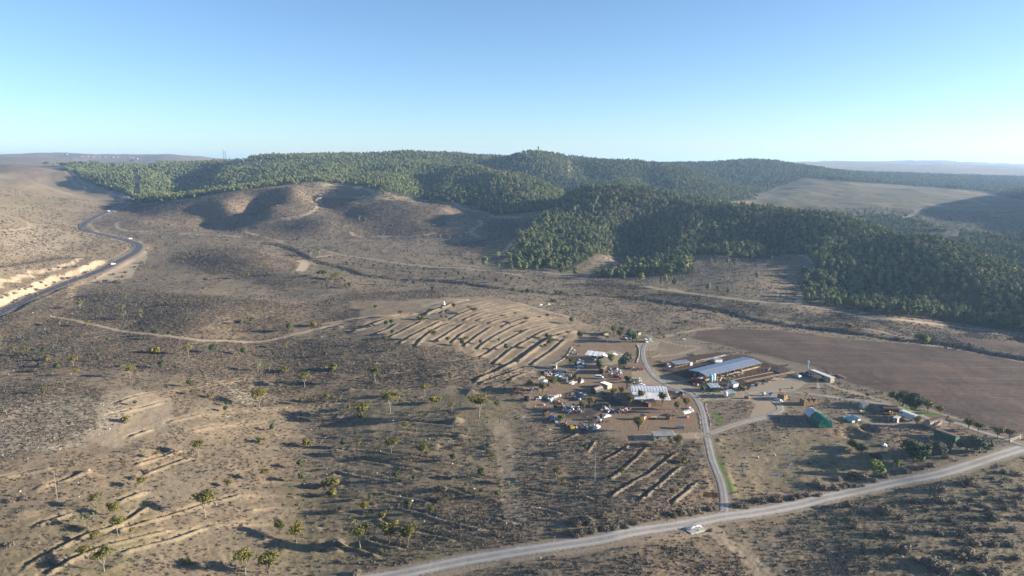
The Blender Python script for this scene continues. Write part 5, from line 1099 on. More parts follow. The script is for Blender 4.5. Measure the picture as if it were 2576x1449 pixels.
M_wool = simple('wool', (.50, .43, .34), .95, .25, 6); M_wool2 = simple('brown_wool', (.13, .08, .05), .95, .3, 6); M_palm = foliage_mat('palm_leaves', (.06, .085, .03), (.10, .12, .04)); M_gcloth = simple('grey_cloth', (.20, .21, .23), .8, .3, 2); M_maroon = simple('maroon_tin', (.13, .06, .055), .7, .3, 1.5); M_concst = simple('field_stone', (.36, .31, .24), .9, .25, 3)

def roof_slope(parent, L, l, z0, z1, y0, n, mat, over=.3, name='roof_panel', flip=False, jit=.03):
    """n corrugated panels side by side, from y0 at z0 to y0+l at z1 (y may run backwards)"""
    w_ = (L+2*over)/n
    for k in range(n):
        me_ = corr(w_-.02, abs(l), z0, z1); dz = rnd.uniform(-jit, jit)
        c_ = np.asarray(me_[0], float)
        if l < 0: c_[:, 1] *= -1
        mk(name, (c_, me_[1]), mat, parent, (k*w_-over, y0, dz+(.035 if k % 2 else 0)))
def shed(name, label, cat, loc, rz, L, D, h0, h1, roof, wall, n=3, open_=False, group=None, door=None, window=0, ridge=False, posts=3):
    """h0: height of the near side (y = 0), h1: far side (y = D) or ridge height"""
    t = empty(name, loc, rz, label, cat, group)
    if open_:
        for k in range(posts):
            for yy, hh in ((.1, h0), (D-.1, h0 if ridge else h1)):
                x = .1+k*(L-.2)/(posts-1); mk('post', bxp(x-.08, x+.08, yy-.08, yy+.08, -.3, hh), M_wood, t)
        mk('beam', [bxp(0, L, .0, .14, h0-.2, h0-.06)], M_yelw, t)
    else:
        mk('wall', [bxp(0, L, 0, .12, -.3, h0)], wall, t); mk('wall', [bxp(0, L, D-.12, D, -.3, h0 if ridge else h1)], wall, t)
        for x in (0, L-.12):
            pf_ = [(.12, -.3), (D-.12, -.3), (D-.12, h0 if ridge else h1), (.12, h0)] if not ridge else [(.12, -.3), (D-.12, -.3), (D-.12, h0), (D/2, h1), (.12, h0)]
            c_, f_ = prism(pf_, 0, .12); c_ = [(y_+x, x_, z_) for x_, y_, z_ in c_]; mk('wall', (c_, f_), wall, t)
    if ridge:
        roof_slope(t, L, D/2+.35, h0-.02, h1+.08, -.35, n, roof); roof_slope(t, L, -(D/2+.35), h0-.02, h1+.08, D+.35, n, roof)
    else: roof_slope(t, L, D+.5, h0+.06, h1+.1, -.25, n, roof)
    if door: mk('door', bxp(L*.42, L*.42+.9, -.05, -.005, 0, min(2, h0-.2)), door, t)
    for k in range(window): mk('window', bxp(L*(.12+.55*k), L*(.12+.55*k)+.9, -.04, -.004, h0*.45, h0*.8), M_glass, t)
    return t

# ------------------------------------------------------------------ long sheep barn
A_, rz, L = span('FE', (368, 668), (1290, 432)); C_ = W('FE', (90), 570)
D_ = abs(-(C_.x-A_.x)*math.sin(rz)+(C_.y-A_.y)*math.cos(rz)); D_ = min(max(D_, 11), 20)
t = empty('livestock_barn', A_, rz, 'long open sheep barn with a pale blue tin roof beside the pens', 'barn')
n_b = 12
for k in range(9):
    x = k*L/8
    mk('post', bxp(x-.1, x+.1, -.1, .1, -.3, 3.0), M_wood, t); mk('post', bxp(x-.1, x+.1, D_-.1, D_+.1, -.3, 3.2), M_wood, t); mk('post', bxp(x-.1, x+.1, D_*.45-.1, D_*.45+.1, -.3, 4.2), M_wood, t)
mk('eave_beam', bxp(-.5, L+.5, -.16, .02, 2.9, 3.15), M_yelw, t); mk('feed_trough', [bxp(0, L, .6, .75, 0, .8), bxp(0, L, 1.2, 1.35, 0, .8), bxp(0, L, .75, 1.2, .3, .4)], M_yelw, t); mk('back_rail', bxp(0, L, D_-.05, D_+.05, 1, 1.15), M_wood, t)
roof_slope(t, L, D_*.45+.8, 3.2, 4.45, -.8, n_b, M_tin, .6, jit=.06); roof_slope(t, L, -(D_*.55+.6), 3.45, 4.35, D_+.6, n_b, M_tin, .6, jit=.10)
BARN = (A_, rz, L, D_)
def barnp(x, y):
    return A0_.x+x*math.cos(BARN[1])-y*math.sin(BARN[1]), A0_.y+x*math.sin(BARN[1])+y*math.cos(BARN[1])
A0_ = A_.copy()
# lamps: none; posts and rails of the pens
def polyline_fence(name, label, sh, pts, h=1.3, step=3.0, rails=(1.1, .6), mat=M_wood, rmat=None, group=None, pr=.06, cat='fence', zr=.035):
    P_ = [W(sh, *p) for p in pts]; o0 = P_[0]
    t = empty(name, o0, 0, label, cat, group)
    for a, b in zip(P_[:-1], P_[1:]):
        L_ = (b-a).length; n = max(1, round(L_/step))
        for k in range(n+(b is P_[-1])):
            q = a.lerp(b, k/n); q.z = float(height(q.x, q.y)); q = q-o0; mk('post', bxp(q.x-pr, q.x+pr, q.y-pr, q.y+pr, q.z-.3, q.z+h), mat, t)
        for r in rails: mk('rail', tube(tuple(a-o0+Vector((0, 0, r))), tuple(b-o0+Vector((0, 0, r))), zr, zr, 4), rmat or mat, t)
    return t
polyline_fence('pen_fence', 'yellow timber rail fence along the front of the sheep pens', 'FE', [(1040, 690), (1300, 640), (1540, 590), (1780, 545), (1880, 530)], 1.2, 4, (1.1, .5), M_wood, M_yelw, zr=.12)
polyline_fence('pen_fence', 'wavy pale pipe rail dividing the two front sheep pens', 'FE', [(830, 665), (1030, 622), (1200, 590), (1400, 550), (1510, 528)], .9, 5, (.8,), M_wood, M_yelw, zr=.14)
polyline_fence('pen_fence', 'row of bare posts across the middle of the front pen', 'FE', [(860, 630), (940, 610), (1080, 580), (1235, 545), (1355, 505)], 1.5, 3.5, (), M_conc, pr=.12)
polyline_fence('pen_fence', 'rail fence along the back of the pens beside the manure heap', 'FC', [(1400, 1262), (1700, 1190), (1980, 1140), (2300, 1080), (2576, 1020)], 1.2, 4, (1.0,), M_wood, M_yelw, zr=.12)
polyline_fence('wire_fence', 'thin wire fence behind the far side of the pens', 'FE', [(190, 350), (500, 290), (700, 240), (940, 215)], 1.5, 3, (1.3, .7), M_steel)
polyline_fence('wire_fence', 'fence on the field side of the pens with bare posts', 'FE', [(1080, 285), (1250, 330), (1420, 385), (1540, 430), (1700, 485), (1790, 510)], 1.4, 3.4, (.5,), M_conc, M_yelw, pr=.1, zr=.08)
polyline_fence('pen_fence', 'low plank fence closing the far right pen', 'FE', [(1430, 505), (1460, 460)], 1.5, 1.0, (1.3, .9, .5), M_yelw, M_yelw, zr=.1)
polyline_fence('pen_fence', 'pale concrete low wall in the far right pen', 'FE', [(1500, 470), (1590, 500), (1670, 540)], .9, 2, (.7, .4, .2), M_conc, M_conc, zr=.16)
polyline_fence('garden_fence', 'post and wire fence round the small vegetable plot', 'FC', [(730, 990), (740, 720), (1270, 650), (1430, 640), (1750, 720)], 1.8, 3, (1.6,), M_wood)
polyline_fence('garden_fence', 'pair of pale rails along the corner of the vegetable plot', 'FC', [(815, 990), (1060, 910)], .7, 3, (.6,), M_yelw, M_yelw, zr=.12)
polyline_fence('field_fence', 'field boundary fence with thin posts beside the ploughed field', 'FH', [(1650, 370), (1960, 495), (2280, 605), (2576, 690)], 1.3, 5, (.9,), M_steel)
polyline_fence('screen_fence', 'brown reed screen standing beside the foot of the driveway', 'C4', [(1137, 742), (1278, 755)], 1.9, 1.2, (1.7, 1.4, 1.1, .8, .5, .2), M_rust, M_rust, zr=.14)

# sheep
g_ = random.Random(4)
def sheep_mesh(seed, mat):
    g = random.Random(seed); an = np.linspace(0, 2*math.pi, 9)[:-1]; rings = []
    for x, r_, z in ((-.58, .05, .66), (-.52, .2, .64), (-.25, .27, .62), (.1, .27, .62), (.36, .22, .65), (.48, .13, .74), (.62, .10, .86), (.72, .10, .90), (.86, .06, .84), (.90, .02, .82)):
        rings.append([(x, r_*math.cos(a), z+r_*.95*math.sin(a)) for a in an])
    c_ = [p for r_ in rings for p in r_]; f = []
    for k in range(len(rings)-1):
        for i in range(8): f.append([k*8+i, k*8+(i+1) % 8, (k+1)*8+(i+1) % 8, (k+1)*8+i])
    f.append(list(range(7, -1, -1))); f.append([len(c_)-8+i for i in range(8)])
    parts = [(c_, f)]+[tube((x, y, .5), (x+.02, y, 0), .06, .035, 5) for x in (-.38, .28) for y in (-.13, .13)]+[tube((.68, y, .95), (.64, y*2.2, .93), .03, .015, 4) for y in (-.08, .08)]
    me = join_np(parts); me.name = 'sheep'; me.materials.append(mat); return me
SHP = [sheep_mesh(k, M_wool if k < 3 else M_wool2) for k in range(5)]
nsh = 0
while nsh < 78:
    if nsh < 60: x = g_.uniform(530, 1000); y = 690-(x-530)*.36+g_.uniform(-62, 48)
    else: x = g_.uniform(110, 360); y = g_.uniform(535, 590)
    q = W('FE', x, y)
    k = g_.randrange(5); o = link('sheep', SHP[k], None, None, q, (0, 0, g_.uniform(0, 6.28))); o.scale = (1.25,)*3
    where_ = 'crowded along the open front of the barn' if nsh < 60 else 'under the left end of the barn roof'
    col_ = 'cream' if k < 3 else 'brown'
    tag(o, f'{col_} sheep {where_}', 'sheep', f'{col_} sheep {where_}'); nsh += 1

# ------------------------------------------------------------------ feed bins and small sheds by the barn
def silo(loc, h, r, label, mat, group=None):
    t = empty('feed_silo', loc, 0, label, 'silo', group)
    mk('hopper', cyl(.25, r, h*.16, h*.36, 14), mat, t); mk('drum', cyl(r, r, h*.36, h*.86, 14), mat, t); mk('cap', cyl(r, .2, h*.86, h, 14), mat, t)
    for k in range(4):
        a = k*math.pi/2+.4; mk('leg', tube((r*.95*math.cos(a), r*.95*math.sin(a), 0), (r*.95*math.cos(a), r*.95*math.sin(a), h*.5), .07, .07, 4), M_steel, t)
    mk('ladder', [bxp(r+.02, r+.08, -.2, .2, h*.05, h*.85)], M_steel, t); return t
silo(W('FE', 443, 712), 5.6, 1.05, 'nearer grey green feed silo at the left end of the barn', M_lblue); silo(W('FE', 492, 695), 5.6, .95, 'farther pale feed silo at the left end of the barn', M_tin2)
silo(W('FE', 695, 950), 3.6, 1.05, 'short white tank on legs beside the green hut', M_white)
p, a, l = span('FE', (735, 950), (860, 925)); shed('small_hut', 'small green hut with a white tin roof beside a white tank', 'hut', p, a, max(l, 3.6), 3.2, 2.3, 2.8, M_tin2, M_green, 2, door=M_dkwood)
p, a, l = span('FE', (440, 855), (565, 855)); shed('green_shed', 'dark green shed with a patched whitish roof below the silos', 'shed', p, a+.1, 5.2, 5.5, 2.5, 3.0, M_tin2, M_green, 4, window=1)
p, a, l = span('FE', (830, 775), (915, 760)); shed('white_shelter', 'small white roofed shelter with cloth sides by the pen fence', 'shelter', p, a, 3.6, 4.2, 1.9, 2.4, M_tin2, M_sheet, 2)
p, a, l = span('FE', (100, 700), (270, 720)); shed('rusty_shack', 'rust red shack at the left end of the barn', 'shack', p, a, 5.8, 3.0, 1.8, 2.2, M_rust, M_rust, 3); 
p, a, l = span('FE', (205, 660), (275, 680)); shed('rusty_shack', 'small rust red shack with a pale roof next to the silos', 'shack', p, a, 2.2, 2.0, 1.6, 1.9, M_tin2, M_rust, 1)
p, a, l = span('FC', (1430, 1225), (1930, 1160)); t = shed('pen_shelter', 'low pen shelter with a white and blue tin roof behind the barn', 'shelter', p, a, 10.5, 4.5, 2.1, 2.5, M_tin2, M_wood, 5, open_=True, posts=5)
mk('lattice', bxp(10.2, 12, -.2, -.1, 0, 2.2), M_sheet, t)
p, a, l = span('FE', (520, 350), (660, 335)); shed('pen_shelter', 'small white roofed lean to behind the long barn roof', 'shelter', p, a, 5, 2.5, 1.6, 1.9, M_tin2, M_white, 2)
p, a, l = span('FC', (1260, 1215), (1345, 1190)); shed('small_hut', 'tiny pale shed with a pitched roof on the left of the pens', 'hut', p, a, 1.9, 2.2, 1.3, 1.9, M_sheet, M_white, 1, ridge=True)

# log and scrap timber piles
def pile(name, label, sh, x, y, n, ln, r, mat, spread=1.5, cat='pile', pname='log', hmax=1.0):
    q = W(sh, x, y); t = empty(name, q, rnd.uniform(0, 3), label, cat)
    g = random.Random(int(x*7+y)); base = g.uniform(0, 3)
    ms = []
    for k in range(n):
        a = base+g.uniform(-.7, .7); l2 = ln*g.uniform(.5, 1)/2; cx, cy, cz = g.uniform(-spread, spread), g.uniform(-spread, spread)*.7, g.uniform(r, hmax*.7)
        tilt = g.uniform(-.25, .25)
        mk(pname, tube((cx-math.cos(a)*l2, cy-math.sin(a)*l2, cz-tilt*l2), (cx+math.cos(a)*l2, cy+math.sin(a)*l2, cz+tilt*l2), r*g.uniform(.7, 1.2), r*g.uniform(.5, 1), 6), mat, t)
    return t
pile('log_pile', 'tangled pale dead branches piled behind the barn', 'FC', 1920, 890, 9, 5, .14, M_palebark); pile('log_pile', 'heap of cut logs and stumps at the near corner of the pens', 'FC', 1230, 1310, 22, 2.4, .2, M_palebark, 2.6)
pile('log_pile', 'row of stacked pale logs along the left pen edge', 'FC', 1050, 1080, 20, 1.3, .22, M_palebark, 2.6); pile('timber_pile', 'loose grey timber lying by the field corner', 'FE', 1700, 400, 7, 5, .12, M_palebark, 1.5)
pile('branch_pile', 'brush pile by the container house', 'FE', 1890, 470, 12, 3, .06, M_palebark, 1.5, pname='branch'); pile('timber_pile', 'bundle of rusty poles beside the black water tank', 'FB', 200, 400, 12, 5, .07, M_rust, 2.2)
pile('timber_pile', 'long cut poles lying on the ground left of the scrap', 'FB', 330, 890, 10, 6, .09, M_palebark, 2); pile('timber_pile', 'rusty iron bars heaped beside the junk tree', 'FB', 1120, 590, 12, 5, .07, M_rust, 2); pile('timber_pile', 'stack of poles and ladders by the white tarpaulin', 'FB', 2040, 960, 8, 3.5, .08, M_palebark, 1.2)
pile('timber_pile', 'loose beams by the pale blue troughs', 'FG', 1560, 735, 5, 4.5, .13, M_cream, 1, hmax=.6); pile('timber_pile', 'scattered planks right of the earth pit', 'FH', 1320, 860, 6, 4, .1, M_palebark, 2, hmax=.4)
pile('timber_pile', 'brown scrap iron heap left of the yard fence', 'FB', 150, 290, 14, 3, .09, M_rust, 2.5); pile('timber_pile', 'dark planks in the upper scrap corner', 'FA', 1450, 530, 8, 3.5, .1, M_dkwood, 1.8)

# ------------------------------------------------------------------ arched barn of the yard
p, a, l = span('FD', (352, 748), (1288, 768)); L = max(l, 17); t = empty('arched_barn', p, a, 'large barn with a curved blue white corrugated roof in the yard', 'barn')
Df, Db = 8.5, 9.0
for yy, hh in ((0.1, 2.5), (Df, 3.5), (Df+Db, 3.0)):
    for k in range(6): x = .1+k*(L-.2)/5; mk('post', bxp(x-.09, x+.09, yy-.09, yy+.09, -.3, hh), M_steel, t)
mk('wall', bxp(0, .1, Df, Df+Db, -.3, 3.2), M_tin, t); mk('wall', bxp(L-.1, L, Df, Df+Db, -.3, 3.2), M_tin, t); mk('wall', bxp(0, L, Df+Db+.12, Df+Db+.22, -.3, 3.1), M_tin, t)
roof_slope(t, L, Df+.4, 2.5, 3.35, -.4, 8, M_tin, .2)
M_stripe = simple('roof_blue_stripe', (.60, .64, .68), .5, .1); nseg = 24
for k in range(nseg):
    w_ = (L+.4)/nseg; th = np.linspace(.12, math.pi-.12, 9); cs_ = [(Df+Db/2-math.cos(x)*Db*.52, 3.2+math.sin(x)*1.9-.2) for x in th]
    c_ = [(x, y, z) for x in (k*w_-.2, (k+1)*w_-.26) for y, z in cs_]+[(x, y, z-.05) for x in (k*w_-.2, (k+1)*w_-.26) for y, z in cs_]
    f_ = [[i, i+1, 9+i+1, 9+i][::-1] for i in range(8)]+[[18+i, 18+i+1, 27+i+1, 27+i] for i in range(8)]+[[i, i+1, 19+i, 18+i] for i in range(8)]+[[9+i, 10+i, 28+i, 27+i][::-1] for i in range(8)]
    mk('arched_roof_panel', (c_, f_), M_tin2 if k % 2 else M_stripe, t, (0, 0, 0 if k % 2 else -.08))
p, a, l = span('FD', (600, 770), (720, 835)); shed('brown_shed', 'brown timber shed with a weathered roof leaning on the arched barn', 'shed', p, a-.1, 3.2, 5.0, 2.3, 2.8, M_pink, M_dkwood, 2)
p, a, l = span('FD', (730, 830), (835, 800)); shed('brown_shed', 'small rusty lean to at the foot of the arched barn', 'shed', p, a, 2.2, 2, 1.9, 2.1, M_wood, M_rust, 1)

# ------------------------------------------------------------------ other roofs of the yard
p, a, l = span('FA', (1600, 800), (1930, 840)); t = shed('open_shed', 'open shed with a long white corrugated roof at the top of the yard', 'shed', p, a, 10.5, 6.5, 2.6, 3.6, M_tin2, M_wood, 7, open_=True, ridge=False, posts=4); mk('back_wall', bxp(2, 10, 6.2, 6.4, 0, 3), M_dkwood, t); mk('crate', bxp(3.5, 6.5, .6, 2.2, 0, 1.2), M_steel, t); mk('hanging_flap', rotp(bxp(0, 2.8, 0, 5, 0, .06), ry=.45, loc=(10.6, 1, 3.1)), M_tin2, t)
p = W('FA', 2270, 800); t = empty('curved_canopy', p, span('FA', (2180, 760), (2350, 800))[1], 'curved white canopy standing between trees above the wagon', 'canopy')
c_ = []; 
for x in np.linspace(-3, 3, 9):
    for y in (-1.2, 1.2): c_.append((x, y, 2.4+.09*x*x))
    for y in (1.2, -1.2): c_.append((x, y, 2.3+.09*x*x))
mk('canopy_sheet', (c_, [[4*k+i, 4*k+(i+1) % 4, 4*k+4+(i+1) % 4, 4*k+4+i] for k in range(8) for i in range(4)]+[[0, 1, 2, 3], [35, 34, 33, 32]]), M_canv, t)
for x in (-2.5, 2.5): mk('pole', tube((x, 0, 0), (x, 0, 2.9), .06, .06, 5), M_steel, t)
def teepee(p, h, label):
    t = empty('teepee_tent', p, rnd.uniform(0, 3), label, 'tent'); mk('canvas', cyl(h*.42, h*.05, 0, h, 9), M_canv, t); mk('entrance_flap', rotp(prism([(-.3*h*.4, 0), (.3*h*.4, 0), (0, h*.55)], 0, .04), rx=.39, loc=(0, -h*.43, 0)), M_gcloth, t)
    for k in range(4): an = k*1.6; mk('tent_pole', tube((0, 0, h*.9), (math.cos(an)*h*.08, math.sin(an)*h*.08, h*1.08), .03, .02, 4), M_wood, t)
teepee(W('FA', 2200, 440), 2.4, 'small white teepee tent under the trees at the top of the yard'); teepee(W('C2', 1148, 298), 4.0, 'white teepee tent on the crest of the banked terraces')
p, a, l = span('FA', (880, 1005), (985, 1020)); shed('site_cabin', 'small beige cabin on the terrace edge above the scrap', 'cabin', p, a+.15, 3.6, 2.6, 2.2, 2.35, M_cream, M_cream, 2, door=M_dkwood)
p = W('FB', 760, 210); t = empty('marquee_tent', p, .25, 'square white marquee tent left of the scrap yard', 'tent')
mk('roof_canvas', ([(-2.6, -2.6, 1.9), (2.6, -2.6, 1.9), (2.6, 2.6, 1.9), (-2.6, 2.6, 1.9), (0, 0, 3.3)], [[0, 1, 4], [1, 2, 4], [2, 3, 4], [3, 0, 4], [3, 2, 1, 0]]), M_canv, t)
for sx in (-2.4, 2.4):
    for sy in (-2.4, 2.4): mk('leg', bxp(sx-.06, sx+.06, sy-.06, sy+.06, 0, 1.9), M_white, t)
mk('side_wall', bxp(2.42, 2.5, -2.4, 2.4, 0, 1.85), M_canv, t); mk('side_wall', bxp(-2.4, 2.4, 2.42, 2.5, 0, 1.85), M_canv, t)
p = W('FB', 510, 325); t = empty('camping_tent', p, .3, 'small dark tent with white stripes left of the yard', 'tent')
for k in range(7): mk('tent_panel', prism([(-1.2, 0), (1.2, 0), (.75, 1.1), (0, 1.7), (-.75, 1.1)], -1.2+k*.345, -1.2+k*.345+.335), M_canv if k % 2 else M_gcloth, t)
p = W('FB', 400, 525); t = empty('water_tank', p, 0, 'squat black water tank left of the scrap heaps', 'tank'); mk('tank_body', cyl(1.55, 1.55, 0, 2.0, 16), M_black, t); mk('tank_top', cyl(1.55, .5, 2.0, 2.35, 16), M_black, t); mk('lid', cyl(.4, .4, 2.35, 2.5, 10), M_black, t)
p, a, l = span('FB', (1930, 330), (2070, 370)); t = empty('arched_hut', p, 2.3, 'green arched hut with a faded pink roof in the middle of the yard', 'hut')
pr_ = [(math.cos(x)*2.1, max(0, math.sin(x))*2.6+.4) for x in np.linspace(0, math.pi, 9)]
mk('hut_wall', prism([(2.1, -.2)]+pr_+[(-2.1, -.2)], 0, .15), M_green, t); mk('hut_wall', prism([(2.1, -.2)]+pr_+[(-2.1, -.2)], 6.3, 6.45), M_green, t)
for k in range(6):
    for s_ in range(8):
        x0, z0 = pr_[s_]; x1, z1 = pr_[s_+1]
        c_ = [(x0, .16+k*1.02, z0), (x1, .16+k*1.02, z1), (x1, 1.16+k*1.02, z1), (x0, 1.16+k*1.02, z0)]; c_ += [(x*1.04, y, z*1.03+.02) for x, y, z in c_]
        mk('cladding_panel', (c_, [[3, 2, 1, 0], [4, 5, 6, 7], [0, 1, 5, 4], [1, 2, 6, 5], [2, 3, 7, 6], [3, 0, 4, 7]]), M_pink if 2 <= s_ <= 5 else M_green, t)
mk('window', bxp(-.5, .5, -.06, -.01, 1.2, 2.0), M_glass, t); mk('door', bxp(.8, 1.5, -.05, -.01, .0, 1.6), M_tin2, t)
p, a, l = span('FB', (2150, 270), (2260, 250)); shed('white_annex', 'flat white roofed annex right of the green arched hut', 'shed', p, 2.25, 5.2, 3.4, 2.3, 2.5, M_white, M_cream, 3, window=1)
p, a, l = span('FB', (1840, 340), (1930, 330)); shed('green_shed', 'small mossy green cabin just left of the arched hut', 'cabin', p, a, 2.6, 3, 2.0, 2.5, M_green, M_green, 1)
p, a, l = span('FB', (1740, 330), (1830, 330)); shed('rusty_shack', 'dark rusty shack under brush left of the arched hut', 'shack', p, a, 2.2, 3, 1.6, 1.9, M_dkwood, M_rust, 1)
p, a, l = span('FB', (1125, 150), (1200, 155)); shed('grey_shelter', 'grey cloth covered shelter at the lower end of the scrap heap', 'shelter', p, a, 2.6, 2.6, 2.1, 2.4, M_gcloth, M_gcloth, 1)
# concrete slab house by the driveway
p, a, l = span('C4', (700, 252), (905, 246)); t = shed('slab_house', 'low house with a flat pale concrete roof left of the driveway', 'house', p, a, 9.2, 4.6, 2.3, 2.5, M_conc, M_cream, 5, window=2)
p, a, l = span('FD', (1650, 1075), (1830, 1030)); t = empty('arched_shelter', p, a, 'curved grey tin shelter beside the white drums left of the driveway', 'shelter')
cv = [(-1.6+4*.0, 0)]; an = np.linspace(.35, math.pi-.6, 8)
for k in range(6): mk('roof_panel', (lambda c_: (c_, [[i, i+1, 9+i, 8+i] for i in range(7)]+[[16+i, 24+i, 25+i, 17+i] for i in range(7)]+[[i, 16+i, 17+i, i+1] for i in range(7)]+[[8+i, 9+i, 25+i, 24+i] for i in range(7)]))([(k*.72+dx, -math.cos(x)*1.9+1.5, 1.0+math.sin(x)*1.2-dz) for dz in (0, .05) for dx in (0, .7) for x in an]), M_tin if k % 2 else M_steel, t)
for x in (.1, 4.1):
    for y in (.0, 3.0): mk('post', bxp(x-.05, x+.05, y-.05, y+.05, -.2, 1.5), M_steel, t)
p, a, l = span('FD', (625, 1170), (672, 1150)); shed('hutch', 'narrow white hutch with an orange end in the lower yard', 'hutch', p, a, 1.2, 2.4, 2.0, 2.3, M_pink, M_white, 1, door=M_orange)
p, a, l = span('FD', (810, 1150), (905, 1155)); shed('hutch', 'dark open box shelter in the lower yard', 'hutch', p, a, 2.0, 1.4, 1.1, 1.2, M_cream, M_dkwood, 1)
p, a, l = span('FD', (1190, 1140), (1260, 1155)); shed('hutch', 'dark kennel with an orange end in the lower yard', 'kennel', p, a, 1.7, 2.0, 1.6, 1.9, M_dkwood, M_dkwood, 1, door=M_orange)
p, a, l = span('FD', (1480, 1395), (1620, 1400)); shed('hutch', 'pale grey box shelter beside the driveway', 'hutch', p, a, 3.0, 2, 1.4, 1.6, M_gcloth, M_steel, 1)
def drums(sh, pts, mat, label, name='plastic_drum', r=.55, h=.9, group=None):
    for x, y in pts:
        q = W(sh, x, y); me = join_np([cyl(r, r*1.04, 0, h*.9, 10), cyl(r*.9, r*.35, h*.9, h, 10)]); me.materials.append(mat)
        o = link(name, me, None, None, q); tag(o, label, 'drum', group or label)
drums('FD', [(1770, 870), (1800, 860), (1810, 900), (1850, 910), (1790, 930), (1830, 950), (1870, 940)], M_white, 'white plastic drum stacked above the curved tin shelter'); drums('FD', [(1685, 1100)], M_blue, 'blue drum under the edge of the curved tin shelter'); drums('FD', [(1740, 1090), (1720, 1105)], M_orange, 'orange red drum beside the blue drum')
drums('FB', [(960, 470), (995, 462), (1030, 445), (1075, 440), (880, 530), (915, 505), (890, 545)], M_white, 'round white drum in the row left of the scrap heap', r=.75, h=1.1); drums('FB', [(1395, 1050)], M_blue, 'blue drum beside the yellow skip'); drums('FB', [(740, 620)], M_cream, 'pale wooden cable drum at the edge of the scrap', 'cable_drum', .9, .8); drums('FB', [(1520, 150)], M_white, 'white upright cylinder among the scrap', 'water_heater', .35, 1.6)
for (x, y, s_) in ((1505, 405, 'C4'), (1892, 375, 'C4'), (1893, 468, 'C4'), (1488, 515, 'C4'), (1798, 560, 'C4'), (550, 325, 'C5'), (560, 405, 'C5'), (25, 560, 'C5')): drums(s_, [(x, y)], M_blue, 'blue tree guard barrel standing in the weedy field', 'barrel', .3, .8, 'blue barrels in the weedy field')
for (x, y) in ((1620, 400), (1772, 382)): drums('C4', [(x, y)], M_tin2, 'pale barrel standing in the weedy field', 'barrel', .3, .8, 'pale barrels in the weedy field')
# yellow skip
p = W('FB', 1335, 1120); t = empty('skip', p, .3, 'yellow metal skip at the bottom of the scrap yard', 'skip'); mk('skip_body', [rotp(bxp(-.9, .9, -.75, -.7, 0, 1.6)), bxp(-.9, .9, .7, .75, 0, 1.6), bxp(-.9, -.85, -.7, .7, 0, 1.6), bxp(.85, .9, -.7, .7, 0, 1.6), bxp(-.85, .85, -.7, .7, 0, .1)], M_yellow, t)
for x in (-.5, 0, .5): mk('rib', bxp(x-.05, x+.05, -.8, -.75, 0, 1.6), M_yellow, t)
# tarpaulined heap
def cloth_heap(name, label, sh, x, y, rx, ry, h, mat, cat='tarpaulin'):
    q = W(sh, x, y); g = np.random.default_rng(int(x+y)); n, m = 12, 5; c_ = []
    for j in range(m):
        t_ = j/(m-1)
        for i in range(n):
            a = 2*math.pi*i/n; rr = (1-t_**2)*(1+g.uniform(-.25, .25)); c_.append((math.cos(a)*rx*rr, math.sin(a)*ry*rr, h*t_*(1+g.uniform(-.2, .2))))
    c_.append((0, 0, h)); f = [[j*n+i, j*n+(i+1) % n, (j+1)*n+(i+1) % n, (j+1)*n+i] for j in range(m-1) for i in range(n)]+[[(m-1)*n+i, (m-1)*n+(i+1) % n, m*n] for i in range(n)]
    o = mk(name, (c_, f), mat, None, q, (0, 0, rnd.uniform(0, 3))); return tag(o, label, cat)
cloth_heap('tarpaulin_heap', 'crumpled white tarpaulin heap at the bottom right of the scrap', 'FB', 1830, 1090, 2.3, 1.2, 1.5, M_sheet); cloth_heap('plastic_heap', 'heap of white plastic sheet beside the first straw stack', 'FF', 480, 1040, 2.6, 1.5, 1.3, M_canv); cloth_heap('rubble_heap', 'black soil heap on the plain beyond the terraces', 'N2', 1605, 1220, 3.6, 3, 1.6, M_dkwood, 'heap')
cloth_heap('rubble_heap', 'white rubble heap beyond the terraces', 'N2', 1500, 1245, 2.6, 2, .8, M_white, 'heap'); cloth_heap('rubble_heap', 'pale pink rubble heap right of the white one', 'N2', 1560, 1240, 3, 2, .9, M_cream, 'heap'); cloth_heap('plastic_heap', 'blue white plastic heap left of the white drums', 'FB', 650, 470, 2.4, 1.4, .9, M_sheet); cloth_heap('plastic_heap', 'white bags slumped at the front of the scrap', 'FB', 1340, 180, 1.7, 1.0, .7, M_canv)
cloth_heap('rubble_heap', 'white stones dumped in the lower right field', 'FH', 700, 1140, 1.8, 1.2, .8, M_white, 'heap')
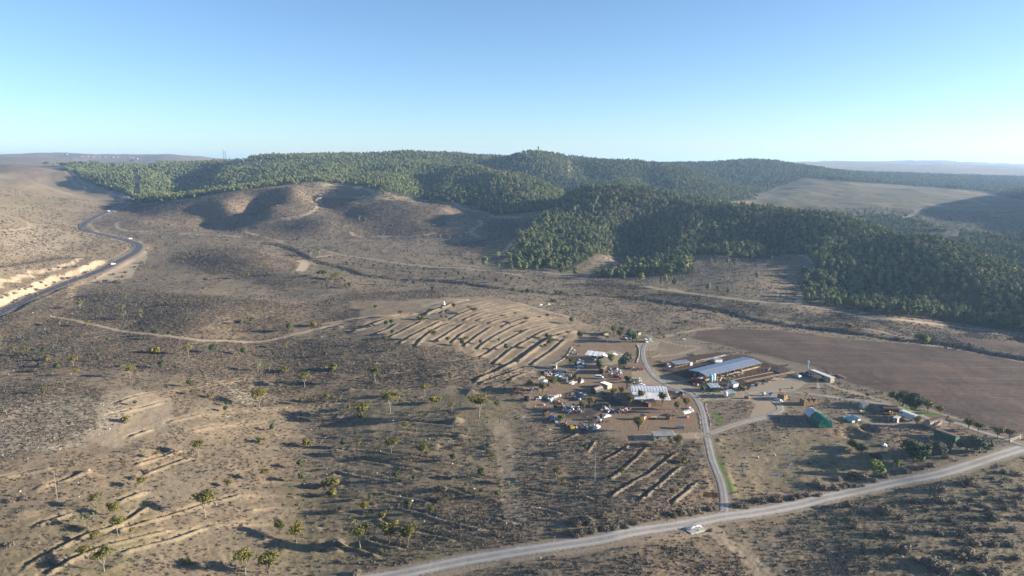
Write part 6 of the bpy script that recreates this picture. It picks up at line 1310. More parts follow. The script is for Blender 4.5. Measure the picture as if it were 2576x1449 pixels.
# ------------------------------------------------------------------ vehicles
def wheel(parent, x, y, r, w_, mat=M_black):
    c_, f_ = cyl(r, r, -w_/2, w_/2, 12); c_, f_ = rotp((c_, f_), rx=math.pi/2, loc=(x, y, r)); o = mk('wheel', (c_, f_), mat, parent)
    c_, f_ = cyl(r*.55, r*.5, -w_/2-.01, w_/2+.01, 8); mk('rim', rotp((c_, f_), rx=math.pi/2, loc=(x, y, r)), M_steel, o)
def vehicle(name, label, cat, loc, rz, prof, win, wd, paint, wheels=((.85, .33), (3.7, .33)), lights=True):
    """prof: side outline (x along length, z); win: list of side window quads; body centred on its length"""
    L = max(x for x, z in prof); t = empty(name, loc, rz, label, cat)
    n = len(prof); c_ = []
    zt = max(z for x, z in prof)
    for s in (-1, 1):
        for x, z in prof: c_.append((x-L/2, s*(wd/2-(.14*max(0, z-.95)/(zt-.95) if z > .95 else 0)), z))
    f = [[i, n+i, n+(i+1) % n, (i+1) % n] for i in range(n)]+[list(range(n-1, -1, -1))[::-1], list(range(2*n-1, n-1, -1))]
    me = join_np([(c_, f)]); bm_ = bmesh.new(); bm_.from_mesh(me); bmesh.ops.triangulate(bm_, faces=[q for q in bm_.faces if len(q.verts) > 4]); bmesh.ops.recalc_face_normals(bm_, faces=bm_.faces); bm_.to_mesh(me); bm_.free(); me.name = 'body'; link('body', me, paint, t)
    for q in win:
        for s in (-1, 1):
            cc = [(x-L/2, s*(wd/2+.012-.14*max(0, z-.95)/(zt-.95)), z) for x, z in q]; mk('window', (cc+[(x, y-s*.01, z) for x, y, z in cc], [[0, 1, 2, 3], [7, 6, 5, 4]]), M_glass, t)
    for x, r in wheels:
        for s in (-1, 1): wheel(t, x-L/2, s*(wd/2-.08), r, .22)
    return t, L
def screens(t, L, wd, quads):
    for x0, z0, x1, z1 in quads:
        sx = .02 if x1 > x0 and x0 > L/2 or x1 < x0 else .02
        d = 1 if (x0+x1)/2 > L/2 else -1
        c_ = [(x0-L/2+d*.015, -wd/2*.8, z0+.015), (x0-L/2+d*.015, wd/2*.8, z0+.015), (x1-L/2+d*.015, wd/2*.74, z1+.015), (x1-L/2+d*.015, -wd/2*.74, z1+.015)]
        mk('windscreen', (c_, [[0, 1, 2, 3]]), M_glass, t)
    for s in (-1, 1): mk('headlight', bxp(L/2-.02, L/2+.02, s*(wd/2-.3)-.12, s*(wd/2-.3)+.12, .62, .78), M_pipe, t)
VAN = [(0, .35), (0, 1.0), (.08, 1.85), (.3, 1.98), (3.2, 1.98), (3.5, 1.88), (4.1, 1.15), (4.75, .95), (4.85, .35)]
SUV = [(0, .35), (0, .95), (.35, 1.6), (.6, 1.68), (2.6, 1.68), (2.85, 1.6), (3.45, 1.05), (4.4, .92), (4.55, .35)]
SED = [(0, .32), (0, .9), (.75, .98), (1.3, 1.38), (1.6, 1.42), (2.5, 1.42), (2.8, 1.36), (3.35, .98), (4.3, .82), (4.4, .32)]
p, a, l = span('FA', (1810, 1200), (1975, 1208))
t, L = vehicle('minivan', 'white minivan parked side on in the middle of the yard', 'van', W('FA', 1890, 1205), a, VAN, [[(.25, 1.2), (1.15, 1.2), (1.15, 1.75), (.3, 1.75)], [(1.25, 1.2), (2.2, 1.2), (2.2, 1.75), (1.25, 1.75)], [(2.3, 1.2), (3.85, 1.2), (3.35, 1.72), (2.3, 1.75)]], 1.85, M_carw, ((.9, .34), (3.85, .34))); screens(t, L, 1.85, [(4.08, 1.18, 3.55, 1.84), (.0, 1.1, .08, 1.8)])
t, L = vehicle('parked_van', 'white van parked nose to the camera by the timber fence', 'van', W('FC', 675, 570), -math.pi/2+.12, VAN, [[(.25, 1.2), (2.2, 1.2), (2.2, 1.75), (.3, 1.75)], [(2.3, 1.2), (3.85, 1.2), (3.35, 1.72), (2.3, 1.75)]], 1.85, M_carw, ((.9, .34), (3.85, .34))); screens(t, L, 1.85, [(4.08, 1.18, 3.55, 1.84)])
t, L = vehicle('parked_car', 'white car parked right of the white van by the timber fence', 'car', W('FC', 785, 555), -math.pi/2-.05, SUV, [[(.55, 1.1), (1.6, 1.1), (1.6, 1.52), (.65, 1.52)], [(1.7, 1.1), (3.2, 1.1), (2.8, 1.5), (1.7, 1.52)]], 1.78, M_carw); screens(t, L, 1.78, [(3.42, 1.08, 2.9, 1.56)])
p, a, l = span('FF', (870, 400), (1040, 460))
t, L = vehicle('parked_suv', 'silver off roader parked in front of the container house', 'car', W('FF', 950, 445), a+math.pi, SUV, [[(.55, 1.1), (1.6, 1.1), (1.6, 1.52), (.65, 1.52)], [(1.7, 1.1), (3.2, 1.1), (2.8, 1.5), (1.7, 1.52)]], 1.85, M_cars); screens(t, L, 1.85, [(3.42, 1.08, 2.9, 1.56), (.05, 1.0, .35, 1.55)])
t, L = vehicle('parked_car', 'dark blue car in the shade beside the container house', 'car', W('FF', 1100, 385), a+math.pi, SUV, [[(.55, 1.1), (1.6, 1.1), (1.6, 1.52), (.65, 1.52)], [(1.7, 1.1), (3.2, 1.1), (2.8, 1.5), (1.7, 1.52)]], 1.8, M_carb); screens(t, L, 1.8, [(3.42, 1.08, 2.9, 1.56)])
t, L = vehicle('parked_car', 'pale blue white saloon parked behind the arched barn roof', 'car', W('FD', 550, 285), 0.05, SED, [[(1.0, 1.0), (1.9, 1.0), (1.9, 1.34), (1.4, 1.34)], [(2.0, 1.0), (3.1, 1.0), (2.7, 1.3), (2.0, 1.34)]], 1.7, M_carw); screens(t, L, 1.7, [(3.33, 1.0, 2.85, 1.34)])
t, L = vehicle('wrecked_car', 'red wrecked car at the edge of the yard right of the minivan', 'car', W('FA', 2250, 1185), -.25, SED, [[(1.0, 1.0), (3.1, 1.0), (2.7, 1.3), (1.4, 1.34)]], 1.65, M_carr); screens(t, L, 1.65, [(3.33, 1.0, 2.85, 1.34)])
for k, (sh, x, y, rz, pm, lb) in enumerate((('FA', 700, 1210, .3, M_cream, 'stripped cream car shell behind the white marquee'), ('FA', 1080, 1075, .1, M_lblue, 'blue grey car shell lying on the scrap heap'), ('FA', 1340, 1310, .2, M_white, 'white car shell at the lower edge of the scrap'), ('FB', 930, 895, -.2, M_carb, 'dark blue car shell at the left tip of the lower scrap'), ('FB', 2045, 870, .5, M_sheet, 'pale car bonnet and shell in the lower right scrap'), ('FE', 1530, 650, .1, M_cream, 'cream car shell in the weeds below the pens'), ('FA', 1500, 985, .1, M_sheet, 'pale van shell in the upper scrap')) ):
    t, L = vehicle('car_shell', lb, 'car wreck', W(sh, x, y), rz, SED, [], 1.6, pm, ())
# box truck
t, L = vehicle('flatbed_truck', 'white cab truck with a dark flat bed under the tree', 'truck', W('FD', 430, 180), .15, [(3.6, .5), (3.6, 2.1), (3.8, 2.25), (4.7, 2.25), (5.15, 1.4), (5.3, .5)], [[(3.95, 1.35), (4.8, 1.35), (4.6, 2.05), (3.95, 2.05)]], 1.95, M_carw, ((1.0, .4), (4.5, .4))); screens(t, L, 1.95, [(5.14, 1.42, 4.75, 2.2)]); mk('flat_bed', [bxp(-2.65, .8, -.95, .95, .75, .95), bxp(-2.65, .8, -.95, -.9, .95, 1.4), bxp(-2.65, .8, .9, .95, .95, 1.4)], M_wood, t)
# tractor
t = empty('tractor', W('FD', 1590, 520), .9, 'dark blue tractor parked right of the arched barn', 'tractor')
mk('bonnet', bxp(.2, 1.8, -.4, .4, .8, 1.5), M_carb, t); mk('cab', [bxp(-1.0, .2, -.7, .7, .9, 1.4)], M_carb, t); mk('cab_glass', bxp(-.95, .15, -.65, .65, 1.4, 2.3), M_glass, t); mk('cab_roof', bxp(-1.1, .3, -.75, .75, 2.3, 2.42), M_steel, t); mk('exhaust', cyl(.05, .05, 1.5, 2.3, 6, 1.2, .3), M_steel, t); mk('front_loader', [rotp(bxp(0, 2.2, -.6, -.5, 0, .12), ry=.3, loc=(.6, 0, 1.4)), rotp(bxp(0, 2.2, .5, .6, 0, .12), ry=.3, loc=(.6, 0, 1.4)), bxp(2.5, 2.9, -.8, .8, .2, .8)], M_steel, t)
for s in (-1, 1): wheel(t, -.5, s*.85, .8, .4); wheel(t, 1.4, s*.75, .48, .28)
# small cistern trailer by the tractor
q = W('FD', 1470, 495); t = empty('cistern_trailer', q, .1, 'pale green water tank trailer left of the tractor', 'trailer'); mk('tank', rotp(cyl(.55, .55, -.8, .8, 12), ry=math.pi/2, loc=(0, 0, 1.0)), M_lblue, t); mk('frame', [bxp(-.9, .9, -.4, .4, .35, .45), bxp(.9, 1.8, -.05, .05, .35, .45)], M_steel, t)
for s in (-1, 1): wheel(t, 0, s*.6, .3, .18)
# blue hopper cart, white tub, pale boat, bale
q = W('FE', 1455, 915); t = empty('hopper_cart', q, .1, 'bright blue hopper cart on the farm track', 'cart'); mk('hopper', ([(-1.2, -.8, 1.5), (1.2, -.8, 1.5), (1.2, .8, 1.5), (-1.2, .8, 1.5), (-.5, -.4, .6), (.5, -.4, .6), (.5, .4, .6), (-.5, .4, .6)], [[0, 1, 5, 4], [1, 2, 6, 5], [2, 3, 7, 6], [3, 0, 4, 7], [4, 5, 6, 7]]), M_blue, t); mk('frame', [bxp(-.6, .6, -.5, -.42, .2, .62), bxp(-.6, .6, .42, .5, .2, .62), bxp(.6, 1.8, -.05, .05, .4, .5)], M_white, t)
for s in (-1, 1): wheel(t, 0, s*.65, .35, .2)
q = W('FE', 1350, 915); t = empty('feed_mixer', q, 0, 'white tub shaped feed mixer left of the blue cart', 'mixer'); mk('tub', [cyl(.7, 1.0, .4, 1.5, 12)], M_white, t); mk('cover', cyl(1.0, .3, 1.5, 2.0, 12), M_white, t); mk('frame', bxp(-.9, .9, -.5, .5, .2, .4), M_steel, t)
for s in (-1, 1): wheel(t, 0, s*.7, .3, .2)
q = W('FC', 1580, 515); t = empty('small_boat', q, -.1, 'pale grey blue boat hull lying beside the ploughed field', 'boat')
hull = []; xs_ = np.linspace(-2.2, 2.6, 9)
for x in xs_:
    b_w = .85*math.sqrt(max(0.02, 1-max(0, x/2.7)**2)); hull += [(x, -b_w, .85+.1*max(0, x)), (x, -b_w*.7, .25), (x, 0, .05+.1*max(0, x-1)), (x, b_w*.7, .25), (x, b_w, .85+.1*max(0, x))]
mk('hull', (hull, [[5*k+i, 5*k+i+1, 5*k+6+i, 5*k+5+i] for k in range(8) for i in range(4)]+[[0, 4, 3, 2, 1]]), M_tin2, t); mk('deck', ([hull[5*k] for k in range(9)]+[hull[5*k+4] for k in range(9)], [[k, k+1, 9+k+1, 9+k] for k in range(8)]), M_white, t); mk('canopy', bxp(-.9, .3, -.5, .5, .95, 1.4), M_carb, t)
# straw
BALE = join_np([bxp(-.6, .6, -.4, .4, -.37, .37)]); BALE.name = 'bale'; BALE.materials.append(M_straw)
bm_ = bmesh.new(); bm_.from_mesh(BALE); bmesh.ops.bevel(bm_, geom=bm_.edges[:], offset=.06, segments=1, affect='EDGES'); bm_.to_mesh(BALE); bm_.free()
def stack(label, sh, a_, b_, rows_, depth, hgt):
    p, a, l = span(sh, a_, b_); n = max(3, round(l/1.25)); t = empty('straw_stack', p, a, label, 'straw stack'); g = random.Random(n)
    for i in range(n):
        for j in range(depth):
            hh = hgt if g.random() < .75 else hgt-1
            if i in (0, n-1) and g.random() < .4: hh -= 1
            for k in range(hh):
                o = link('bale', BALE, None, t, (i*1.24+.6+g.uniform(-.06, .06), j*.84+.4+g.uniform(-.06, .06), k*.75+.37), (0, g.uniform(-.03, .03), g.uniform(-.06, .06)))
stack('small brown straw bale stack beside the farm track', 'FF', (440, 1010), (610, 1055), 1, 5, 4); stack('larger brown straw bale stack with a ragged right face', 'FF', (1010, 1120), (1140, 1190), 1, 9, 4)
q = W('FE', 1060, 960); t = empty('round_bale_crate', q, -.5, 'single big tan bale lying on the yard', 'bale'); o = link('bale', BALE, None, t, (0, 0, .75)); o.scale = (1.9, 1.6, 1.9)
# tarpaulin covered stack
pA, pB = W('FG', 730, 660), W('FG', 1060, 925); a = math.atan2(pB.y-pA.y, pB.x-pA.x); l = max((pB-pA).length, 15); wd_ = 6.6
t = empty('covered_stack', pA, a, 'large bale stack covered half by grey white sheet and half by green tarpaulin', 'covered stack')
secs = [(0.05, 0), (0.0, 1.7), (.9, 3.4), (2.5, 4.3), (4.0, 4.3), (5.6, 3.4), (6.55, 1.7), (6.5, 0)]
def cover(x0, x1, n, name, mat, jit, zlo=0):
    g = np.random.default_rng(int(x0*10)+3); c_ = []; ss = [s_ for s_ in secs]
    for k in range(n+1):
        x = x0+(x1-x0)*k/n
        for (y, z) in ss: c_.append((x+g.uniform(-jit, jit), y+g.uniform(-jit, jit), max(z, zlo)+g.uniform(-jit, jit)*(z > 0)))
    m = len(ss); f = [[k*m+i, k*m+i+1, (k+1)*m+i+1, (k+1)*m+i] for k in range(n) for i in range(m-1)]+[[n*m+i for i in range(m)]]
    return mk(name, (c_, f), mat, t)
mk('bale_wall', prism([(.12, 0), (.06, 1.68), (.95, 3.3), (2.5, 4.2), (4.0, 4.2), (5.55, 3.3), (6.5, 1.68), (6.45, 0)], 0, l-.5) if False else ([(x, y, z) for x in (0, l-.5) for y, z in ((.12, 0), (.06, 1.68), (.95, 3.3), (2.5, 4.2), (4.0, 4.2), (5.55, 3.3), (6.5, 1.68), (6.45, 0))], [[i, i+1, 8+i+1, 8+i] for i in range(7)]+[[7, 6, 5, 4, 3, 2, 1, 0], [8, 9, 10, 11, 12, 13, 14, 15]]), M_straw, t)
cover(.3, l*.42, 5, 'grey_sheet', M_sheet, .05, 1.5); cover(l*.42, l+.6, 9, 'green_tarpaulin', M_tarp, .14)
for k in range(8): o = mk('tyre_weight', rotp(cyl(.34, .34, -.09, .09, 10), loc=(l*.12+k*l*.045, 2.4 if k % 2 else 4.1, 4.42)), M_black, t)
# pale blue troughs
for k, (x0, y0) in enumerate(((1730, 745), (1880, 700))):
    p, a, l = span('FG', (x0+20, y0), (x0+180, y0+75)); t = empty('feed_trough', p, a, ('left' if k == 0 else 'right')+' one of two long pale blue troughs by the covered stack', 'trough')
    mk('side', bxp(0, 5.6, 0, .08, .1, 1.1), M_lblue, t); mk('side', bxp(0, 5.6, 1.6, 1.68, .1, 1.1), M_lblue, t); mk('end', bxp(0, .08, .08, 1.6, .1, 1.1), M_lblue, t); mk('end', bxp(5.52, 5.6, .08, 1.6, .1, 1.1), M_tin2, t); mk('floor', bxp(.08, 5.52, .08, 1.6, .5, .6), M_rust, t)
# container house
p, a, l = span('FF', (1170, 380), (1690, 590)); l = max(l, 13); t = empty('container_house', p, a, 'long house of white containers with a reed clad front at the field edge', 'house')
mk('reed_front', bxp(0, l*.72, 0, 2.4, -.2, 2.3), M_thatch, t); mk('reed_roof', bxp(-.2, l*.74, -.3, 2.5, 2.32, 2.45), M_wood, t); mk('container', bxp(.8, l+.6, 2.6, 5.4, -.2, 2.75), M_cream, t); mk('white_roof', bxp(.6, l+.8, 2.5, 5.5, 2.77, 2.9), M_white, t); mk('door', bxp(2.6, 3.4, -.06, -.01, 0, 2.0), M_white, t); mk('door_opening', bxp(2.0, 2.55, -.05, -.01, 0, 2.0), M_black, t)
for k in range(6): mk('pergola_beam', bxp(l*.52+k*1.1, l*.52+k*1.1+.12, -4.4, -.1, 2.35, 2.47), M_wood, t)
for x in (l*.5, l*.5+3, l*.5+6): mk('pergola_post', bxp(x-.07, x+.07, -4.4, -4.26, -.1, 2.35), M_wood, t)
q = W('FF', 1640, 540)
for k, (x, y) in enumerate(((1640, 520), (1720, 550))):
    q = W('FF', x, y); t = empty('sofa', q, a+math.pi, ('left' if k == 0 else 'right')+' cream sofa under the pergola of the container house', 'sofa'); mk('seat', bxp(-.9, .9, -.4, .4, .1, .42), M_canv, t); mk('backrest', bxp(-.9, .9, .3, .5, .42, .8), M_canv, t)
for s in (-1, 1): pass
q = W('FF', 1235, 205); t = tag(mk('water_cistern', [cyl(.3, .3, 0, 3.4, 8), cyl(.6, .6, 3.4, 4.3, 10)], M_lblue, None, q), 'pale tank on a pole behind the container house', 'tank')
q = W('FF', 2090, 430); t = empty('wooden_platform', q, span('FF', (1980, 380), (2180, 460))[1], 'long low timber platform on the ploughed field edge', 'platform'); mk('deck', bxp(-3, 3, -.9, .9, .35, .5), M_wood, t)
for x in (-2.8, 2.8): mk('leg', bxp(x-.1, x+.1, -.8, .8, 0, .35), M_wood, t)
q = W('FF', 1500, 745); t = empty('swing_frame', q, .3, 'white metal climbing frame in the lined garden', 'play frame')
for x, y in ((-1, -.6), (1, -.6), (-1, .6), (1, .6)): mk('leg', tube((x, y, 0), (0, 0, 2.6), .05, .05, 5), M_white, t)
mk('cross_bar', [tube((-1, -.6, .8), (1, -.6, .8), .04, .04, 4), tube((-1, .6, .8), (1, .6, .8), .04, .04, 4), tube((0, 0, 2.5), (0, 0, 4), .05, .05, 4)], M_white, t)
# ------------------------------------------------------------------ railway wagons and trailers on the right
def wagon(label, loc, rz, L, Wd, z0, h, wall, roof, arch=.5, ribs=8, open_ribs=False, doors=True, name='rail_wagon', wheels=True, window=False):
    t = empty(name, loc, rz, label, 'wagon')
    if not open_ribs: mk('body', bxp(0, L, 0, Wd, z0, z0+h), wall, t)
    else:
        mk('end_wall', bxp(0, .1, 0, Wd, z0, z0+h), wall, t); mk('floor', bxp(0, L, 0, Wd, z0, z0+.1), M_wood, t); mk('half_wall', bxp(.1, L, Wd-.08, Wd, z0, z0+h*.9), wall, t)
    for k in range(ribs+1):
        x = k*(L-.1)/ribs
        for y in (-.06, Wd-.02): mk('rib', bxp(x, x+.1, y, y+.08, z0, z0+h), wall if not open_ribs else M_dkwood, t)
    an = np.linspace(0, math.pi, 7); pr = [(Wd/2-math.cos(x)*(Wd/2+.15), z0+h+.02+math.sin(x)*arch) for x in an]; n = 6
    for k in range(n):
        x0, x1 = -.15+k*(L+.3)/n, -.15+(k+1)*(L+.3)/n-.02; c_ = [(x, y, z) for x in (x0, x1) for y, z in pr]+[(x, y, z-.05) for x in (x0, x1) for y, z in pr]
        mk('roof_panel', (c_, [[i, i+1, 8+i, 7+i] for i in range(6)]+[[14+i, 21+i, 22+i, 15+i] for i in range(6)]+[[i, 14+i, 15+i, i+1] for i in range(6)]+[[7+i, 8+i, 22+i, 21+i] for i in range(6)]), roof, t)
    mk('chassis', [bxp(0, L, .3, .45, z0-.3, z0-.01), bxp(0, L, Wd-.45, Wd-.3, z0-.3, z0-.01)], M_rust, t)
    if doors: mk('sliding_door', bxp(L*.4, L*.6, -.12, -.065, z0+.1, z0+h-.1), wall, t)
    if window: mk('window', bxp(.5, 1.2, -.05, -.005, z0+1, z0+1.9), M_glass, t)
    if wheels:
        for x in (L*.2, L*.8):
            for y in (.35, Wd-.35): wheel(t, x, y, .42, .14, M_rust)
    return t
p, a, l = span('FH', (1015, 555), (1215, 635)); wagon('white box trailer on a chassis beside the yellow beam', p, a, 7.6, 2.6, 1.0, 2.3, M_white, M_white, .12, 6, name='box_trailer', window=True)
p, a, l = span('FH', (580, 470), (680, 520)); wagon('open brown wagon frame with a rounded rusty roof', W('FH', 690, 515), a+1.25, 6.5, 2.6, .8, 2.2, M_dkwood, M_maroon, .55, 6, open_ribs=True, doors=False)
wagon('cream panelled rail wagon with a maroon roof', W('FH', 1640, 800), span('FH', (1640, 800), (1870, 740))[1], 8.6, 2.7, .7, 2.3, M_cream, M_maroon, .6, 10)
pA, pB = W('FH', 1720, 950), W('FH', 2010, 1045); wagon('long dark green rail wagon with a grey roof', pA, math.atan2(pB.y-pA.y, pB.x-pA.x), max((pB-pA).length, 9.5), 2.7, .6, 2.3, M_gpaint, M_wood, .35, 10)
wagon('old dark rail wagon used as a shed under the tree in the yard', W('FA', 1975, 1120), span('FA', (1975, 1120), (2100, 1000))[1], 7.5, 2.6, .5, 2.3, M_dkwood, M_wood, .4, 8)
p = W('FH', 250, 400); t = shed('ruined_hut', 'tall broken grey hut with holes in its roof by the lined track', 'hut', p, .15, 2.9, 2.6, 2.4, 3.6, M_steel, M_cream, 2); mk('leaning_board', rotp(bxp(0, 2.6, 0, .2, 0, .1), ry=-.8, loc=(2.4, -.4, 0)), M_rust, t)
p, a, l = span('FH', (885, 655), (940, 672)); shed('small_hut', 'small grey green hut with a white tin roof before the white trailer', 'hut', p, a, 1.9, 2.4, 2.1, 2.4, M_tin2, M_cream, 2, door=M_wood)
p, a, l = span('FH', (800, 500), (980, 450)); t = empty('crane_beam', p, a, 'yellow crane beam between the brown wagon and the white trailer', 'crane'); mk('beam', bxp(0, max(l, 6), -.12, .12, 1.2, 1.5), M_yellow, t); mk('motor_block', bxp(1.8, 2.8, -.5, .5, .5, 1.4), M_yellow, t)
for x in (.2, max(l, 6)-.3): mk('leg', bxp(x-.1, x+.1, -.5, .5, 0, 1.2), M_rust, t)
q = W('FH', 260, 440); t = empty('propeller_pump', q, .1, 'white drive shaft with a round head lying by the ruined hut', 'shaft'); mk('shaft', tube((-1, 0, .25), (1.2, 0, .25), .14, .1, 8), M_pipe, t); mk('head', cyl(.4, .3, .1, .6, 10, -1.1, 0), M_pipe, t)
q = W('FH', 1580, 965); t = empty('satellite_dish', q, .1, 'white sheet with a round dish lying before the green wagon', 'dish'); mk('sheet', bxp(-2.2, .3, -.4, .3, .05, .14), M_canv, t); mk('dish', cyl(.15, .55, .1, .4, 12, 1.0, 0), M_pipe, t)
q = W('FH', 1480, 420); t = empty('picnic_table', q, -.4, 'pale picnic table under the yellow trees', 'table'); mk('table_top', bxp(-.9, .9, -.35, .35, .7, .76), M_cream, t); mk('bench', bxp(-.9, .9, -.8, -.55, .42, .47), M_cream, t); mk('bench', bxp(-.9, .9, .55, .8, .42, .47), M_cream, t); mk('frame', [bxp(-.7, -.6, -.8, .8, .35, .42), bxp(.6, .7, -.8, .8, .35, .42), bxp(-.7, -.6, -.2, .2, 0, .7), bxp(.6, .7, -.2, .2, 0, .7)], M_wood, t)
# gate at the far right
p, a, l = span('C5', (2080, 262), (2168, 232)); t = empty('farm_gate', p, a, 'white bar gate across the track at the far right', 'gate'); mk('post', bxp(-.2, .2, -.2, .2, -.2, 1.7), M_conc, t); mk('post', bxp(l-.1, l+.2, -.15, .15, -.2, 1.8), M_white, t)
for z_ in (.5, 1.2): mk('bar', bxp(.2, l-.1, -.05, .05, z_, z_+.12), M_white, t)
polyline_fence('track_fence', 'low dark rail fence beside the track near the far right gate', 'C5', [(2075, 258), (1950, 235), (1800, 190), (1700, 150)], .9, 4, (.7,), M_dkwood)
# gas valve enclosure
c0, c1, c2 = W('C4', 1030, 1080), W('C4', 1165, 1050), W('C4', 975, 1020)
a = math.atan2(c1.y-c0.y, c1.x-c0.x); Lx = (c1-c0).length; Ly = max(3.5, abs(-(c2.x-c0.x)*math.sin(a)+(c2.y-c0.y)*math.cos(a)))
t = empty('pipe_enclosure', c0, a, 'fenced concrete slab with white pipes beside the road junction', 'enclosure'); mk('slab', bxp(0, Lx, 0, Ly, -.3, .25), M_conc, t)
for x, y in ((0.1, 0.1), (Lx*.5, .1), (Lx-.1, .1), (Lx-.1, Ly*.5), (Lx-.1, Ly-.1), (Lx*.5, Ly-.1), (.1, Ly-.1), (.1, Ly*.5)): mk('fence_post', [bxp(x-.04, x+.04, y-.04, y+.04, .25, 2.3), tube((x, y, 2.3), (x-.25, y, 2.6), .03, .03, 4), tube((x, y, 2.3), (x+.25, y, 2.6), .03, .03, 4)], M_steel, t)
for z_ in (.6, 1.2, 1.8, 2.25): mk('fence_wire', [tube((.1, .1, z_), (Lx-.1, .1, z_), .012, .012, 3), tube((Lx-.1, .1, z_), (Lx-.1, Ly-.1, z_), .012, .012, 3), tube((Lx-.1, Ly-.1, z_), (.1, Ly-.1, z_), .012, .012, 3), tube((.1, Ly-.1, z_), (.1, .1, z_), .012, .012, 3)], M_steel, t)
yy = Ly*.45; pp = [(Lx*.22, yy, .2), (Lx*.25, yy, .85), (Lx*.36, yy, 1.05), (Lx*.72, yy, 1.05), (Lx*.84, yy, .85), (Lx*.87, yy, .2)]
mk('pipe', [tube(pp[i], pp[i+1], .2, .2, 10) for i in range(5)], M_pipe, t); mk('pipe', [tube((Lx*.55, yy, 1.05), (Lx*.58, yy-1.0, .9), .16, .16, 8), tube((Lx*.58, yy-1.0, .9), (Lx*.6, yy-1.1, .2), .16, .16, 8)], M_pipe, t); mk('valve_wheel', cyl(.28, .28, 1.35, 1.4, 10, Lx*.5, yy), M_steel, t)
# ------------------------------------------------------------------ poles
def pole(sh, x, y, hpx, label, arm=True, mat=M_steel, r=.13):
    q = W(sh, x, y); h = hpx*SH[sh][2]/px_m(q)/.93; t = empty('utility_pole', q, rnd.uniform(-.3, .3), label, 'pole'); mk('mast', tube((0, 0, -.4), (0, 0, h), r, r*.65, 7), mat, t)
    if arm:
        mk('cross_arm', bxp(-.8, .8, -.05, .05, h-.5, h-.38), mat, t)
        for k in (-.7, 0, .7): mk('insulator', cyl(.05, .03, h-.38, h-.18, 6, k, 0), M_pipe, t)
pole('L', 303, 1062, 150, 'pale utility pole standing alone on the stony slope at lower left', True, M_palebark, .1); pole('C3', 2390, 602, 245, 'tall utility pole on the low terraces left of the driveway'); pole('N1', 520, 1112, 60, 'wooden pole beside the highway cutting', True, M_wood)
pole('N1', 1235, 900, 115, 'thin pole right of the highway bend', True, M_wood); pole('N1', 1093, 570, 60, 'pole on the slope above the highway bend', True, M_wood); pole('N1', 642, 372, 22, 'left of two far poles beside the upper highway', True, M_palebark, .3); pole('N1', 790, 400, 22, 'right of two far poles beside the upper highway', True, M_palebark, .3)
pole('FC', 800, 1449, 210, 'wooden pole at the entrance of the pens', True, M_wood); pole('FA', 2160, 1225, 0+180, 'thin mast behind the arched hut', False, M_wood, .07); pole('FE', 1022, 690, 90, 'lamp post on the front pen fence', False, M_steel, .08); pole('FH', 793, 630, 90, 'white post before the small hut', False, M_white, .06)
def crest(sh, x, y, y0, y1):
    u_, v_ = uv(sh, x, y); a_ = (u_-1288)/FOC/.985; best = max((float(height(a_*yy, yy)) - CAM_H)/yy for yy in np.arange(y0, y1, 15)); yy = next(yy for yy in np.arange(y0, y1, 15) if (float(height(a_*yy, yy))-CAM_H)/yy >= best-1e-6)
    return Vector((a_*yy, yy, float(height(a_*yy, yy))))
def mast(sh, x, y, hpx, wb, label):
    q = crest(sh, x, y, 1500, 2400) if x > 1000 and sh == 'N1' else W(sh, x, y); h = hpx*SH[sh][2]/px_m(q); t = empty('lattice_mast', q, .4, label, 'mast'); n = 9; parts = []
    for k in range(3):
        a = k*2.094; parts.append(tube((wb*math.cos(a), wb*math.sin(a), -1), (wb*.35*math.cos(a), wb*.35*math.sin(a), h), .32, .22, 4))
    mk('mast_legs', parts, M_dkwood, t); br = []
    for j in range(n):
        f0, f1 = j/n, (j+1)/n
        for k in range(3):
            a, b = k*2.094, (k+1)*2.094; w0, w1 = wb*(1-.65*f0), wb*(1-.65*f1); br.append(tube((w0*math.cos(a), w0*math.sin(a), h*f0), (w1*math.cos(b), w1*math.sin(b), h*f1), .1, .1, 3))
    mk('bracing', br, M_dkwood, t); mk('antenna', [cyl(.2, .12, h, h*1.1, 5), bxp(-1.0, -.4, -.5, .5, h*.72, h*.78), bxp(.4, 1, -.5, .5, h*.85, h*.9)], M_dkwood, t)
mast('N1', 1757, 148, 92, 1.6, 'taller left lattice mast on the forested ridge'); mast('N1', 1771, 150, 76, 2.0, 'shorter right lattice mast on the forested ridge')
q = crest('N2', 1478, 96, 1500, 2400); t = empty('fire_tower', q, 0, 'lookout tower on the highest wooded summit', 'tower'); mk('shaft', bxp(-1.6, 1.6, -1.6, 1.6, -2, 17), M_conc, t); mk('cabin', bxp(-2.4, 2.4, -2.4, 2.4, 17, 20), M_conc, t); mk('tower_roof', cyl(3.2, .4, 20, 21.4, 8), M_steel, t)
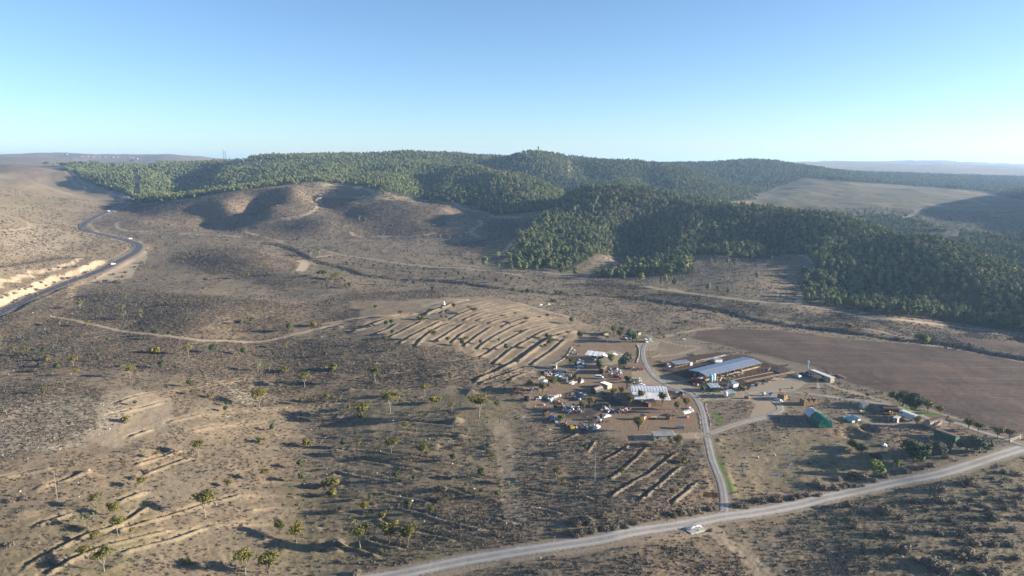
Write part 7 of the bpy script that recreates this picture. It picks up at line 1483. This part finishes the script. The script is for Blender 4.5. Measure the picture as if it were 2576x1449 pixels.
# far buildings: each on its own footing
def house(sh, x, y, wpx, h, label, mat=M_white, cat='building', dz=0):
    q = W(sh, x, y); wd = wpx*SH[sh][2]/px_m(q); t = empty('far_house', q, rnd.uniform(-.3, .3), label, cat); mk('wall', bxp(-wd/2, wd/2, -wd*.3, wd*.3, -3, h), mat, t); mk('roof', bxp(-wd/2-.4, wd/2+.4, -wd*.3-.4, wd*.3+.4, h+.02, h+.5), M_cream, t)
    for k in range(max(2, int(wd/9))): x0 = -wd/2+wd*(k+.3)/max(2, int(wd/9)); mk('window', bxp(x0, x0+1.6, -wd*.3-.08, -wd*.3-.01, h*.35, h*.75), M_glass, t)
for x, y, w_, h, lb in ((500, 112, 26, 7, 'white building on the bare summit at far left'), (470, 114, 10, 5, 'small white building left of the summit house'), (620, 128, 26, 6, 'leftmost long house of the far village skyline'), (660, 128, 16, 9, 'tallest block of the far village skyline'), (700, 130, 26, 6, 'second long house of the far village'), (745, 131, 16, 6, 'pale house in the middle of the far village'), (790, 132, 22, 5, 'low house right of the far village middle'),
                        (850, 134, 22, 6, 'pale house on the right part of the far village'), (885, 133, 18, 7, 'cream house at the right end of the far village'), (975, 136, 16, 7, 'lone house beyond the tan knoll'), (1005, 138, 18, 8, 'rightmost pale house on the far skyline'), (1030, 145, 30, 5, 'long low white hall below the far skyline'), (410, 187, 26, 5, 'white walled farmhouse among cypresses near the upper highway'), (1765, 142, 20, 6, 'equipment building at the foot of the masts'), (1200, 203, 8, 5, 'tiny white hut in the far wooded valley')):
    house('N1', x, y, w_*.7, h*.8, lb, M_cream)
mast('N1', 487, 110, 34, 1.2, 'thin mast beside the summit house at far left'); mast('N3', 2055, 205, 40, 1.0, 'thin antenna on the far blue hills'); 
rows_of('N1', {'C': [(430, 190, 36), (418, 190, 20), (445, 190, 18)], 'Z': [(350, 185, 22, 1.5), (470, 200, 30, 1.3), (500, 200, 28, 1.3), (540, 195, 28, 1.3), (690, 175, 22, 1.3), (1000, 165, 18, 1.5), (570, 190, 30, 1.2), (610, 190, 30, 1.2)]})
# vehicles on the highway
for k, (x, y, s_, lb) in enumerate(((855, 942, 1, 'white car driving on the lower straight of the highway'), (985, 750, 0, 'white car at the highway bend'), (822, 541, 0, 'white car on the middle stretch of the highway'), (925, 412, 0, 'white car on the upper highway before the forest'), (690, 366, 0, 'farthest white car on the highway'), (635, 670, 1, 'dark car on the first highway bend'))):
    q = W('N1', x, y); t, L = vehicle('highway_car', lb, 'car', (q.x, q.y, q.z+lifty(np.array([[q.x, q.y]]))[0]+.05), .8, SUV, [[(.55, 1.1), (3.2, 1.1), (2.8, 1.5), (.65, 1.52)]], 1.8, M_carw if lb[0] != 'd' else M_carb)
# guard rail on the outer highway bend
path, z, wd = ROADS['highway']; seg_ = [i for i in range(len(path)) if 640 < path[i, 1] < 960]
P3 = [Vector((path[i, 0], path[i, 1], z[i])) for i in seg_]
t = empty('guard_rail', P3[0], 0, 'pale steel guard rail along the outside of the highway bend', 'guard rail'); rl = []
for i in range(len(P3)-1):
    d = (P3[i+1]-P3[i]); nrm = Vector((-d.y, d.x, 0)).normalized()*5.6; a0 = P3[i]+nrm-P3[0]; b0 = P3[i+1]+nrm-P3[0]; rl.append(tube(tuple(a0+Vector((0, 0, 1))), tuple(b0+Vector((0, 0, 1))), .13, .13, 4))
    mk('post', tube(tuple(a0-Vector((0, 0, .5))), tuple(a0+Vector((0, 0, 1))), .09, .09, 4), M_steel, t)
mk('rail', rl, M_steel, t)
# palms
def palm(sh, x, y, hpx, label):
    q = W(sh, x, y); h = hpx*SH[sh][2]/px_m(q)/.93*.62; t = empty('palm_tree', q, rnd.uniform(0, 6), label, 'palm'); mk('trunk', tube((0, 0, -.2), (0.05, 0, h), .2, .13, 8), M_bark, t); g = random.Random(int(x)); fr = []
    for k in range(18):
        a = g.uniform(0, 6.28); up_ = g.uniform(.1, 1.0); ln = h*.62*g.uniform(.8, 1.1); pts = [(0, 0, h)]
        for j in range(1, 5): r_ = ln*j/4; pts.append((math.cos(a)*r_, math.sin(a)*r_, h+up_*r_-.6*r_*r_/ln))
        s_ = Vector((-math.sin(a), math.cos(a), 0)); c_ = []
        for j, pt in enumerate(pts): w2 = (.05, .16, .17, .12, .02)[j]; c_ += [tuple(Vector(pt)+s_*w2-Vector((0, 0, w2*.5))), pt, tuple(Vector(pt)-s_*w2-Vector((0, 0, w2*.5)))]
        fr.append((c_, [[3*j+i, 3*j+i+1, 3*j+4+i, 3*j+3+i] for j in range(4) for i in range(2)]))
    mk('fronds', fr, M_palm, t)
palm('FF', 515, 845, 130, 'young palm at the left start of the lined track'); palm('FF', 1185, 952, 150, 'tall thin palm in the middle of the lined track'); palm('FF', 1712, 1092, 150, 'widest palm beside the straw stack'); palm('FF', 2060, 1065, 100, 'rightmost small palm on the lined track')
palm('FF', 825, 740, 55, 'stemless small palm in the lined garden')
# stone edging: every stone its own piece
ST2 = []
for k in range(3):
    me = st[k].copy(); me.materials.clear(); me.materials.append(M_concst); ST2.append(me)
def edging(name, label, sh, pts, step=.75, size=.75):
    P_ = [W(sh, *p) for p in pts]; o0 = P_[0]; t = empty(name, o0, 0, label, 'stone edging'); g = random.Random(len(pts)); cnt = 0
    for a, b in zip(P_[:-1], P_[1:]):
        n = max(1, int((b-a).length/step))
        for k in range(n):
            q = a.lerp(b, k/n); q.z = float(height(q.x, q.y))+.1; cnt += 1
            if cnt > 290: return t
            o = link('stone', ST2[g.randrange(3)], None, t, q-o0+Vector((g.uniform(-.1, .1), g.uniform(-.1, .1), 0)), (0, 0, g.uniform(0, 6))); s_ = size*g.uniform(.7, 1.3); o.scale = (s_, s_, s_)
    return t
edging('stone_edging', 'ring of stones round the three cornered bed at the yard fork', 'FE', [(150, 850), (200, 920), (285, 1000), (400, 960), (515, 890), (330, 860), (150, 840)], .7, .8)
edging('stone_edging', 'line of stones along the right side of the driveway top', 'FD', [(2500, 610), (2230, 730), (2190, 800), (2230, 920), (2290, 1080), (2320, 1200), (2330, 1350)], .8, .7); edging('stone_edging', 'line of stones along the left side of the driveway top', 'FD', [(2020, 980), (2050, 1100), (2070, 1250), (2090, 1400)], .8, .7)
edging('stone_edging', 'upper stone border of the lined track', 'FF', [(690, 795), (1100, 845), (1500, 890), (1900, 930), (2300, 985), (2570, 1020)], 1.0, .8); edging('stone_edging', 'lower stone border of the lined track', 'FF', [(530, 845), (1000, 895), (1300, 925), (1700, 975), (2100, 1030), (2570, 1090)], 1.0, .8)
edging('stone_edging', 'stone bank between the yard and the last terrace', 'FA', [(1330, 560), (1290, 640), (1200, 770), (1120, 830), (1010, 890), (940, 920)], .8, 1.3); edging('stone_edging', 'pale wall of stones left of the yard lane', 'FC', [(440, 650), (490, 750), (490, 900), (450, 1050), (420, 1100)], .6, 1.0)
edging('stone_edging', 'stone edge of the round garden below the container house', 'FF', [(1200, 660), (1300, 640), (1500, 620), (1650, 625)], .9, .8)
# ------------------------------------------------------------------ scrap of the yard
SCR = {}
M_dirty = simple('dirty_white', (.40, .385, .36), .8, .3, 2); M_dsheet = simple('dull_grey_sheet', (.30, .31, .32), .8, .3, 2)
def proto(nm, parts, mats):
    out = []
    for m_ in mats: me = join_np(parts); me.name = nm; me.materials.append(m_); out.append(me)
    SCR[nm] = out
proto('metal_sheet', [corr(1.8, 1.1, 0, .35, .3, .03, .03)], [M_dirty, M_dsheet, M_rust, M_sheet]); proto('appliance_box', [bxp(-.4, .4, -.35, .35, 0, .9), bxp(-.36, .36, -.37, -.352, .06, .85)], [M_dirty, M_sheet, M_cream]); proto('crate', [bxp(-.6, .6, -.05, .05, 0, .7), bxp(-.6, -.5, .05, .8, 0, .7), bxp(.5, .6, .05, .8, 0, .7), bxp(-.6, .6, .8, .9, 0, .7), bxp(-.5, .5, .05, .8, 0, .08)], [M_wood, M_rust, M_lblue])
proto('oil_drum', [cyl(.3, .3, 0, .28, 10), cyl(.32, .32, .28, .32, 10), cyl(.3, .3, .32, .6, 10), cyl(.32, .32, .6, .64, 10), cyl(.3, .3, .64, .9, 10)], [M_blue, M_rust, M_carb, M_red]); proto('tyre', [cyl(.35, .38, 0, .1, 12), cyl(.38, .35, .1, .2, 12)], [M_black]); proto('plank', [rotp(bxp(-1.5, 1.5, -.1, .1, 0, .07), ry=.12, loc=(0, 0, .2))], [M_wood, M_palebark, M_rust])
proto('scrap_rack', [tube((-.9, -.5, 0), (-.9, -.5, 1), .04, .04, 4), tube((.9, -.5, 0), (.9, -.5, 1), .04, .04, 4), tube((-.9, .5, 0), (-.9, .5, 1), .04, .04, 4), tube((.9, .5, 0), (.9, .5, 1), .04, .04, 4), tube((-.9, -.5, 1), (.9, -.5, 1), .04, .04, 4), tube((-.9, .5, 1), (.9, .5, 1), .04, .04, 4), tube((-.9, -.5, 1), (-.9, .5, 1), .04, .04, 4), tube((.9, -.5, 1), (.9, .5, 1), .04, .04, 4)], [M_rust, M_steel]); proto('scrap_block', [prism([(-.7, 0), (.6, 0), (.8, .5), (.2, .9), (-.6, .6)], -.4, .4), bxp(-.3, .5, -.5, -.4, .1, .5)], [M_dkwood, M_rust, M_green, M_steel])
proto('bathtub', [prism([(-.8, .05), (.8, .05), (.9, .6), (-.9, .6)], -.38, .38)], [M_pipe, M_lblue])
CNAME = {'dirty_white': 'off white', 'dull_grey_sheet': 'grey', 'white_paint': 'white', 'blue_grey_tin': 'blue grey', 'white_tin': 'pale', 'rust': 'rusty', 'grey_white_sheet': 'grey white', 'weathered_cream': 'cream', 'old_timber': 'brown', 'pale_blue_paint': 'pale blue', 'blue_plastic': 'blue', 'blue_car_paint': 'dark blue', 'faded_red': 'red', 'black_rubber': 'black', 'pale_bark': 'pale', 'galvanised_steel': 'grey', 'dark_timber': 'dark', 'dark_green_cladding': 'green', 'white_pipe_enamel': 'white'}
def junk(sh, cx, cy, rx, ry, n, place, weights, seed, slope=0.0):
    g = random.Random(seed); ks = list(weights)
    for _ in range(n):
        r_ = math.sqrt(g.random()); a = g.uniform(0, 6.28); x = cx+math.cos(a)*r_*rx; y = cy+math.sin(a)*r_*ry+(x-cx)*slope
        k = g.choices(ks, [weights[q_] for q_ in ks])[0]; i = g.randrange(len(SCR[k])); q = W(sh, x, y); me = SCR[k][i]
        o = link(k, me, None, None, q+Vector((0, 0, g.uniform(0, .35)*(g.random() < .5))), (g.uniform(-.25, .25), g.uniform(-.25, .25), g.uniform(0, 6.28))); s_ = g.uniform(.75, 1.35); o.scale = (s_*g.uniform(.8, 1.3), s_, s_)
        lb = f"{CNAME[me.materials[0].name]} {k.replace('_', ' ')} {place}"; tag(o, lb, {'scrap_rack': 'rack', 'scrap_block': 'scrap', 'appliance_box': 'appliance', 'metal_sheet': 'sheet'}.get(k, k.replace('_', ' ')), lb)
W1 = {'metal_sheet': 4, 'appliance_box': 3, 'crate': 2, 'oil_drum': 1.5, 'plank': 3, 'scrap_rack': 2.5, 'scrap_block': 4, 'bathtub': 1, 'tyre': 1}
junk('FA', 1000, 1120, 300, 90, 66, 'in the big scrap heap above the marquee', W1, 1, .08); junk('FA', 1470, 940, 180, 110, 34, 'in the scrap row below the open shed', W1, 2, .1); junk('FA', 1380, 690, 120, 70, 14, 'on the stone bank left of the open shed', W1, 3); junk('FA', 1760, 790, 140, 40, 12, 'in front of the open shed', W1, 4)
junk('FA', 1480, 1255, 130, 55, 20, 'in the small heap left of the minivan', W1, 5); junk('FA', 2200, 1090, 180, 80, 34, 'between the old wagon and the red wreck', W1, 6, .1); junk('FB', 1450, 440, 190, 90, 44, 'in the upper part of the central scrap heap', W1, 7); junk('FB', 1330, 720, 260, 90, 54, 'in the lower part of the central scrap heap', W1, 8)
junk('FB', 880, 520, 260, 60, 26, 'in the scrap strip right of the black tank', W1, 9, .3); junk('FB', 800, 770, 90, 90, 16, 'at the left edge of the central heap', {'scrap_block': 3, 'scrap_rack': 3, 'plank': 3, 'crate': 1}, 10, .6); junk('FB', 1050, 970, 220, 50, 30, 'in the bottom scrap row left of the skip', W1, 11, .35); junk('FB', 1540, 1090, 150, 40, 16, 'in the bottom scrap row right of the skip', W1, 12)
junk('FB', 2150, 730, 260, 60, 40, 'in the scrap row below the dark ground', W1, 13, .15); junk('FB', 1800, 980, 170, 50, 22, 'in the diagonal scrap row at the bottom right', W1, 14, -.5); junk('FD', 130, 900, 120, 60, 14, 'left below the arched barn', W1, 15); junk('FD', 1480, 600, 150, 40, 14, 'between the tractor and the trees', {'plank': 3, 'crate': 2, 'scrap_block': 2, 'metal_sheet': 1}, 16); junk('FE', 200, 700, 130, 40, 18, 'beside the rusty shacks at the barn end', W1, 17)
junk('FE', 1250, 720, 220, 30, 20, 'in the weeds below the front pens', {'scrap_rack': 3, 'scrap_block': 4, 'tyre': 2, 'crate': 1}, 18, -.3); junk('FA', 2420, 380, 90, 50, 14, 'under the trees by the timber fence', W1, 19); junk('FC', 200, 470, 120, 40, 12, 'left of the two white vehicles', W1, 20); junk('FF', 1230, 400, 60, 25, 8, 'by the door of the container house', W1, 21); junk('FE', 640, 790, 90, 40, 14, 'beside the dark green shed', {'crate': 2, 'plank': 2, 'scrap_block': 2, 'scrap_rack': 2}, 22)
junk('FH', 750, 440, 150, 60, 12, 'around the open brown wagon', {'scrap_rack': 2, 'scrap_block': 3, 'plank': 2}, 23); junk('FD', 380, 190, 50, 40, 5, 'beside the flatbed truck', W1, 24); junk('FC', 330, 1270, 280, 25, 18, 'in the long row beside the yard lane', W1, 25, .1); junk('FB', 550, 500, 150, 30, 10, 'left of the white drums', W1, 26)
# fence and small timber wall of the upper yard
polyline_fence('timber_wall', 'tan timber wall behind the two white parked vehicles', 'FC', [(480, 490), (560, 480), (630, 460)], 1.7, .5, (1.5, .9, .3), M_yelw, M_yelw, pr=.24, cat='wall', zr=.1); polyline_fence('yard_fence', 'orange wooden fence below the trees of the upper yard', 'FC', [(140, 545), (300, 560), (370, 590)], 1.2, 1.2, (1, .5), M_pink)
p, a, l = span('FC', (470, 400), (600, 370)); shed('timber_hut', 'small dark roofed timber hut at the upper yard corner', 'hut', p, a, 3, 2.4, 2, 2.5, M_steel, M_yelw, 2)
p, a, l = span('FA', (2000, 330), (2100, 320)); shed('timber_hut', 'small tan hut half hidden by trees at the top of the yard', 'hut', p, a, 3, 2.4, 2.1, 2.3, M_wood, M_cream, 2)
polyline_fence('yard_fence', 'low white board fence right of the arched hut', 'FB', [(2290, 280), (2430, 285), (2560, 295), (2565, 170)], .8, 2, (.6,), M_white, M_white, zr=.1)
print('objects', len(bpy.data.objects))
# ------------------------------------------------------------------ haze
hz_me = bpy.data.meshes.new('haze')
x0, x1, y0, y1, z0, z1 = -14000, 24000, -200, 15400, -14, float(H.max())+45
bmh = bmesh.new(); bmesh.ops.create_cube(bmh, size=1); bmh.to_mesh(hz_me); bmh.free()
hz = link('haze', hz_me); hz.location = ((x0+x1)/2, (y0+y1)/2, (z0+z1)/2); hz.scale = (x1-x0, y1-y0, z1-z0); hz['kind'] = 'stuff'
mh = bpy.data.materials.new('air'); mh.use_nodes = True; mh.node_tree.nodes.remove(mh.node_tree.nodes['Principled BSDF'])
pv = mh.node_tree.nodes.new('ShaderNodeVolumePrincipled'); pv.inputs['Density'].default_value = 7.5e-5; pv.inputs['Color'].default_value = (.42, .66, 1, 1); pv.inputs['Anisotropy'].default_value = .2
mh.node_tree.links.new(pv.outputs[0], [x for x in mh.node_tree.nodes if x.type == 'OUTPUT_MATERIAL'][0].inputs['Volume'])

hz_me.materials.append(mh)
print('terrain z', float(H.min()), float(H.max()))
